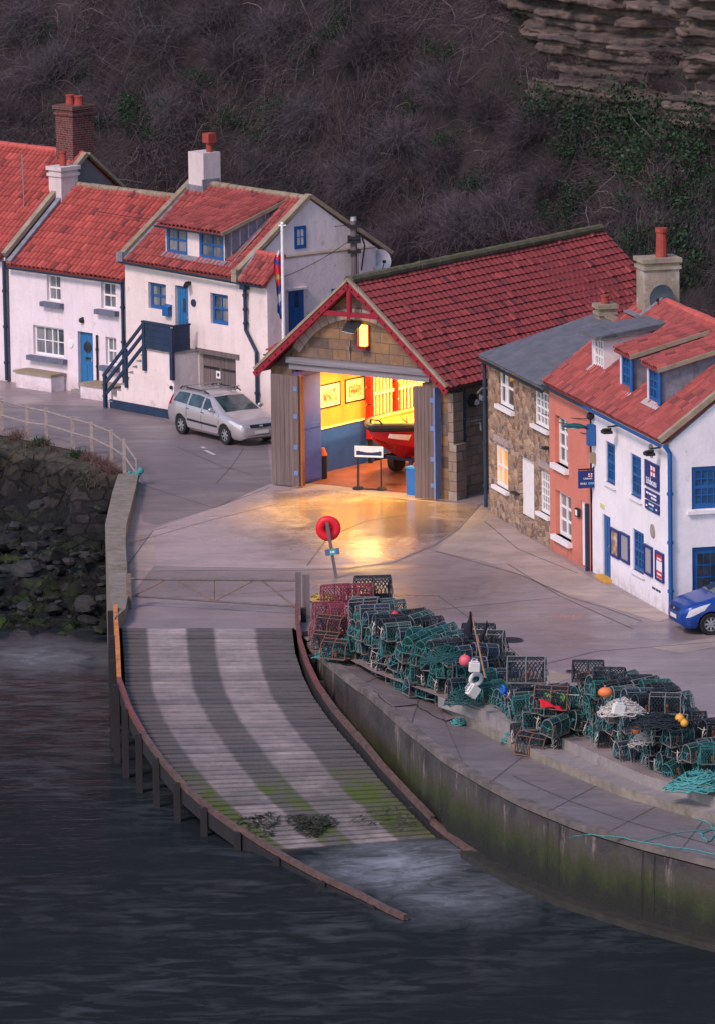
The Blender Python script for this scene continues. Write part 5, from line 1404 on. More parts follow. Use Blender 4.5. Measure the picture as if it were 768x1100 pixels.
# side wall fittings
pipe(ls, [(W + .13, .66, 3.35), (W + .13, .66, 1.6)], .06)
b = MB(); b.tube([(W + .12, 1.08, 2.9), (W + .24, 1.08, 2.9)], .2, 14); b.tube([(W + .24, 1.08, 2.9), (W + .3, 1.08, 2.9)], .11, 12); b.build('alarm_bell', M['black_metal'], ls)
b = MB(); b.tube([(W + .25, 1.1, 2.88), (W + .34, 1.07, 2.85)], .09, 10); b.build('alarm_face', M['grey_paint'], ls)
b = MB(); b.tube([(W + .1, 1.25, 2.18), (W + .32, 1.25, 2.21), (W + .34, 1.25, 1.98)], .035, 6); b.box(W + .1, W + .2, 1.0, 1.5, 2.26, 2.31); b.build('wall_tap', M['galv'], ls)
gutter(ls, (W + e_ + .07, oh, zE - .04), (W + e_ + .07, D_, zE - .04), M['black_metal'], .06)
# ================================================================== RIGHT HAND ROW
RR = Loc(G(525, 550), -75)
# ---- stone cottage
sc_ = root_at(RR, 'stone_cottage', 'rubble stone cottage with a low slate roof, white windows and a plain white door', 'house')
U0, U1, ez = 0., 6.62, 4.42; DS = 6.0; slp = .30
wins = [(1.18, 2.75, 3.45, 4.62), (4.9, 6.42, 3.42, 4.5), (.72, 2.1, .95, 2.2), (5.4, 6.46, .9, 2.14)]; dr = (3.2, 4.82, .45, 2.25)
b = MB(); wall_holes(b, front(), U0, U1, 0, 4.7, wins + [dr], th=.35); b.box(U0, U0 + .3, .35, DS, 0, ez + .1); b.extrude([(U0, .35, ez + .1), (U0, DS, ez + .1), (U0, DS, 4.9), (U0, 3.4, ez + slp * 3.4 + .1)], (.25, 0, 0)); b.box(U0, U1, DS - .3, DS, 0, ez)
b.box(dr[0], dr[1], -.12, .35, 0, .44)
b.build('wall', M['rubble'], sc_)
window(sc_, front(), *wins[0], M['white_paint'], 3, 2, d=.06, fw=.09, bar=.07, sill=.12, parts=[.3, .42])
window(sc_, front(), *wins[1], M['white_paint'], 4, 4, d=.06, fw=.08, bar=.05, sill=.1, pane=M['glass_net'])
window(sc_, front(), *wins[2], M['white_paint'], 2, 2, d=.06, fw=.09, bar=.06, sill=.1, pane=M['glass_lit'], label='lit orange window beside the corner', parts=[.35])
window(sc_, front(), *wins[3], M['white_paint'], 4, 5, d=.06, fw=.08, bar=.04, sill=.1, pane=M['glass_net'])
door(sc_, front(), dr[0] + .02, dr[1], dr[2], dr[3], M['white_paint'], d=.13, planks=6)
for u0, u1, z in ((.6, 2.25, 2.28), (5.3, 6.55, 2.24)): b = MB(); b.box(u0, u1, -.03, .1, z, z + .2); b.build('lintel', M['voussoir'], sc_)
b = MB(); b.box(2.85, 3.4, -.16, -.02, 1.05, 1.1); b.build('handrail', M['black_metal'], sc_)
b = MB()
A, B_, C_, D__ = (-.2, -.2, 4.66), (6.62, -.2, 4.66), (6.62, 3.5, 5.72), (-.2, 3.5, 5.72)
b.extrude([A, B_, C_, D__], (0, 0, .09)); b.extrude([D__, C_, (6.62, DS + .2, 4.9), (-.2, DS + .2, 4.9)], (0, 0, .09))
for k in range(12):
    v0 = -.2 + k * .31; zz = 4.66 + (v0 + .2) * (1.06 / 3.7) + .092
    b.extrude([(-.22, v0 - .03, zz - .01), (6.62, v0 - .03, zz - .01), (6.62, v0 + .3, zz + .085), (-.22, v0 + .3, zz + .085)], (0, 0, .012))
b.build('roof', M['slate'], sc_)
coping(sc_, [(-.1, 3.5, 5.86), (6.6, 3.5, 5.86)], .22, .1, M['ridge_lichen'], 'ridge_tiles')
cq, ct = RR.onv(650, 346, 3.5), RR.onv(650, 326, 3.5)
chimney(sc_, cq[0], 3.5, 5.5, ct[2], .5, .5, M['coping'], ((0, 0),), .26, pot_r=.13)
pipe(sc_, [(-.04, -.09, 4.5), (-.02, -.09, .15)], .06)
b = MB(); b.box(-.45, 0, -.15, .9, 3.35, 3.5); b.extrude([(-.5, -.2, 3.5), (0.01, -.2, 3.72), (.01, 1.0, 3.72), (-.5, 1.0, 3.5)], (0, 0, .06)); b.build('side_lean_to', M['slate'], sc_)
gutter(sc_, (-.2, -.26, 4.64), (6.6, -.26, 4.64), M['black_metal'])

# ---- terracotta cottage and white inn (separate houses under one roofline)
RV, RZ, E0 = 3.05, 7.3, 4.9
def rzz(v): return E0 + (v + .18) * (RZ - E0) / (RV + .18)
UT0, UT1, UI1 = 6.62, 10.72, 18.18
tc = root_at(RR, 'terracotta_cottage', 'narrow terracotta painted cottage between the stone cottage and the white shop', 'house')
wins = [(7.2, 8.5, 2.62, 4.04), (7.2, 8.78, .52, 1.84)]; dr = (9.7, 10.48, .02, 1.92)
b = MB(); wall_holes(b, front(-.05), UT0, UT1, -.02, 4.86, wins + [dr], th=.34); b.box(UT0, UT0 + .2, .3, 6, 3.9, 4.9); b.extrude([(UT0, 0, 4.9), (UT0, 6, 4.9), (UT0, RV, RZ - .06)], (.2, 0, 0)); b.box(UT0, UT1, 5.8, 6, 0, 4.9)
b.quad((UT0, -.05, -.02), (UT0, .3, -.02), (UT0, .3, 4.86), (UT0, -.05, 4.86))
b.build('wall', M['terracotta_render'], tc)
for w_ in wins: window(tc, front(-.05), *w_, M['white_paint'], 2, 3, d=.13, fw=.09, bar=.07, pane=M['glass_net'], sill=.14, silld=.14, parts=[.42])
door(tc, front(-.05), *dr, M['white_paint'], d=.06)
b = MB(); b.box(10.5, 10.62, -.16, -.06, .0, 1.95); b.build('door_jamb', M['navy'], tc)
b = MB(); b.box(9.42, 9.74, -.14, -.052, 1.42, 1.66); hb = b.build('house_number', M['black_metal'], tc)
b = MB(); b.box(9.48, 9.68, -.146, -.141, 1.46, 1.62); b.build('number_plate', M['white_paint'], hb)
b = MB(); b.box(UT0 - .25, UT0 - .05, -.22, -.05, 2.9, 2.98); b.build('bracket', M['black_metal'], tc)
b = MB(); roof_plane(b, (UT0 - .12, -.22, E0), (UT1 - .003, -.22, E0), (UT1 - .003, RV, RZ), (UT0 - .12, RV, RZ), tw=.2, tl=.3, step=.014); roof_plane(b, (UT1 - .003, 6.2, E0), (UT0 - .12, 6.2, E0), (UT0 - .12, RV, RZ), (UT1 - .003, RV, RZ)); b.build('roof', M['pantile_old'], tc)
gutter(tc, (UT0 - .1, -.3, E0 - .06), (UT1, -.3, E0 - .06))
ridge(tc, (8.2, RV, RZ + .03), (UT1, RV, RZ + .03), M['ridge_red'])
ch = chimney(tc, 7.35, 3.05, 6.1, 8.5, .8, 1.05, M['patchy_chimney'], ((.05, .1),), .85, pot_r=.17)
dish(tc, (7.97, 3.0, 7.35), .42, (.75, -.6, .25), plain('dish_dark', (.035, .05, .07), .5))
b = MB(); b.beam((7.86, 1.9, rzz(1.9) + .08), (7.86, 3.0, RZ + .08), .3, .05); b.beam((6.7, 2.35, rzz(2.35) + .1), (7.9, 2.35, rzz(2.35) + .1), .3, .05); b.build('chimney_flashing', M['lead'], tc)

inn = root_at(RR, 'white_shop', 'white two storey shop building with blue windows, navy signs and a red pantiled roof', 'shop')
wins = [(12.1, 13.0, 2.85, 4.02), (14.5, 15.5, 2.85, 4.04), (14.65, 15.72, .75, 1.92)]; dr = (11.72, 12.5, .03, 1.86)
UI0 = UT1
b = MB(); wall_holes(b, front(), UI0, UI1, -.02, 4.86, wins + [dr], th=.3); b.box(UI0, UI1, 5.8, 6.0, 0, 4.86)
ghs = [(.64, 1.95, 2.97, 4.16), (.64, 1.95, .05, 1.9)]
wall_holes(b, right(UI1), 0, 6.0, -.02, 4.86, ghs); gable(b, UI1, 0, 6, 4.86, 4.86, RV, RZ - .05)
b.build('wall', M['inn_render'], inn)
for k, w_ in enumerate(wins):
    window(inn, front(), *w_, M['blue'], 3, 4, sash=True, d=.045, fw=.09, bar=.035, pane=M['glass_blue'], sill=.1, sillmat=M['inn_render'], silld=.08)
f = window(inn, right(UI1), *ghs[0], M['blue'], 6, 4, sash=True, d=.06, fw=.12, bar=.04, pane=M['glass_blue'])
b = MB(); cbox(b, right(UI1), .5, 2.1, -.1, .05, 2.84, 2.94); b.build('sill', M['inn_render'], f)
gdd = door(inn, right(UI1), *ghs[1], M['blue'], d=.08, handle=False, name='door', label='blue half glazed shop door in the gable end')
b = MB()
for r_ in range(3):
    for c_ in range(3): cbox(b, right(UI1), .8 + c_ * .2, .96 + c_ * .2, .045, .064, .75 + r_ * .34, 1.03 + r_ * .34)
b.build('door_glass', M['glass'], gdd)
b = MB(); cbox(b, right(UI1), 1.5, 1.54, -.02, .04, .55, 1.15); b.build('pull_handle', M['white_paint'], gdd)
door(inn, front(), *dr, M['blue'], d=.05)
b = MB(); b.box(11.6, 12.62, -.2, .1, 0, .09); b.build('doorstep', plain('yellow_step', (.62, .33, .05), .7, .2, 5, .2), inn)
# roof, dormers
b = MB(); roof_plane(b, (UI0, -.22, E0), (UI1 - .05, -.22, E0), (UI1 - .05, RV, RZ), (UI0, RV, RZ), tw=.2, tl=.3, step=.014); roof_plane(b, (UI1 - .05, 6.2, E0), (UI0, 6.2, E0), (UI0, RV, RZ), (UI1 - .05, RV, RZ)); b.build('roof', M['pantile_old'], inn)
ridge(inn, (UI0, RV, RZ + .03), (UI1, RV, RZ + .03), M['ridge_red'], .15)
coping(inn, [(UI1 + .02, -.3, E0 + .06), (UI1 + .02, RV, RZ + .12), (UI1 + .02, 6.2, E0 + .1)], .2, .14, M['coping'])
gutter(inn, (UI0, -.3, E0 - .06), (UI1 + .1, -.3, E0 - .06), M['blue'])
pipe(inn, [(UI1 + .09, -.16, E0 - .08), (UI1 + .09, -.02, 4.6), (UI1 + .1, -.02, .05)], .065, M['blue'])
def small_dormer(root, u0, u1, v, z1, vend, frame, roofmat, flat, wallmat):
    z0 = rzz(v); zt = z1
    b = MB(); wall_holes(b, front(v), u0, u1, z0 - .06, z1, [(u0 + .16, u1 - .16, z0 + .12, z1 - .03)]); dmo = b.build('dormer', wallmat, root)
    f = window(root, front(v), u0 + .16, u1 - .16, z0 + .12, z1 - .03, frame, 3, 3, d=.02, fw=.09, bar=.05, pane=M['glass_blue'] if frame is M['blue'] else M['glass_net']); f.name = 'dormer_window'
    top = rzz(vend) + .05
    if flat: top = z1 + .32; vend = (top - E0) * (RV + .18) / (RZ - E0) - .18
    for x in (u0, u1): c = MB(); c.extrude([(x, v, z0 - .1), (x, v, z1), (x, vend, top - .03), (x, vend, top - .12)], (.04 if x == u0 else -.04, 0, 0)); c.build('dormer_cheek', M['lead_cheek'] if not flat else M['grey_render'], dmo)
    b = MB()
    if flat:
        P = [(u0 - .25, v - .3, z1 + .0), (u1 + .2, v - .3, z1 + .0), (u1 + .2, vend + .1, top), (u0 - .25, vend + .1, top)]
        b.extrude(P, (0, 0, .1))
        for k in range(4):
            t = k / 4; b.extrude([tuple(Vector(P[0]).lerp(Vector(P[3]), t) + Vector((0, 0, .102))), tuple(Vector(P[1]).lerp(Vector(P[2]), t) + Vector((0, 0, .102))), tuple(Vector(P[1]).lerp(Vector(P[2]), t + .24) + Vector((0, 0, .102))), tuple(Vector(P[0]).lerp(Vector(P[3]), t + .24) + Vector((0, 0, .102)))], (0, 0, .015))
    else:
        roof_plane(b, (u0 - .15, v - .14, z1 + .06), (u1 + .15, v - .14, z1 + .06), (u1 + .15, vend, top + .05), (u0 - .15, vend, top + .05), tw=.2, tl=.3, step=.014)
    b.build('dormer_roof', roofmat, dmo)
    g = MB(); g.beam((u1 + .17, v - .14, z1 + .04), (u1 + .17, vend, top + .02), .06, .12); g.build('dormer_verge', M['coping'] if not flat else M['slate'], dmo)
    if not flat:
        pipe(dmo, [(u1 + .06, v - .06, z1 - .02), (u1 + .06, v - .06, z0 + .12)], .06, M['blue'], clips=False)
    a = MB(); a.extrude([(u0 - .06, v - .17, rzz(v - .17) + .12), (u1 + .06, v - .17, rzz(v - .17) + .12), (u1 + .06, v - .002, z0 + .115), (u0 - .06, v - .002, z0 + .115)], (0, 0, .012)); a.build('mortar_apron', M['pale_mortar'], dmo)
    return dmo
small_dormer(tc, 8.6, 9.85, .66, 6.56, 2.6, M['white_paint'], M['slate'], True, M['white_render'])
small_dormer(inn, 11.8, 13.1, .52, 6.5, 2.75, M['blue'], M['pantile_old'], False, M['white_render'])
small_dormer(inn, 14.4, 15.75, .52, 6.5, 2.75, M['blue'], M['pantile_old'], False, M['white_render'])
# plaques, lamps, cables on the shop front
for (u, z) in ((16.5, 4.4), (16.6, 2.15)):
    b = MB(); b.tube([(u, 0, z), (u, -.03, z)], .2, 16); b.build('wall_tie_plate', plain('tie_plate', (.33, .28, .25), .8, .3, 9, .2) if 'tie_plate' not in bpy.data.materials else bpy.data.materials['tie_plate'], inn)
for u in (13.3, 17.35):
    b = MB(); b.tube([(u, 0, 4.62), (u, -.3, 4.6)], .025, 6); b.box(u - .16, u + .16, -.46, -.2, 4.42, 4.5); b.beam((u - .14, -.33, 4.5), (u + .14, -.33, 4.56), .2, .06); b.build('sign_floodlight', M['black_metal'], inn)
b = MB(); b.box(10.95, 11.15, -.12, 0, 3.2, 3.5); b.build('meter_box', M['coping'], inn)
b = MB(); b.box(11.62, 11.95, -.03, 0, 2.02, 2.14); b.build('name_plate', plain('plate_cream', (.62, .52, .25), .6), inn)
b = MB(); b.sphere((10.95, -.1, 4.55), .12, 8, 6); b.tube([(10.95, -.1, 4.55), (10.7, -.05, 4.1)], .012, 5); b.build('cable_coil', M['black_metal'], inn)

# ---- signs on the shop: things of their own
M['sign_navy'] = plain('sign_navy', (.012, .03, .16), .4, .08, 3, .02)
M['sign_white'] = plain('sign_white', (.82, .82, .84), .5, .03)
M['sign_red'] = plain('sign_red', (.65, .03, .04), .5, .03)
M['sign_cyan'] = plain('sign_cyan', (.10, .42, .60), .5, .03)
RX = (PI / 2, 0, 0)
def flag_mark(root, x, y, z, s):
    """white flag with a red cross and navy edging, slightly waved"""
    b = MB(); b.box(x, x + s, y - .004, y, z, z + s * .72); b.build('flag_emblem', M['sign_white'], root)
    b = MB(); b.box(x + s * .42, x + s * .58, y - .008, y - .0045, z, z + s * .72); b.box(x, x + s * .42 - .001, y - .008, y - .0045, z + s * .28, z + s * .44); b.box(x + s * .58 + .001, x + s, y - .008, y - .0045, z + s * .28, z + s * .44); b.build('red_cross', M['sign_red'], root)
    b = MB(); b.box(x - .02, x - .001, y - .006, y, z - s * .25, z + s * .78); b.build('flag_staff', M['sign_white'], root)
sg = thing('wall_sign', 'large navy lifeboat sign with a flag emblem high on the white shop front', 'sign', RR.w(15.98, -.012, 3.36), RR.az)
b = MB(); b.box(0, 1.3, -.04, 0, 0, .73); b.build('board', M['sign_navy'], sg)
flag_mark(sg, .62, -.041, .36, .38)
text('Lifeboats', .27, M['sign_white'], sg, (.65, -.043, .17), RX)
for k, (z, label, n) in enumerate(((3.0, 'upper small navy name board under the large lifeboat sign', 2), (2.7, 'lower small navy name board with a blue arrow under the large lifeboat sign', 3))):
    sg = thing('wall_sign', label, 'sign', RR.w(15.98, -.012, z), RR.az)
    b = MB(); b.box(0, 1.3, -.035, 0, 0, .27 - .02 * k); b.build('board', M['sign_navy'], sg)
    b = MB()
    if k == 0:
        for i, (a, c, zz) in enumerate(((.14, .36, .155), (.40, .68, .155), (.72, 1.1, .155), (.6, .78, .06), (.82, 1.1, .06))): b.box(a, c, -.04, -.036, zz, zz + .055)
        b.build('small_lettering', M['sign_white'], sg)
    else:
        for (a, c, zz) in ((.38, .62, .165), (.66, .86, .165), (.1, .24, .09), (1.02, 1.16, .09)): b.box(a, c, -.04, -.036, zz, zz + .05)
        b.build('small_lettering', M['sign_white'], sg)
        b = MB(); b.box(.4, .7, -.04, -.036, .06, .10); b.extrude([(.7, -.036, .02), (.82, -.036, .08), (.7, -.036, .14)], (0, -.004, 0)); b.build('arrow', M['sign_cyan'], sg)
# hanging sign facing the road
pL, pR = RR.onu(621, 526, 10.95), RR.onu(642, 525, 10.95)
hs = thing('hanging_sign', 'navy hanging shop sign on a bracket above the terracotta cottage door', 'sign', RR.w(10.95, 0, 2.48), RR.az)
v0, v1 = -1.0, -.34
v0, v1 = pL[1], pR[1]; hh = .5
cv = right(.03)
b = MB(); cbox(b, cv, v0, v1, 0, .06, 0, hh); b.build('board', M['sign_navy'], hs)
b = MB(); b.beam((0, v0, hh + .04), (0, 0, hh + .04), .04, .04); b.beam((0, -.02, hh - .5), (0, -.02, hh + .1), .05, .05); b.tube([(0, (v0 + v1) / 2, hh + .03), (0, (v0 + v1) / 2, hh)], .02, 6); b.build('bracket', M['black_metal'], hs)
w_ = v1 - v0
R90 = (PI / 2, 0, PI / 2)
text('Lifeboats', w_ * .125, M['sign_white'], hs, (.034, v0 + w_ * .48, hh * .55), R90)
text('RNLI', w_ * .15, M['sign_white'], hs, (.034, v0 + w_ * .25, hh * .26), R90)
b = MB()
for a, c in ((.5, .56), (.58, .63), (.65, .72), (.74, .79), (.81, .86)): cbox(b, right(.034), v0 + w_ * a, v0 + w_ * c, 0, .003, hh * .2, hh * .33)
b.build('small_lettering', M['sign_cyan'], hs)
b = MB(); cbox(b, right(.034), v0 + w_ * .5, v0 + w_ * .7, 0, .003, hh * .64, hh * .84); b.build('flag_emblem', M['sign_white'], hs)
b = MB(); cbox(b, right(.038), v0 + w_ * .57, v0 + w_ * .63, 0, .003, hh * .64, hh * .84); cbox(b, right(.038), v0 + w_ * .5, v0 + w_ * .7, 0, .0025, hh * .71, hh * .77); b.build('red_cross', M['sign_red'], hs)
# framed notice boards
M['poster_photo'] = None
s = N('poster_photo'); co = s.coord(); s.color(s.ramp(s.noise(co, 3., 4, .6), [(.35, (.6, .55, .55)), (.48, (.45, .25, .12)), (.6, (.12, .12, .16)), (.7, (.7, .4, .1))])); M['poster_photo'] = s.m
s = N('poster_text'); co = s.coord(scale=(1, 1, 1)); wv = s.node('ShaderNodeTexWave', _bands_direction='Z', Scale=9., Distortion=2., Detail=3., Detail__Scale=4.); s.l.new(co, wv.inputs['Vector']); s.color(s.mix(wv.outputs['Fac'], (.50, .47, .47), (.14, .13, .15))); M['poster_text'] = s.m
for i, (u0, u1, z0, z1, m, lb) in enumerate(((12.6, 13.4, .8, 1.62, 'poster_photo', 'notice board with a colour photograph poster next to the blue shop door'), (13.55, 14.4, .82, 1.65, 'poster_text', 'notice board of small print left of the ground floor shop window'),
                                         (15.86, 16.6, .83, 1.68, 'poster_text', 'notice board of small print right of the ground floor shop window'), (16.9, 17.66, .84, 1.67, 'red', 'notice board with a red and white poster nearest the shop corner'))):
    nb = thing('notice_board', lb, 'notice board', RR.w(u0, -.006, z0), RR.az, 'framed notice boards on the shop front')
    w_, h_ = u1 - u0, z1 - z0
    b = MB(); b.box(0, w_, -.05, 0, 0, .07); b.box(0, w_, -.05, 0, h_ - .07, h_); b.box(0, .07, -.05, 0, .07, h_ - .07); b.box(w_ - .07, w_, -.05, 0, .07, h_ - .07); b.build('frame', M['sign_navy'], nb)
    b = MB(); b.box(.07, w_ - .07, -.02, -.001, .07, h_ - .07); b.build('poster', M[m] if m != 'red' else M['sign_white'], nb)
    if m == 'red':
        b = MB(); b.box(.09, w_ - .09, -.025, -.021, .09, h_ * .34); b.box(.09, w_ - .09, -.025, -.021, h_ * .68, h_ - .09); b.build('red_panel', M['sign_red'], nb)
        b = MB()
        for z in (.72, .2): b.box(.16, w_ - .2, -.029, -.026, h_ * z, h_ * z + .05)
        b.build('small_lettering', M['sign_white'], nb)
sgl = thing('wall_lettering', 'small dark painted words low on the shop wall beneath the notice boards', 'lettering', RR.w(16.5, -.005, .5), RR.az)
b = MB()
for a, c in ((0, .14), (.17, .3), (.36, .5), (.53, .6), (.64, .78)): b.box(a, c, -.003, 0, 0, .07)
b.build('painted_letters', M['navy'], sgl)
# street lamp on the wall
lp = thing('street_lamp', 'teal headed street lamp on a blue bracket at the shop wall', 'street lamp', RR.w(11.05, -.02, 4.0), RR.az)
b = MB(); b.box(-.13, .13, -.2, .0, -.28, .32); b.build('control_box', M['blue'], lp)
pA = RR.onu(617, 457, 11.05)
b = MB(); dv_ = pA[1]
b.tube([(0, -.2, .22), (0, -.35, .27)], .04, 8); b.build('arm', M['navy'], lp)
b = MB(); b.tube([(0, -.3, .27), (0, -.42, .29), (0, -.6, .31), (0, -.8, .32), (0, -.98, .32)], [.04, .075, .085, .06, .015], 10); lh = b.build('lamp_head', plain('lamp_teal', (.015, .10, .11), .5), lp)
b = MB(); b.sphere((0, -.62, .24), .07, 10, 6, sc=(1, 2., .5)); b.build('lamp_lens', M['grey_paint'], lh)
# ================================================================== RAILINGS, WALL, GATE
rl = thing('railing', 'rusty two bar railing on concrete posts along the road edge above the rocks', 'railing', (0, 0, 0))
posts = [(2, 462), (29.5, 470), (50, 473), (78.5, 482), (99, 488), (120, 497), (134, 507), ]
posts = [(-60, 447), (-28, 454)] + posts
M['rail_pale'] = plain('rail_pale', (.30, .25, .235), .6, .25, 6, .15, stain=(.25, .14, .09), stain_amt=.6)
M['post_conc'] = plain('post_conc', (.34, .275, .24), .9, .3, 4, .3, stain=(.2, .1, .05), stain_amt=.6)
tops = []
for k, (x, y) in enumerate(posts):
    p = G(x, y); b = MB(); b.box(-.055, .055, -.055, .055, -.35, 1.0); b.box(-.062, .062, -.062, .062, 1.001, 1.04)
    o = b.build('post', M['post_conc'], rl); o.location = p; o.rotation_euler.z = random.uniform(-.4, .4); tops.append(p)
pe = G(147, 511, .3); tops2 = tops + [np.array([pe[0], pe[1], -.15])]
for z in (.95, .5):
    b = MB(); b.tube([t + np.array([0, -.02, z + random.uniform(-.02, .02)]) for t in tops2], .034, 7); b.build('rail', M['rail_pale'], rl)
b = MB(); b.tube([tops2[-1] + [0, 0, .3], tops2[-1] + [0, 0, 1.0]], .03, 7); b.build('end_post', M['rail_pale'], rl)
gb = MB(); pp = tops2[-1] + np.array([-.02, -.05, .42])
for k in range(14): gb.sphere(pp + RNG.normal(size=3) * [.1, .05, .12], random.uniform(.06, .11), 7, 5)
tag(gb.build('rope_bundle', M['rope_teal']), 'green rope bundle tied to the end of the railing', 'rope')

pw = thing('parapet_wall', 'low curved concrete parapet wall between the apron and the rocks', 'wall', (0, 0, 0))
ht = .38
outp = [(127, 509), (121, 528), (113, 563), (113.5, 580), (116, 612), (119, 642), (123.5, 664)]
inp = [(149, 507), (146, 524), (136, 563), (135, 580), (136.5, 612), (138, 638), (135, 654)]
b = MB(); Po = [G(*p, ht) for p in outp]; Pi = [G(*p, ht) for p in inp]
def down(p, z): return np.array([p[0], p[1], z])
for k in range(len(Po) - 1):
    z = .03 if k == 3 else 0; up_z = np.array([0, 0, z])
    b.quad(Po[k] + up_z, Po[k + 1] + up_z, Pi[k + 1] + up_z, Pi[k] + up_z); b.quad(Pi[k] + up_z, Pi[k + 1] + up_z, down(Pi[k + 1], -.1), down(Pi[k], -.1))
    if z: b.quad(Po[k] + up_z, Pi[k] + up_z, Pi[k], Po[k]); b.quad(Po[k + 1] + up_z, Pi[k + 1] + up_z, Pi[k + 1], Po[k + 1])
    b.quad(Po[k] + up_z, Po[k + 1] + up_z, down(Po[k + 1], -3.2), down(Po[k], -3.2))
b.quad(Po[-1], Pi[-1], down(Pi[-1], -3), down(Po[-1], -3)); b.quad(Po[0], Pi[0], down(Pi[0], -.5), down(Po[0], -.5))
b.build('wall', M['concrete_green'], pw)
# sloping end block by the slip
gt = thing('barrier_gate', 'rusty tubular barrier gate closed across the top of the slipway', 'gate', (0, 0, 0))
gl, gr = G(140, 652), G(322, 661)
ztl = H_l = None
def zat(p, py):
    d = ray(proj(p)[0], py); t = np.linalg.norm((p - CAM)[:2]) / np.linalg.norm(d[:2]); return (CAM + d * t)[2]
zl1, zr1 = zat(gl, 622), zat(gr, 623.5); zl0, zr0 = zat(gl, 640), zat(gr, 652)
M['gate_steel'] = plain('gate_steel', (.12, .095, .085), .6, .35, 6, .2, stain=(.24, .20, .18), stain_amt=.6)
def gp_(t, z): p = gl + (gr - gl) * t; return np.array([p[0], p[1], z])
b = MB(); b.tube([gp_(0, zl1), gp_(1, zr1)], .035, 8); b.tube([gp_(0, zl0), gp_(1, zr0)], .03, 8); b.build('rails', M['gate_steel'], gt)
lerp = lambda a, c, t: a + (c - a) * t
b = MB()
for t0, k0, t1, k1 in ((.02, 0, .22, 1), (.27, 1, .5, 0), (.5, 0, .5, 1), (.5, 0, .74, 1), (.78, 1, .97, 0), (1., 0, 1., 1), (0, 0, 0, 1)):
    b.tube([gp_(t0, lerp(zl0, zr0, t0) if k0 == 0 else lerp(zl1, zr1, t0)), gp_(t1, lerp(zl0, zr0, t1) if k1 == 0 else lerp(zl1, zr1, t1))], .024, 6)
b.build('braces', M['rust_steel'], gt)
for x, y, w_ in ((329.5, 664, .1), (321, 661, .08)):
    p = G(x, y); b = MB(); b.box(-w_, w_, -w_, w_, -.05, 1.2); o = b.build('post', M['old_wood'], gt); o.location = p
p = G(139, 654); b = MB(); b.box(-.07, .07, -.07, .07, 0, 1.0); o = b.build('hinge_post', M['rust_steel'], gt); o.location = p

# ================================================================== LIFEBUOY POST
lbp = thing('lifebuoy_post', 'round red lifebuoy housing on a leaning dark post with a green plate', 'lifebuoy', G(361.5, 621))
c = np.array(lbp.location)
q = G(352, 570); topz = zat(c, 561); hz = zat(c, 569)
dx = (352 - 360.5) / 38.
b = MB(); b.beam((0, 0, 0), (dx * 1.12, 0, topz), .09, .09); b.build('post', M['old_wood'], lbp)
b = MB(); n = 28; R1, r1 = .345, .13
def ringv(R, y, cx0, cz0): return [(cx0 + R * math.cos(2 * PI * k / n), y, cz0 + R * math.sin(2 * PI * k / n)) for k in range(n)]
cx0 = dx * .95; y0 = .07
prof = [(.12, .0), (.15, .04), (.24, .06), (.32, .05), (.36, .0), (.36, .10), (.12, .10)]
vs = []
for R, d in prof: vs += ringv(R, y0 + .1 - d if d < .1 else y0 + .2, cx0, hz)
m = len(prof); fs = [(i * n + k, i * n + (k + 1) % n, ((i + 1) % m) * n + (k + 1) % n, ((i + 1) % m) * n + k) for i in range(m) for k in range(n)]
b.add(vs, fs); b.build('lifebuoy_case', plain('buoy_red', (.75, .015, .03), .35, .06, 3, .02), lbp, smooth=True)
b = MB(); b.extrude(ringv(.13, y0 + .12, cx0, hz), (0, .02, 0)); b.build('case_back', plain('buoy_back', (.35, .008, .02), .5), lbp)
zs = zat(c, 592.5)
b = MB(); b.box(-.19, .19, -.02, .0, -.09, .09); pl_ = b.build('sign_plate', plain('plate_green', (.05, .36, .30), .5, .1), lbp); pl_.location = (dx * .45, -.05, zs); pl_.rotation_euler = (0, -.12, 0)
b = MB(); b.box(-.21, -.1, -.05, -.021, -.07, .09); b.box(.1, .2, -.05, -.021, -.07, .09); b.build('plate_clamp', plain('plate_blue', (.10, .14, .30), .5), pl_)
b = MB()
for x in (-.06, -.01, .03): b.box(x, x + .03, -.024, -.0205, -.03, .035)
b.build('small_lettering', M['sign_white'], pl_)

# ================================================================== FLAGPOLE, UTILITY POLE, WIRES
fp = G(306, 497)
fp = LB.w(-.0, 1.6, 0) if False else MH.w(8.05, -.42, 0)
zt = zat(fp, 242); zb = zat(fp, 376)
pxf = proj(np.array([fp[0], fp[1], zb]))[0]
# slide the pole sideways until it stands where the photograph shows it
fp = fp + np.array([(306 - pxf) / 35.4, 0, 0])
po = thing('flagpole', 'slim white flagpole with a furled flag beside the boathouse gable', 'flagpole', fp)
b = MB(); b.tube([(0, 0, 0), (0, 0, zt)], [.075, .05], 10); b.build('pole', M['white_paint'], po)
b = MB(); b.tube([(-.12, 0, zt), (.12, 0, zt)], .03, 6); b.sphere((0, 0, zt + .06), .06, 8, 6); b.build('finial', M['white_paint'], po)
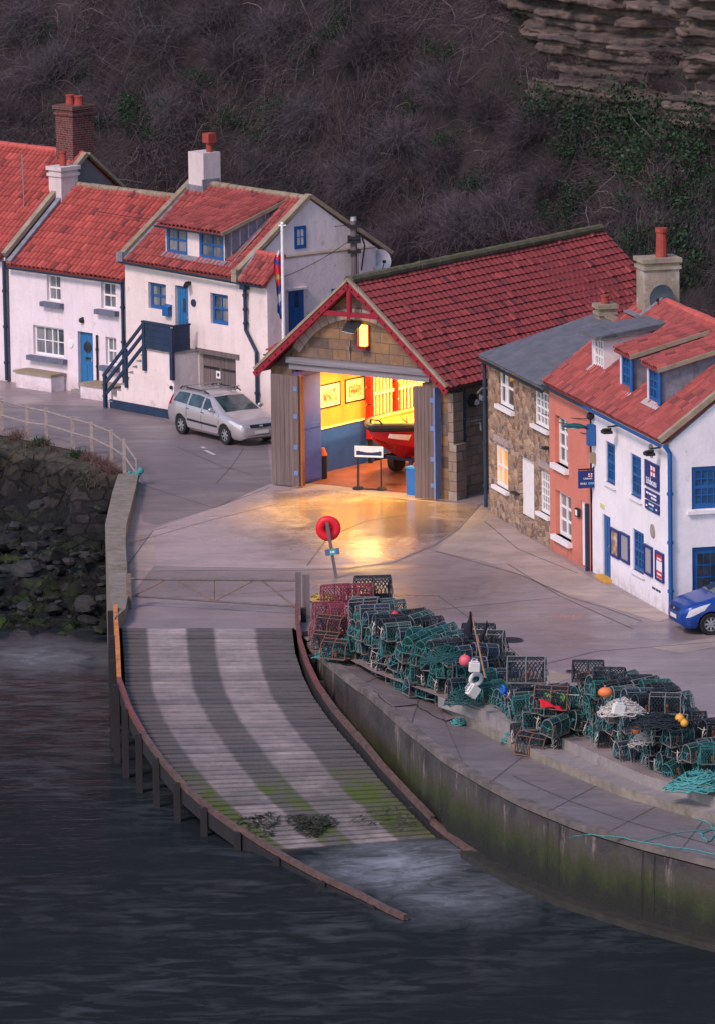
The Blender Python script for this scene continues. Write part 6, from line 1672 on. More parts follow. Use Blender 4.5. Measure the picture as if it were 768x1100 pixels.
# the flag hangs from the pole: a thing of its own
fl = thing('flag', 'furled red, white and blue flag hanging limp on the white flagpole', 'flag', fp + np.array([0, 0, 0]))
z1, z0 = zat(fp, 268), zat(fp, 341)
b = MB(); rows = 22; cols = 8
s = N('flag_cloth'); uv = s.coord('UV'); sx = s.n.new('ShaderNodeSeparateXYZ'); s.l.new(uv, sx.inputs[0])
band = s.math('ADD', sx.outputs[1], s.math('MULTIPLY', s.math('SUBTRACT', s.noise(s.coord('UV', scale=(2, 4, 1)), 2, 3, .5), .5), .25))
rc = s.n.new('ShaderNodeValToRGB'); rc.color_ramp.interpolation = 'CONSTANT'; s.l.new(band, rc.inputs[0])
stops = [(0, (.03, .07, .25)), (.22, (.55, .5, .55)), (.34, (.03, .06, .22)), (.46, (.6, .04, .06)), (.56, (.5, .35, .1)), (.62, (.6, .03, .06)), (.78, (.04, .07, .3)), (.85, (.6, .03, .06)), (.93, (.6, .55, .58))]
e = rc.color_ramp.elements
while len(e) < len(stops): e.new(.5)
for i, (p_, c_) in enumerate(stops): e[i].position = p_; e[i].color = (*c_, 1)
s.color(rc.outputs[0]); s.rough(.8)
vs = []; fs = []; uv_ = []
for j in range(rows + 1):
    t = j / rows; w = .62 * (.16 + .2 * math.sin(PI * min(1, t * 1.25)) + .07 * math.sin(9 * t)) * (1 if t < .95 else .6)
    for i in range(cols + 1):
        k = i / cols; vs.append((-.05 - w * k, .06 * math.sin(k * 9 + t * 3), z1 - (z1 - z0) * t - .05 * math.sin(k * 4 + t * 6)))
for j in range(rows):
    for i in range(cols):
        a = j * (cols + 1) + i; fs.append((a, a + 1, a + cols + 2, a + cols + 1)); uv_.append([(i / cols, 1 - j / rows), ((i + 1) / cols, 1 - j / rows), ((i + 1) / cols, 1 - (j + 1) / rows), (i / cols, 1 - (j + 1) / rows)])
b.add(vs, fs, 0, uv_); b.build('cloth', s.m, fl, smooth=True)

pp = MH.w(7.5, 5.0, 0); zt = zat(pp, 236); k = proj(np.array([pp[0], pp[1], zt]))[0]; pp = pp + np.array([(379 - k) / 34.5, 0, 0])
up = thing('utility_pole', 'dark wooden utility pole with fittings behind the boathouse gable apex', 'utility pole', pp)
b = MB(); b.tube([(0, 0, 0), (0, 0, zt)], [.14, .11], 10); b.build('pole', M['old_wood'], up)
b = MB()
for z in (.12, .5, .62, .95): b.box(-.2, .2, -.2, .2, zt - z - .09, zt - z)
b.tube([(.2, -.1, zt - .4), (.32, -.1, zt - .8), (.2, -.1, zt - 1.6)], .03, 5); b.build('cable_fittings', M['black_metal'], up)
b = MB(); b.tube([(0, 0, zt), (0, 0, zt + .12)], [.12, .1], 10); b.build('pole_cap', M['galv'], up)
def wire(P, Q, sag, label):
    P, Q = np.array(P, float), np.array(Q, float)
    b = MB(); b.tube([P + (Q - P) * t - np.array([0, 0, sag * 4 * t * (1 - t)]) for t in np.linspace(0, 1, 14)], .011, 4)
    tag(b.build('overhead_cable', M['black_metal']), label, 'cable', 'overhead cables')
T_ = np.array([pp[0], pp[1], zt - .15])
wire(T_, MH.w(-3, 1.2, 5.9), .25, 'thin cable from the utility pole across the cream house gable to its dormer roof')
wire(T_ + [0, 0, -.4], MH.w(6.5, -.1, 4.5), .25, 'thin cable sagging from the utility pole to the cream house corner')
for k in range(3):
    wire(LB.w(6.62, 1.2 + k * .3, 3.3 - k * .07), RR.w(10.8, -.12, 4.45 - k * .22), .25, ['highest', 'middle', 'lowest'][k] + ' of three thin cables from the boathouse eave across the stone and terracotta cottages')

# ================================================================== INSIDE THE BOATHOUSE
bt = thing('lifeboat', 'red inshore lifeboat with a black gunwale and orange top under the boathouse lamps', 'boat', LB.w(3.1, 0, .014), LB.az)
M['hull_red'] = plain('hull_red', (.42, .012, .03), .25, .1, 2, .02, spec=.6)
M['rubber'] = plain('rubber', (.02, .02, .024), .6, .2, 4, .05)
M['boat_orange'] = plain('boat_orange', (.72, .26, .03), .4, .12, 3, .03)
V0, L_ = .9, 7.4
def beam_(t): return 1.28 * min(1., (1 - (1 - min(1, t / .36)) ** 2.3)) + .02
def keel_(t): return .55 + .72 * max(0, 1 - t / .30) ** 2.2
gun = lambda t: 1.60 + .12 * max(0, 1 - t / .4) ** 1.5
ns_ = 34; ring = []
for i in range(ns_):
    t = (i / (ns_ - 1)) ** 1.4; bm, kz, gz = beam_(t), keel_(t), gun(t)
    ring.append([(0, V0 + .75 * max(0, 1 - t / .22) + t * L_, kz), (-bm * .62, V0 + t * L_, kz + (gz - kz) * .42), (-bm * .93, V0 + t * L_, gz - .12), (-bm, V0 + t * L_, gz)])
vs = []; fs = []
for rr in ring: vs += [rr[3], rr[2], rr[1], rr[0]] + [(-p[0], p[1], p[2]) for p in (rr[1], rr[2], rr[3])]
for i in range(ns_ - 1):
    for k in range(6): fs.append((i * 7 + k, i * 7 + k + 1, (i + 1) * 7 + k + 1, (i + 1) * 7 + k))
b = MB(); b.add(vs, fs + [tuple(range(7)), tuple((ns_ - 1) * 7 + k for k in range(6, -1, -1))]); b.build('hull', M['hull_red'], bt)
pathL = [(-ring[i][3][0] * -1, ring[i][3][1], ring[i][3][2]) for i in range(ns_)]
pathR = [(-x, y, z) for x, y, z in pathL]
pth = pathL[::-1] + pathR
b = MB(); b.tube([(x * .97, y, z + .06) for x, y, z in pth], .13, 9); b.build('gunwale', M['rubber'], bt)
b = MB(); b.tube([(x * .86, y + .1, z + .09) for x, y, z in pth], .11, 10); b.build('tube_top', M['boat_orange'], bt, smooth=True)
b = MB(); b.add([(x * .8, y + .1, z + .08) for x, y, z in pth], [tuple(range(len(pth)))]); b.build('foredeck', M['boat_orange'], bt)
b = MB(); b.box(-.32, .32, V0 + 2.9, V0 + 4.3, 1.6, 2.1); b.box(-.22, .22, V0 + 2.7, V0 + 3.2, 2.2, 2.55); b.build('console', M['boat_orange'], bt)
b = MB()
for k in range(9):
    t = .10 + k * .07; y = V0 + t * L_; b.tube([(beam_(t) * .86, y, gun(t) + .33), (beam_(t) * 1.02, y + .12, gun(t) + .2), (beam_(t) * .86, y + .24, gun(t) + .33)], .02, 5)
b.tube([(-.3, V0 + .3, 1.75), (-.15, V0 + .15, 2.0), (.15, V0 + .15, 2.0), (.3, V0 + .3, 1.75)], .03, 6); b.build('grab_lines', M['rubber'], bt)
b = MB()
for t0, t1 in ((.05, .13),):
    for k in range(4):
        ta, tb = t0 + (t1 - t0) * k / 4, t0 + (t1 - t0) * (k + 1) / 4
        P = lambda t, f: (beam_(t) * (.80 + .13 * f) + .03, V0 + t * L_ - .03, keel_(t) + (gun(t) - keel_(t)) * (.62 + .2 * f))
        b.quad(P(ta, 0), P(tb, 0), P(tb, 1), P(ta, 1))
b.build('name_strip', M['white_paint'], bt)
b = MB()
for x in (-.7, .7): b.beam((x, V0 + 1.0, .62), (x, V0 + 6.6, .62), .12, .14)
for y in (1.6, 3.8, 6.2): b.beam((-.85, V0 + y, .6), (.85, V0 + y, .6), .1, .1)
tr_ = b.build('trolley', M['navy'], bt)
for x in (-.95, .95):
    for y in (2.6, 5.2):
        w = MB(); w.tube([(x - .12, V0 + y, .33), (x + .12, V0 + y, .33)], .33, 16); w.build('trolley_wheel', M['rubber'], tr_)
# fire extinguisher, stand, blue box
p = LB.w(.72, 1.55, .014)
p = LB.w(1.42, .75, .014)
fe = thing('fire_extinguisher', 'tall black and orange topped cylinder standing behind the inner blue door', 'extinguisher', p, LB.az)
b = MB(); b.tube([(0, 0, 0), (0, 0, .7), (0, 0, .78), (0, 0, .84)], [.13, .13, .09, .05], 14); b.build('cylinder', M['black_metal'], fe)
b = MB(); b.tube([(0, 0, .72), (0, 0, .95)], [.14, .06], 12); b.build('cap', plain('cap_orange', (.6, .12, .03), .5), fe)
b = MB(); b.box(-.04, .04, -.135, -.131, .3, .5); b.build('label_band', M['white_paint'], fe)
sd = thing('barrier_stand', 'white framed barrier sign on two thin black legs in the boathouse doorway', 'barrier', LB.onv(397, 525, .12) @ np.eye(3) if False else G(397, 526), LB.az + .32)
b = MB()
for x in (-.36, .36): b.tube([(x, 0, .03), (x, 0, 1.0)], .02, 6)
b.build('legs', M['black_metal'], sd)
b = MB(); b.box(-.52, .52, -.05, .05, 0, .035)
for x in (-.36, .36): b.tube([(x, 0, .035), (x, 0, .09)], [.16, .1], 12)
b.build('base', M['rubber'], sd)
b = MB(); b.box(-.44, .44, -.03, .0, 1.24, 1.34); b.box(-.44, .44, -.03, .0, 1.0, 1.06); b.box(-.44, -.39, -.03, .0, 1.06, 1.24); b.box(.39, .44, -.03, .0, 1.06, 1.24); b.build('frame', M['white_paint'], sd)
b = MB(); b.box(-.39, .39, -.02, -.004, 1.06, 1.24); b.build('panel', M['navy'], sd)
b = MB()
for k in range(8): b.box(-.39 + k * .0975, -.39 + (k + 1) * .0975, -.024, -.0205, 1.2 - .05 * math.sin(PI * (k + .5) / 8), 1.24)
b.build('white_wave', M['white_paint'], sd)
bx = thing('blue_bin', 'bright blue box behind the right hand plank door of the boathouse', 'box', G(443, 532), LB.az)
b = MB(); b.box(-.22, .25, 0, .4, 0, .8); b.build('body', plain('box_blue', (.015, .14, .45), .4, .1), bx)
b = MB(); b.box(-.24, .27, -.02, .42, .802, .86); b.build('lid', plain('box_lid', (.03, .25, .6), .4, .1), bx)
for k in range(2):
    b = MB(); b.sphere((.06 + k * .09, .1 + .1 * k, .93), .09, 8, 6); tag(b.build('work_helmet', M['bright_red'] if k == 0 else plain('helm_y', (.7, .5, .05), .4)), ['red', 'yellow'][k] + ' helmet lying on the blue box in the boathouse', 'helmet')
for o in bpy.data.objects:
    if o.name.startswith('work_helmet'): o.location = bx.location; o.rotation_euler.z = LB.az
bpy.data.objects['fire_extinguisher'].location = G(347.5, 514, .014)
# ================================================================== CARS
def car(name, label, loc, heading, P, paint):
    root = thing(name, label, 'car', loc, heading, 'parked cars')
    L, HW = P['L'], P['HW']
    ip = lambda key, x: float(np.interp(x, *zip(*P[key])))
    def sect(x):
        """half ring, bottom centre to top centre"""
        w = ip('w', x); zb, zs, zt = ip('zb', x), ip('zs', x), ip('zt', x)
        g = max(0., min(1, (zt - zs - .06) / .3))           # 1 where there is a cabin above the waist
        rw = w * (.74 * g + .86 * (1 - g))
        return [(0, zb), (w * .86, zb), (w * .965, zb + .09), (w, zb + (zs - zb) * .48), (w * .99, zs - .10), (w * .955, zs),
                (w * .955 + (rw - w * .955) * .45, zs + (zt - zs) * .45), (rw, zs + (zt - zs) * .86), (rw * .86, zs + (zt - zs) * .965), (rw * .45, zt), (0, zt + .012)]
    def S(x, t):
        """surface point: x back from the nose, t ring parameter 0..10 (right side), mirrored by caller"""
        r = sect(x); i = min(int(t), 9); f = t - i
        return (-x, r[i][0] + (r[i + 1][0] - r[i][0]) * f, r[i][1] + (r[i + 1][1] - r[i][1]) * f)
    xs = sorted({*np.linspace(0, .35, 7), *np.linspace(.35, L - .35, 52), *np.linspace(L - .35, L, 7)})
    vs = []; fs = []; m = 21; mi = []
    fw, rw_, wr = P['fw'], P['rw'], P['wr']
    def arch(x, p):
        for c in (fw, rw_):
            d2 = (wr + .055) ** 2 - (x - c) ** 2
            if d2 > 0:
                zt_ = wr + math.sqrt(d2)
                if p[1] < zt_: return (p[0], max(p[1], min(zt_, zt_)))
        return p
    for x in xs:
        r = sect(x)
        r2 = [r[0]] + [arch(x, p) if k in (1, 2, 3) else p for k, p in enumerate(r) if k > 0]
        vs += [(-x, y, z) for y, z in r2] + [(-x, -y, z) for y, z in r2[9:0:-1]] + [(-x, -r2[10][0], r2[10][1])]
    for i in range(len(xs) - 1):
        for k in range(10): fs.append((i * m + k, i * m + k + 1, (i + 1) * m + k + 1, (i + 1) * m + k))
        a = [0, 19, 18, 17, 16, 15, 14, 13, 12, 11, 10]
        for k in range(10):
            q, w_ = a[k], a[k + 1]; fs.append((i * m + w_, i * m + q, (i + 1) * m + q, (i + 1) * m + w_))
    fs.append(tuple(range(10, -1, -1)) + tuple(range(19, 10, -1))); fs.append(tuple((len(xs) - 1) * m + k for k in range(20)))
    b = MB(); b.add(vs, fs); body = b.build('body', paint, root, smooth=True)
    try:
        body.data.set_sharp_from_angle(angle=math.radians(38))
    except Exception: pass
    def patch(name, poly, mat, off=.006, parent=root, sides=(1, -1), n=6):
        """quad patch in (x,t): four corners, laid on the bodywork"""
        for sd in sides:
            vs = []; fs = []
            for j in range(n + 1):
                for i in range(n + 1):
                    u, v = i / n, j / n
                    x = (poly[0][0] * (1 - u) + poly[1][0] * u) * (1 - v) + (poly[3][0] * (1 - u) + poly[2][0] * u) * v
                    t = (poly[0][1] * (1 - u) + poly[1][1] * u) * (1 - v) + (poly[3][1] * (1 - u) + poly[2][1] * u) * v
                    p = np.array(S(x, t)); e = .004
                    dx_ = np.array(S(min(L, x + e), t)) - np.array(S(max(0, x - e), t)); dt = np.array(S(x, min(10, t + e))) - np.array(S(x, max(0, t - e)))
                    nn = np.cross(dt, dx_); ln = np.linalg.norm(nn); nn = nn / ln if ln > 0 else np.array([0, 0, 1.])
                    if nn[1] < 0 and p[1] > .05: nn = -nn
                    if p[1] <= .05 and nn[2] < 0: nn = -nn
                    p = p + nn * off
                    vs.append((p[0], p[1] * sd, p[2]))
            for j in range(n):
                for i in range(n):
                    a = j * (n + 1) + i; fs.append((a, a + 1, a + n + 2, a + n + 1))
            b = MB(); b.add(vs, fs); b.build(name, mat, parent, smooth=True)
    G_ = M['car_glass']
    for w_ in P['side_glass']: patch('side_window', w_, G_, .006)
    # windscreen and rear screen span both sides
    for key, nm in (('screen', 'windscreen'), ('rear', 'rear_window')):
        x0, x1 = P[key]; vs = []; n = 8; m2 = 12
        for j in range(n + 1):
            x = x0 + (x1 - x0) * j / n
            zc = ip('zt', x) + .016; wd = sect(x)[8][0] * 1.0
            for i in range(m2 + 1):
                f = -1 + 2 * i / m2; r = sect(x); y = f * wd
                z = np.interp(abs(y), [0, r[9][0], r[8][0]], [r[10][1], r[9][1], r[8][1]]) + .012
                vs.append((-x + (-.006 if key == 'rear' else .006), y, z))
        b = MB(); b.add(vs, [(j * (m2 + 1) + i, j * (m2 + 1) + i + 1, (j + 1) * (m2 + 1) + i + 1, (j + 1) * (m2 + 1) + i) for j in range(n) for i in range(m2)])
        b.build(nm, G_, root, smooth=True)
    for h in P['headlight']: patch('headlight', h, M['lamp_clear'], .008)
    for h in P.get('taillight', []): patch('tail_light', h, M['lamp_red'], .008)
    for h in P.get('trim', []): patch('trim_strip', h, M['rubber'], .008)
    for h in P.get('handles', []): patch('door_handle', h, M['rubber'], .012, n=1)
    for h in P.get('seams', []): patch('door_seam', h, M['rubber'], .0025, n=4)
    # nose: grille, plate, lower intake, emblem
    def nose(name, y0, y1, z0, z1, mat, off=.012):
        vs = []; n = 10
        for z in (z0, z1):
            for i in range(n + 1):
                y = y0 + (y1 - y0) * i / n
                # find x where the body reaches this half-width at the height z
                lo = 0.
                for x in np.linspace(0, .5, 60):
                    r = sect(x); zz = [q[1] for q in r]; 
                    if min(zz) <= z <= max(zz):
                        wmax = np.interp(z, zz[1:], [q[0] for q in r][1:])
                        if wmax >= abs(y): lo = x; break
                vs.append((-lo + off, y, z))
        b = MB(); b.add(vs, [(i, i + 1, n + 2 + i, n + 1 + i) for i in range(n)])
        return b.build(name, mat, root)
    for nm, y0, y1, z0, z1, mt, of in P['nose']: nose(nm, y0, y1, z0, z1, M[mt], of)
    # wheels
    for c in (fw, rw_):
        for sd in (1, -1):
            y = ip('w', c) - .115
            hub = thing_part('wheel', root, (-c, sd * y, wr))
            b = MB(); n = 28; pr = [(wr * .64, -.09), (wr * .93, -.1), (wr, -.07), (wr, .07), (wr * .93, .1), (wr * .64, .09)]
            vs = [(R * math.cos(2 * PI * k / n), d, R * math.sin(2 * PI * k / n)) for R, d in pr for k in range(n)]
            b.add(vs, [(i * n + k, i * n + (k + 1) % n, (i + 1) * n + (k + 1) % n, (i + 1) * n + k) for i in range(5) for k in range(n)]); b.build('tyre', M['tyre'], hub)
            b = MB(); y1 = sd * .06
            b.extrude([(wr * .66 * math.cos(2 * PI * k / n), y1 - sd * .06, wr * .66 * math.sin(2 * PI * k / n)) for k in range(n)], (0, sd * .01, 0), 1)
            sp = P['spokes']
            for k in range(sp):
                a = 2 * PI * k / sp; d = Vector((math.cos(a), 0, math.sin(a)))
                b.beam(d * wr * .1 + Vector((0, y1, 0)), d * wr * .62 + Vector((0, y1, 0)), wr * .17, .03, up=(0, 1, 0))
            b.tube([(0, y1 - .03, 0), (0, y1 + sd * .02, 0)], wr * .17, 10)
            for k in range(n):
                a0, a1 = 2 * PI * k / n, 2 * PI * (k + 1) / n
                P4 = [(R * math.cos(a), y1 + sd * .015, R * math.sin(a)) for R, a in ((wr * .58, a0), (wr * .66, a0), (wr * .66, a1), (wr * .58, a1))]
                b.quad(*P4)
            b.build('rim', [M['rim'], M['black_metal']], hub)
    # door mirrors
    for sd in (1, -1):
        x, z = P['mirror']; y = sect(x)[5][0]
        b = MB(); b.sphere((-x, sd * (y + .11), z + .06), .1, 10, 7, sc=(.6, 1.05, .75)); b.tube([(-x, sd * y, z), (-x, sd * (y + .08), z + .03)], .025, 6); b.build('door_mirror', paint, root, smooth=True)
    return root, S
def thing_part(name, parent, loc):
    o = bpy.data.objects.new(name, None); o.empty_display_size = .1; COL.objects.link(o); o.parent = parent; o.location = loc
    return o
def car_paint(name, c, metal):
    s = N(name); s.color(c); s.rough(.32); s.b.inputs['Metallic'].default_value = metal; s.b.inputs['Coat Weight'].default_value = .5; s.b.inputs['Coat Roughness'].default_value = .08
    return s.m
M['silver'] = car_paint('silver', (.50, .45, .45), .45)
M['car_blue'] = car_paint('car_blue', (.004, .05, .27), .2)
M['car_glass'] = glass('car_glass', (.03, .05, .055), .04, .7)
M['lamp_clear'] = plain('lamp_clear', (.62, .62, .62), .12, .15, 20, .0, spec=.8)
M['lamp_red'] = plain('lamp_red', (.35, .01, .01), .2, .1)
M['tyre'] = plain('tyre', (.018, .018, .018), .8, .2, 8, .1)
M['rim'] = plain('rim', (.40, .40, .41), .35, .15, 8, .05, metal=.5)
M['plate_white'] = plain('plate_white', (.72, .70, .62), .5, .04)
M['grille'] = plain('grille', (.015, .015, .018), .5, .2, 10, .1)
focus = dict(L=4.45, HW=.85, wr=.315, fw=.88, rw=3.5, spokes=7,
    w=[(0, .55), (.06, .68), (.25, .79), (.7, .845), (2.2, .86), (3.8, .845), (4.25, .78), (4.45, .70)],
    zb=[(0, .30), (.2, .20), (4.1, .22), (4.45, .34)],
    zs=[(0, .56), (.1, .68), (.5, .80), (1.15, .93), (2.5, .97), (4.2, 1.0), (4.45, .86)],
    zt=[(0, .60), (.1, .71), (.35, .81), (.8, .92), (1.1, .99), (1.95, 1.38), (2.5, 1.45), (3.5, 1.45), (4.0, 1.40), (4.22, 1.27), (4.4, .96), (4.45, .90)],
    side_glass=[[(1.42, 5.12), (2.18, 5.12), (2.18, 6.85), (1.98, 6.85)], [(2.27, 5.12), (3.05, 5.12), (3.02, 6.85), (2.27, 6.85)], [(3.13, 5.15), (3.98, 5.25), (3.80, 6.8), (3.13, 6.85)]],
    screen=(1.12, 1.92), rear=(4.08, 4.3), headlight=[[(.08, 4.0), (.62, 4.25), (.60, 4.95), (.14, 5.2)]], taillight=[[(4.1, 4.1), (4.38, 4.1), (4.3, 6.4), (4.12, 6.6)]],
    trim=[[(1.28, 2.78), (3.05, 2.78), (3.05, 3.02), (1.28, 3.02)]], handles=[[(2.05, 4.0), (2.24, 4.0), (2.24, 4.2), (2.05, 4.2)], [(2.95, 4.05), (3.14, 4.05), (3.14, 4.25), (2.95, 4.25)]],
    seams=[[(2.21, 2.2), (2.23, 2.2), (2.23, 5.1), (2.21, 5.1)], [(3.1, 2.8), (3.12, 2.8), (3.12, 5.1), (3.1, 5.1)], [(1.2, 2.2), (1.22, 2.2), (1.22, 4.9), (1.2, 4.9)]],
    mirror=(1.5, .98), nose=[('grille', -.40, .40, .60, .69, 'grille', .015), ('number_plate', -.26, .26, .40, .51, 'plate_white', .02), ('lower_intake', -.50, .50, .235, .36, 'grille', .012), ('grille_badge', -.06, .06, .625, .67, 'galv', .024)])
hd = math.radians(-57)
p_ = G(244, 477.5); fwd = np.array([math.cos(hd), math.sin(hd), 0]); lft = np.array([-fwd[1], fwd[0], 0])
# the near wheel in the photograph is the car's right front wheel
nose_p = p_ + fwd * focus['fw'] + lft * .74
fc, S_ = car('estate_car', 'silver estate car with roof bars parked in front of the cream house', nose_p, hd, focus, M['silver'])
b = MB()
for sd in (1, -1): b.tube([(-2.15, sd * .60, 1.45), (-2.3, sd * .61, 1.50), (-3.7, sd * .6, 1.50), (-3.85, sd * .59, 1.42)], .022, 6)
b.build('roof_rails', M['rubber'], fc)
b = MB()
for x in (2.4, 3.45): b.beam((-x, -.72, 1.555), (-x, .72, 1.555), .05, .025); b.box(-x - .04, -x + .04, -.64, -.58, 1.46, 1.55); b.box(-x - .04, -x + .04, .58, .64, 1.46, 1.55)
b.build('roof_bars', M['galv'], fc)
hatch = dict(L=3.94, HW=.85, wr=.305, fw=.80, rw=3.32, spokes=8,
    w=[(0, .50), (.06, .64), (.25, .78), (.7, .845), (2.2, .855), (3.4, .84), (3.8, .76), (3.94, .68)],
    zb=[(0, .30), (.2, .19), (3.6, .2), (3.94, .34)],
    zs=[(0, .60), (.1, .72), (.5, .84), (1.1, .96), (2.5, 1.02), (3.7, 1.08), (3.94, .95)],
    zt=[(0, .64), (.1, .76), (.4, .89), (.8, .99), (1.0, 1.05), (1.85, 1.42), (2.4, 1.49), (3.2, 1.47), (3.6, 1.38), (3.85, 1.05), (3.94, .98)],
    side_glass=[[(1.35, 5.12), (2.1, 5.12), (2.1, 6.85), (1.88, 6.85)], [(2.2, 5.12), (3.05, 5.2), (2.98, 6.8), (2.2, 6.85)]],
    screen=(1.02, 1.82), rear=(3.5, 3.78), headlight=[[(.12, 3.2), (.62, 3.75), (.80, 4.85), (.22, 4.6)]], taillight=[[(3.6, 4.1), (3.88, 4.1), (3.8, 6), (3.62, 6.2)]],
    seams=[[(2.14, 2.2), (2.16, 2.2), (2.16, 5.1), (2.14, 5.1)], [(1.12, 2.2), (1.14, 2.2), (1.14, 4.9), (1.12, 4.9)]], handles=[[(1.95, 4.05), (2.12, 4.05), (2.12, 4.25), (1.95, 4.25)]],
    mirror=(1.42, 1.02), nose=[('grille', -.34, .34, .64, .72, 'grille', .015), ('number_plate', -.26, .26, .42, .53, 'plate_white', .02), ('lower_intake', -.46, .46, .24, .36, 'grille', .012), ('grille_badge', -.05, .05, .655, .70, 'galv', .024)])
hd = math.radians(196)
p_ = G(763, 682); fwd = np.array([math.cos(hd), math.sin(hd), 0]); lft = np.array([-fwd[1], fwd[0], 0])
# near side wheel is the left front wheel
nose_p = p_ + fwd * hatch['fw'] - lft * .74
car('hatchback_car', 'bright blue hatchback parked by the gable end of the white shop', nose_p, hd, hatch, M['car_blue'])

# ================================================================== LOBSTER POTS
def rope_mat(name, c): return plain(name, c, .85, .35, 25, 0)
M['net_teal'] = rope_mat('net_teal', (.018, .085, .083)); M['net_dark'] = rope_mat('net_dark', (.014, .022, .030)); M['net_red'] = rope_mat('net_red', (.20, .04, .062)); M['net_blue'] = rope_mat('net_blue', (.018, .045, .085))
M['frame_pale'] = rope_mat('frame_pale', (.17, .185, .18)); M['frame_teal'] = rope_mat('frame_teal', (.04, .165, .155)); M['frame_dark'] = rope_mat('frame_dark', (.05, .06, .07)); M['frame_red'] = rope_mat('frame_red', (.26, .065, .09)); M['frame_rust'] = rope_mat('frame_rust', (.20, .10, .07))
M['bait'] = plain('bait', (.35, .12, .04), .8, .4, 9, .1); M['slat_wood'] = plain('slat_wood', (.12, .09, .075), .85, .35, 6, .1); M['tag_white'] = plain('tag_white', (.70, .68, .64), .7, .1)
PL, PW, PH = .78, .44, .54
def hoop(x, k=1., n=12):
    w = PW / 2 * k; pts = [(x, -w, .02), (x, -w, PH * .42)]
    for i in range(1, n): 
        t = PI - PI * i / n; pts.append((x, w * math.cos(t), PH * .42 + (PH * .58 - .01) * math.sin(t)))
    return pts + [(x, w, PH * .42), (x, w, .02)]
def pot_meshes(seed, frame, net, rope, round_=False):
    r = random.Random(seed)
    f = MB()
    for x in (-PL / 2, 0, PL / 2): f.tube(hoop(x), .0145, 6)
    for y in (-PW / 2, PW / 2): f.tube([(-PL / 2, y, .02), (PL / 2, y, .02)], .014, 5); f.tube([(-PL / 2, y * .72, PH * .86), (PL / 2, y * .72, PH * .86)], .011, 5)
    f.tube([(-PL / 2, 0, PH), (PL / 2, 0, PH)], .014, 5)
    for x in (-PL / 2, PL / 2): f.tube([(x, -PW / 2, .02), (x, PW / 2, .02)], .017, 5)
    n = MB(); prof = hoop(0, .97, 14)
    def on(x, s_):
        i = min(int(s_), len(prof) - 2); a, b_ = prof[i], prof[i + 1]; t = s_ - i
        return (x, a[1] + (b_[1] - a[1]) * t, a[2] + (b_[2] - a[2]) * t)
    m = len(prof) - 1
    K = 18
    for k in range(K):                                   # diamond mesh both ways round the barrel
        for sg in (1, -1):
            x0 = -PL / 2 - .35 + (PL + .7) * (k + .5) / K; pts = []
            for j in range(0, m * 2 + 1):
                x = x0 + sg * (.35 * (j / (m * 2) * 2 - 1)) + r.uniform(-.008, .008)
                if -PL / 2 <= x <= PL / 2: pts.append(on(x, j / 2))
                elif len(pts) > 1: break
                else: pts = []
            if len(pts) > 1: n.tube(pts, .0088, 3, caps=False)
    for xe in (-PL / 2 + .006, PL / 2 - .006):           # netted ends with a funnel eye
        for k in range(0, m + 1, 1):
            p = prof[k]; n.tube([(xe, p[1], p[2]), (xe * .86, p[1] * .35, .2 + (p[2] - .2) * .35)], .0075, 3, caps=False)
        for q in (.72, .38):
            n.tube([(xe * (.94 if q > .5 else .86), p[1] * q, .2 + (p[2] - .2) * q) for p in prof], .008, 3, caps=False)
    s_ = MB()
    for k in range(6): s_.box(-PL / 2, PL / 2, -PW / 2 + .02 + k * .083, -PW / 2 + .02 + k * .083 + .05, .0, .018)
    t = MB()                                             # twine and tags draped over the front end, bait band inside
    t.tube([(PL / 2 + .012, -.2, .3), (PL / 2 + .02, 0, .27), (PL / 2 + .012, .2, .3)], .008, 4, caps=False)
    for k in range(3):
        y = r.uniform(-.2, .2); z0 = r.uniform(.25, .36); z1 = z0 - r.uniform(.15, .34); x = PL / 2 + .03
        pts = [(x - .02, y, z0), (x + r.uniform(0, .05), y + r.uniform(-.05, .05), (z0 + z1) / 2), (x + .02, y + r.uniform(-.08, .08), z1), (x - .02, y + r.uniform(.02, .14), z1 + r.uniform(.05, .18))]
        t.tube(pts, .008, 4, caps=False)
    return f, n, s_, t
POTS = {}
def make_pot(key, frame, net, rope, name='lobster_pot'):
    f, n, s_, t = pot_meshes(hash(key) % 1000 if False else sum(map(ord, key)), frame, net, rope)
    r = thing(name, 'lobster pot', 'lobster pot')
    f.build('frame', M[frame], r, uvmap=False); n.build('netting', M[net], r, uvmap=False); s_.build('slatted_base', M['slat_wood'], r, uvmap=False); t.build('twine', M[rope], r, uvmap=False)
    b = MB(); b.sphere((.02, 0, .2), .06, 6, 4); b.tube([(.02, 0, .2), (.0, .02, .06)], .05, 6); b.build('bait_bag', M['bait'], r, uvmap=False)
    POTS[key] = [r, False]
for kx in (('teal', 'frame_teal', 'net_teal', 'rope_teal'), ('mix', 'frame_pale', 'net_teal', 'rope_teal'), ('blue', 'frame_pale', 'net_blue', 'rope_teal'), ('dark', 'frame_dark', 'net_dark', 'rope_pale'),
           ('red', 'frame_red', 'net_red', 'rope_teal'), ('rust', 'frame_rust', 'net_dark', 'rope_pale'), ('grey', 'frame_pale', 'net_dark', 'rope_pale')): make_pot(*kx)
DESC = {'teal': 'teal rope bound', 'mix': 'pale hooped teal netted', 'blue': 'pale hooped blue netted', 'dark': 'black netted', 'red': 'red netted', 'rust': 'rusty hooped dark netted', 'grey': 'pale hooped black netted'}
def pot(key, loc, rz, where, group, tilt=(0, 0), k=1., label=None):
    r, used = POTS[key]
    o = r if not used else copy_tree(r); POTS[key][1] = True
    o.location = [float(a) for a in loc]; o.rotation_euler = (tilt[0], tilt[1], rz); o.scale = (k, k, k)
    tag(o, label or (DESC[key] + ' lobster pot ' + where), 'lobster pot', group)
    return o
R_ = random.Random(4)
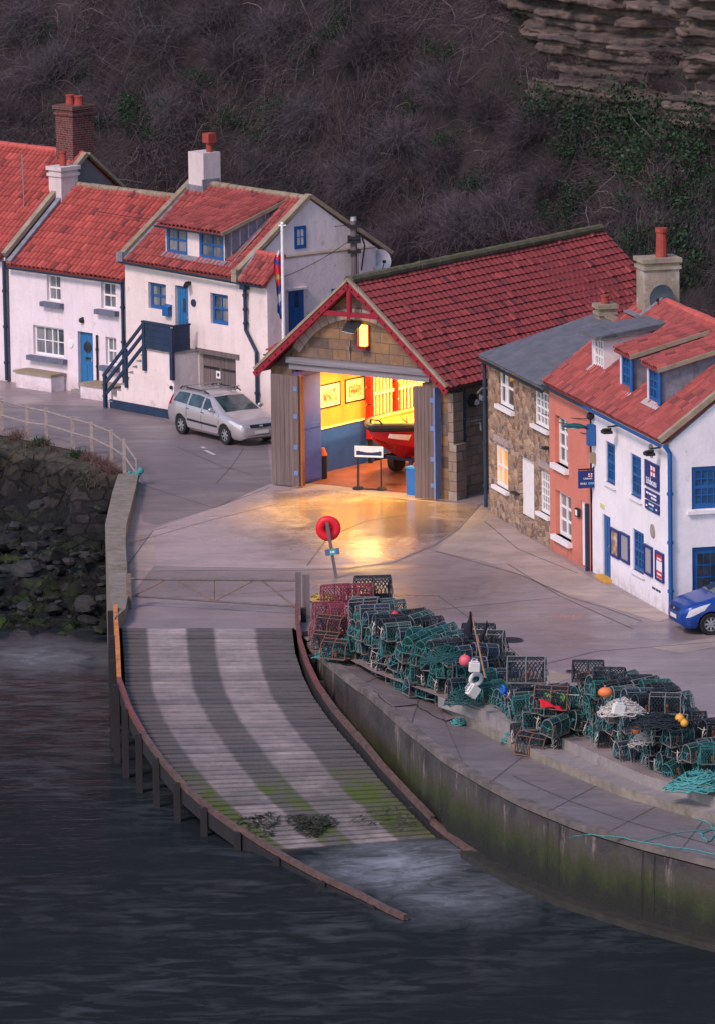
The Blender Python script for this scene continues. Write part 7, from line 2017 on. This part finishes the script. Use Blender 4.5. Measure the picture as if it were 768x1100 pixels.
def base_on_walk(px, py):
    """stand on the walkway or the upper level, whichever is seen at this position"""
    yB = np.interp(px, LBX, LBY); yA = np.interp(px, LAX, LAY)
    z = zw(px)
    if px < 470: return G(px, py, z if py > yA else 0)
    if py > yB: return G(px, py, z)
    if py > yA: return G(px, py, -.28)
    return G(px, py, 0)
def path_pts(P, step):
    Q_ = [np.array(p) for p in P]; out = []; carry = 0
    for a, c in zip(Q_[:-1], Q_[1:]):
        L_ = np.linalg.norm((c - a)[:2]); s_ = carry
        while s_ < L_: out.append((a + (c - a) * s_ / L_, math.atan2(c[1] - a[1], c[0] - a[0]))); s_ += step
        carry = s_ - L_
    return out
def heap(P, layers, rows, keys, where, group, top_drop=.0, endon=True, jit=.06, hole=0.):
    """pots stacked end-on along a line of world points; rows go back from the line"""
    pts = path_pts(P, PW * .94); n = len(pts)
    for i, (p, a) in enumerate(pts):
        nb = np.array([-math.sin(a), math.cos(a), 0])         # away from the water
        if nb[1] < 0 and nb[0] < 0: nb = -nb
        if nb @ np.array([.85, .5, 0]) < 0: nb = -nb
        f = i / max(1, n - 1)
        for rw in range(rows):
            hmax = layers(f) - (1 if rw and R_.random() < .3 else 0)
            for l in range(int(hmax)):
                if rw and l < int(hmax) - 2 and 0 < i < n - 1: continue   # wholly behind the front row
                q = p + nb * (PL * .5 + rw * (PL + .04) + R_.gauss(0, jit * 1.3) - .04 * l) + np.array([math.cos(a), math.sin(a), 0]) * ((PW / 2 if l % 2 else 0) + R_.uniform(-.04, .04))
                pot(R_.choice(keys), q + np.array([0, 0, l * (PH - .13) + R_.uniform(0, .02)]), math.atan2(nb[1], nb[0]) + PI + R_.gauss(0, .22), where, group, (R_.gauss(0, .11), R_.gauss(0, .09)), R_.uniform(.82, 1.03))
# long main heap
gm = 'pots in the long main heap'
mainP = [base_on_walk(*p) for p in ((366, 712), (395, 733), (430, 752), (462, 764), (492, 779))]
mainP = [p + np.array([.28, .42, 0]) for p in mainP]
heap(mainP, lambda f: 4 if f < .85 else 3, 2, ['teal', 'mix', 'dark', 'blue', 'grey', 'mix', 'blue', 'dark'], 'in the long main heap along the quay edge', gm)
# red pots on the left end
gr_ = 'red pots at the gate end of the quay'
for (px, py, z, rz_, k, lb) in ((347, 689, 0, 2.0, 1, 'red netted lobster pot standing on end nearest the gate'), (356, 686, 0, .12, 1.05, 'lowest red netted lobster pot facing the slipway'), (374, 690, .0, .1, 1.1, 'lowest red netted lobster pot in the middle of the red stack'), (396, 692, .0, .1, 1.1, 'lowest red netted lobster pot at the right of the red stack'),
                               (352, 685, .46, .2, 1., 'upper red netted lobster pot at the gate end of the red stack'), (371, 688, .47, .14, 1.05, 'upper red netted lobster pot in the middle of the red stack'), (398, 690, .47, .12, 1.15, 'largest red netted lobster pot on the right of the red stack'), (362, 683, .9, .18, 1, 'topmost red netted lobster pot on the left'), (384, 684, .92, .14, 1.05, 'topmost red netted lobster pot beside the black one')):
    pot('red', G(px, py) + [0, 0, z], rz_, '', gr_, (R_.uniform(-.05, .05), R_.uniform(-.05, .05)), k, lb)
pot('dark', G(401, 680) + [0, 0, .93], .1, '', 'pots in the long main heap', (.03, 0), 1.25, 'large black lobster pot topmost beside the red pots')
pot('mix', G(408, 684) + [0, 0, .46], .2, '', 'pots in the long main heap', (.03, 0), 1.1, 'pale hooped teal pot beneath the large black pot by the red stack')
pot('dark', G(400, 681) + [0, 0, .0], .1, '', 'pots in the long main heap', (.0, 0), 1.2, 'black lobster pot at the bottom of the stack behind the red pots')
pot('dark', G(400, 681) + [0, 0, .46], .1, '', 'pots in the long main heap', (.0, 0), 1.2, 'black lobster pot in the middle of the stack behind the red pots')
for (px, py, z) in ((352, 700, 0), (362, 708, 0), (356, 698, .4)): pot('rust', G(px, py) + [0, 0, z], 2.6, 'below the red pots at the quay edge', gm, (.1, 0))
# black round pots behind the flags
gb_ = 'black pots behind the marker flags'
for (px, py, z) in ((522, 738, 0), (536, 744, 0), (528, 728, 0), (520, 736, .43), (534, 742, .43), (526, 727, .43), (524, 735, .86), (512, 726, 0), (510, 722, .43), (514, 728, .86)):
    pot(R_.choice(['dark', 'dark', 'grey']), G(px, py) + [0, 0, z], R_.uniform(-.5, -.1), 'in the dark stack behind the black marker flags', gb_, (R_.uniform(-.08, .08), 0), 1.12)
for (px, py, z) in ((500, 752, 0), (505, 748, .44)): pot('blue', G(px, py) + [0, 0, z], .25, 'lying sideways under the black flags', gb_, (0, 0), 1.1)
# block and the short heap by the blue cloth
pts = [G(x, np.interp(x, LBX, LBY) - 1.5, -.28) for x in (492, 506, 520, 534, 548)]
for p, q in zip(pts[:-1], pts[1:]):
    b = MB(); m_ = (p + q) / 2; b.beam((p - m_) * .985 + [0, 0, .16], (q - m_) * .985 + [0, 0, .16], .5, .34); o = b.build('concrete_block', M['concrete']); o.location = m_ + np.array([.22, .3, 0])
    tag(o, 'grey concrete block in the low row on the steps beneath the hooped pots', 'block', 'concrete blocks on the steps')
gs_ = 'pots in the short heap by the blue cloth'
heap([p + np.array([.25, .55, .34]) for p in pts], lambda f: 1, 1, ['blue', 'mix', 'grey', 'teal'], 'in the single row on the concrete blocks', 'pots on the concrete blocks')
shortP = [base_on_walk(*p) for p in ((543, 793), (566, 802), (584, 808))]
heap([p + [.12, .15, 0] for p in shortP], lambda f: 3, 2, ['blue', 'teal', 'dark', 'mix', 'blue'], 'in the short heap below the blue cloth', gs_, jit=.09)
pot('grey', G(566, 783) + [0, 0, 1.22], -.1, '', gs_, (0, 0), 1.25, 'pale railed blue lobster pot topmost in the short heap')
pot('rust', G(592, 791) + [0, 0, .72], -.15, '', gs_, (0, .05), 1.1, 'dark lobster pot under the red cloth in the short heap')
pot('rust', G(573, 812, -.52), -.6, '', gs_, (0, .05), 1.1, 'rusty hooped lobster pot lowest on the walkway at the short heap')
# right hand heap
ge_ = 'pots in the right hand heap'
rightP = [base_on_walk(*p) for p in ((618, 793), (655, 812), (690, 828), (722, 840))]
heap([p + [.15, .28, .0] for p in rightP], lambda f: 4 if f < .66 else 3, 2, ['dark', 'teal', 'blue', 'dark', 'mix', 'grey', 'dark'], 'in the right hand heap above the steps', ge_, jit=.1)
for (px, py, z, rz_, lb) in ((632, 792, 1.46, -.1, 'black lobster pot topmost under the orange float'), (655, 800, 1.46, -.2, 'black lobster pot topmost beside the pale net'), (716, 822, 1.3, -.2, 'long dark lobster pot near the yellow floats'), (722, 832, .98, -.15, 'long pale railed pot lowest near the yellow floats')):
    pot('dark' if px < 700 else 'grey', G(px, py) + [0, 0, z], rz_, '', ge_, (0, 0), 1.02, lb)
edgeP = [base_on_walk(*p) for p in ((742, 852), (775, 866), (786, 870))]
heap([p + [.1, .1, 0] for p in edgeP], lambda f: 3, 2, ['teal', 'teal', 'dark', 'mix'], 'in the roped heap at the right edge', 'pots at the right edge', jit=.1)

# ---- floats, nets, flags and ropes lying on the pots
def onheap(px, py, z): return G(px, py, z)
def ball(name, label, cat, px, py, z, r, mat, sc=(1, 1, 1)):
    b = MB(); b.sphere((0, 0, 0), r, 14, 9, sc=sc); b.tube([(0, 0, r * .9), (0, 0, r * 1.15)], r * .16, 6)
    o = b.build(name, mat, None, smooth=True); o.location = G(px, py, z); tag(o, label, cat); return o
M['float_pink'] = plain('float_pink', (.70, .12, .16), .5, .1, 4, .05); M['float_orange'] = plain('float_orange', (.72, .20, .06), .5, .12, 4, .05); M['float_yellow'] = plain('float_yellow', (.75, .36, .05), .5, .1, 4, .05); M['float_red'] = plain('float_red', (.75, .03, .06), .5, .1, 4, .05)
ball('net_float', 'pink ball float on the main pot heap beside the white containers', 'float', 499, 710, 1.22, .16, M['float_pink'])
ball('net_float', 'orange ball float on top of the right hand pot heap', 'float', 650, 744, 2.05, .155, M['float_orange'], (1.2, 1, .85))
ball('net_float', 'larger yellow float at the right end of the right hand pot heap', 'float', 730, 772, 1.5, .12, M['float_yellow'])
ball('net_float', 'smaller yellow float at the right end of the right hand pot heap', 'float', 735, 777, 1.42, .10, M['float_yellow'])
ball('net_float', 'small red float on the pots next to the red lobster pots', 'float', 424, 661, 1.5, .11, M['float_red'])
ball('net_float', 'small orange float half buried in the right hand pot heap', 'float', 684, 785, 1.0, .12, M['float_orange'])
def cloth(name, label, cat, corners, mat, sag=.06, n=8):
    vs = []
    for j in range(n + 1):
        for i in range(n + 1):
            u, v = i / n, j / n
            p = (corners[0] * (1 - u) + corners[1] * u) * (1 - v) + (corners[3] * (1 - u) + corners[2] * u) * v
            vs.append(p + np.array([R_.uniform(-.012, .012), R_.uniform(-.02, .02) + .05 * math.sin(7 * u + 3 * v), .04 * math.sin(6 * v + 5 * u) - sag * math.sin(PI * u) * math.sin(PI * v)]))
    fs = [(j * (n + 1) + i, j * (n + 1) + i + 1, (j + 1) * (n + 1) + i + 1, (j + 1) * (n + 1) + i) for j in range(n) for i in range(n)]
    b = MB(); b.add(vs, fs); o = b.build(name, mat, None, smooth=True); 
    sm_ = o.modifiers.new('thick', 'SOLIDIFY'); sm_.thickness = .012
    return tag(o, label, cat)
def jug(label, px, py, z, rz_, ry, s_=1.):
    r = thing('plastic_container', label, 'container', G(px, py, z), rz_)
    b = MB(); b.extrude([(-.17 * s_, -.1 * s_, 0), (.17 * s_, -.1 * s_, 0), (.17 * s_, .1 * s_, 0), (-.17 * s_, .1 * s_, 0)], (0, 0, .3 * s_)); b.extrude([(-.12 * s_, -.07 * s_, .3 * s_), (.12 * s_, -.07 * s_, .3 * s_), (.12 * s_, .07 * s_, .3 * s_), (-.12 * s_, .07 * s_, .3 * s_)], (0, 0, .05 * s_)); o = b.build('body', M['tag_white'], r)
    m = o.modifiers.new('b', 'BEVEL'); m.width = .03; m.segments = 2
    b = MB(); b.tube([(.07 * s_, 0, .35 * s_), (.07 * s_, 0, .41 * s_)], .035 * s_, 8); b.tube([(-.1 * s_, 0, .34 * s_), (-.05 * s_, 0, .42 * s_), (.02 * s_, 0, .4 * s_)], .02 * s_, 6); b.build('cap_and_handle', M['grey_paint'], r)
    r.rotation_euler = (0, ry, rz_); return r
jug('upright white plastic container at the foot of the black marker flags', 509, 722, 1.0, .1, .05, .85)
jug('white plastic container tipped on its side below the flags', 512, 746, .62, .5, -.9, .95)
jug('white plastic block in the pale net on the right hand heap', 663, 768, 1.62, .3, .25, .9)
# life ring
b = MB(); n = 22; b.tube([((.15) * math.cos(2 * PI * k / n), 0, .15 * math.sin(2 * PI * k / n)) for k in range(n + 1)], .06, 8, caps=False); o = b.build('ring_float', M['tag_white'], None, smooth=True); o.location = G(511, 730, .75); o.rotation_euler = (.25, 0, .3)
tag(o, 'white ring float hanging on the pots under the flags', 'float')
# dan flags
M['flag_black'] = plain('flag_black', (.012, .012, .02), .8, .3, 6, .1); M['bamboo'] = plain('bamboo', (.42, .24, .15), .6, .25, 5, .1)
def dan(label, base_px, top_px, depth_z, ftop, flen, fw_):
    p = G(base_px[0], base_px[1], depth_z); k = np.linalg.norm(ray(*top_px)[:2]); t = np.linalg.norm((p - CAM)[:2]) / k; q = CAM + ray(*top_px) * t
    r = thing('marker_flag', label, 'marker flag', p); v = q - p
    b = MB(); b.tube([(0, 0, 0), tuple(v)], [.028, .016], 7); b.build('pole', M['bamboo'], r)
    b = MB(); vs = []; n = 8
    for j in range(n + 1):
        f = j / n; a = v * (1 - ftop - flen * f * .55 / max(.1, abs(v[2]))) - np.array([0, 0, flen * f * .45]) + np.array([.0, -.03, 0]); w = fw_ * (.12 + .88 * min(1, f / .8)) * (1 if f < .85 else .45)
        for i in range(4): vs.append(a + np.array([-w * i / 3 + .03 * math.sin(f * 6), .03 * math.sin(i * 2 + f * 4), 0]))
    b.add(vs, [(j * 4 + i, j * 4 + i + 1, (j + 1) * 4 + i + 1, (j + 1) * 4 + i) for j in range(n) for i in range(3)]); o = b.build('flag', M['flag_black'], r, smooth=True); m_ = o.modifiers.new('t', 'SOLIDIFY'); m_.thickness = .008
    return r
dan('tallest bamboo marker pole with a furled black flag on the main pot heap', (521, 728), (505, 655), .9, .02, .75, .28)
dan('short marker pole with a drooping black flag behind the tallest one', (516, 700), (511, 676), 1.1, .02, .5, .2)
dan('thin marker pole with a furled black flag right of the tallest one', (518, 694), (523, 666), 1.2, .02, .6, .17)
cp_ = lambda *q: [np.array(G(x, y, z)) for x, y, z in q]
cloth('blue_cloth', 'bright blue cloth draped on the end of the short pot heap', 'cloth', cp_((537, 738, 1.45), (545, 737, 1.45), (544, 745, 1.25), (538, 746, 1.2)), plain('cloth_blue', (.015, .16, .62), .7, .15, 6, .1))
cloth('red_cloth', 'bright red cloth lying across the short pot heap', 'cloth', cp_((578, 752, 1.15), (600, 759, 1.0), (604, 763, .95), (582, 760, 1.05)), plain('cloth_red', (.70, .015, .03), .7, .12, 6, .1), .02)
M['lime'] = plain('lime', (.30, .72, .16), .7, .12, 6, .1)
cloth('pennant', 'larger lime green pennant on a line behind the short pot heap', 'pennant', cp_((584, 746, 1.1), (595, 746.5, 1.1), (594, 757, .82), (587, 757, .82)), M['lime'], .0)
cloth('pennant', 'smaller lime green pennant on a line behind the short pot heap', 'pennant', cp_((602, 746.5, 1.1), (610, 746, 1.1), (609, 757, .82), (600, 756, .82)), M['lime'], .0)
b = MB(); A_ = G(578, 739, 1.2); B2 = G(622, 747, 1.15); b.tube([A_ + (B2 - A_) * t - np.array([0, 0, .12 * 4 * t * (1 - t) * .4]) for t in np.linspace(0, 1, 9)], .01, 4); tag(b.build('pennant_line', M['rope_pale']), 'thin line carrying two lime green pennants between pot heaps', 'rope')
# slack nets and rope heaps
def tangle(name, label, cat, px, py, z, rx, ry, rz_, n, mat, r=.012, seed=1):
    g = random.Random(seed); b = MB(); c = G(px, py, z)
    for k in range(n):
        pts = []; a = g.uniform(0, 6.3); e = g.uniform(.1, 1)
        for j in range(9):
            a += g.uniform(.3, 1.0); e2 = e * g.uniform(.75, 1.1)
            pts.append((c[0] + rx * e2 * math.cos(a), c[1] + ry * e2 * math.sin(a), c[2] + rz_ * (1 - e2 ** 2) * g.uniform(.55, 1.05) + g.uniform(0, .05)))
        b.tube(pts, r, 4, caps=False)
    return tag(b.build(name, mat, uvmap=False), label, cat)
tangle('net_bundle', 'teal net bundle heaped on the middle of the main pot heap', 'net', 478, 712, 1.1, .75, .6, .45, 60, M['net_teal'], .012, 2)
tangle('net_bundle', 'teal net bundle lying under the white containers', 'net', 497, 758, .1, .55, .5, .45, 50, M['net_teal'], .012, 3)
tangle('net_bundle', 'pale grey net heaped on top of the right hand pots', 'net', 668, 768, 1.55, .65, .45, .4, 80, M['rope_pale'], .012, 4)
tangle('net_bundle', 'grey net scrap hanging on the front of the right hand pots', 'net', 690, 800, .7, .35, .3, .3, 40, M['rope_pale'], .012, 5)
tangle('net_bundle', 'dark net bundle draped over the right end of the right hand pots', 'net', 708, 782, 1.25, .9, .5, .35, 60, M['net_dark'], .014, 6)
tangle('rope_heap', 'teal rope heaped at the pots on the right edge of the quay', 'rope', 752, 848, .1, .9, .6, .45, 40, M['rope_teal'], .022, 7)
tangle('rope_heap', 'teal rope tail lying at the foot of the main pot heap', 'rope', 492, 778, -.5, .22, .3, .12, 14, M['rope_teal'], .02, 8)
tangle('rope_heap', 'teal rope tail hanging at the foot of the short pot heap', 'rope', 545, 799, -.5, .2, .35, .25, 16, M['rope_teal'], .02, 9)
tangle('rope_heap', 'yellow lichened rope coil behind the red pots at the gate', 'rope', 347, 646, 0, .5, .5, .2, 24, plain('rope_yellow', (.38, .27, .08), .8, .3, 20, 0), .02, 10)
tangle('rope_heap', 'teal rope skirt hanging below the red pots', 'rope', 372, 706, -.05, .9, .5, .5, 50, M['rope_teal'], .014, 12)
def rope_line(label, pts, mat, r=.016, zz=None):
    b = MB(); P = [G(x, y, zw(x) + .02 if zz is None else zz) for x, y in pts]; Q2 = []
    for a, c in zip(P[:-1], P[1:]): Q2 += [a + (c - a) * t + np.array([.03 * math.sin(9 * t), .05 * math.sin(7 * t), 0]) for t in np.linspace(0, .9, 5)]
    b.tube(Q2 + [P[-1]], r, 5); return tag(b.build('rope', mat), label, 'rope')
rope_line('long teal rope stretched along the quay walkway to the wall edge', [(612, 900), (628, 897), (660, 899), (700, 907), (735, 912), (790, 922)], M['rope_teal'])
rope_line('thin dark rope curling across the walkway slabs', [(690, 905), (720, 896), (768, 890)], M['rope_teal'], .01)
rope_line('teal rope loop curling on the walkway at the right edge', [(742, 876), (760, 884), (772, 895), (760, 905), (752, 896), (775, 888)], M['rope_teal'], .022)
rope_line('black rope loop on the walkway in front of the main pot heap', [(400, 742), (420, 760), (446, 757), (452, 762), (478, 775), (496, 770)], M['rubber'], .014)

# ================================================================== LIGHT, SKY, CAMERA
SUN_AZ, SUN_EL = math.radians(221), math.radians(44)     # compass: clockwise from +Y
w = bpy.data.worlds.new('World'); SC.world = w; w.use_nodes = True
nt = w.node_tree; sky = nt.nodes.new('ShaderNodeTexSky'); sky.sky_type = 'NISHITA'; sky.sun_disc = False
sky.sun_elevation = SUN_EL; sky.sun_rotation = SUN_AZ; sky.dust_density = .8; sky.ozone_density = 2.
bg = nt.nodes['Background']; mx = nt.nodes.new('ShaderNodeMix'); mx.data_type = 'RGBA'; mx.blend_type = 'MULTIPLY'; mx.inputs[0].default_value = 1; mx.inputs[7].default_value = (.96, .92, .95, 1)
nt.links.new(sky.outputs[0], mx.inputs[6]); nt.links.new(mx.outputs[2], bg.inputs[0]); bg.inputs[1].default_value = .10
ld = bpy.data.lights.new('sun', 'SUN'); ld.energy = 1.12; ld.angle = math.radians(13); ld.color = (1, .735, .675)
so = bpy.data.objects.new('sun', ld); COL.objects.link(so)
sd_ = Vector((math.sin(SUN_AZ) * math.cos(SUN_EL), math.cos(SUN_AZ) * math.cos(SUN_EL), math.sin(SUN_EL)))
so.rotation_euler = sd_.to_track_quat('Z', 'Y').to_euler(); so.location = (-40, -60, 60)
cd = bpy.data.cameras.new('camera'); co_ = bpy.data.objects.new('camera', cd); COL.objects.link(co_)
cd.sensor_fit = 'HORIZONTAL'; cd.sensor_width = 36; cd.lens = 36 * FOC / 768; cd.clip_start = 1; cd.clip_end = 3000
Rm = Matrix(((R2[0], U2[0], -FW[0]), (R2[1], U2[1], -FW[1]), (R2[2], U2[2], -FW[2])))
co_.matrix_world = Matrix.Translation(Vector([float(a) for a in CAM])) @ Rm.to_4x4()
SC.camera = co_
vs_ = SC.view_settings; vs_.view_transform = 'Standard'; vs_.look = 'None'; vs_.exposure = 1.12; vs_.gamma = 1
SC.cycles.max_bounces = 6; SC.cycles.diffuse_bounces = 3; SC.cycles.glossy_bounces = 3; SC.cycles.sample_clamp_indirect = 6
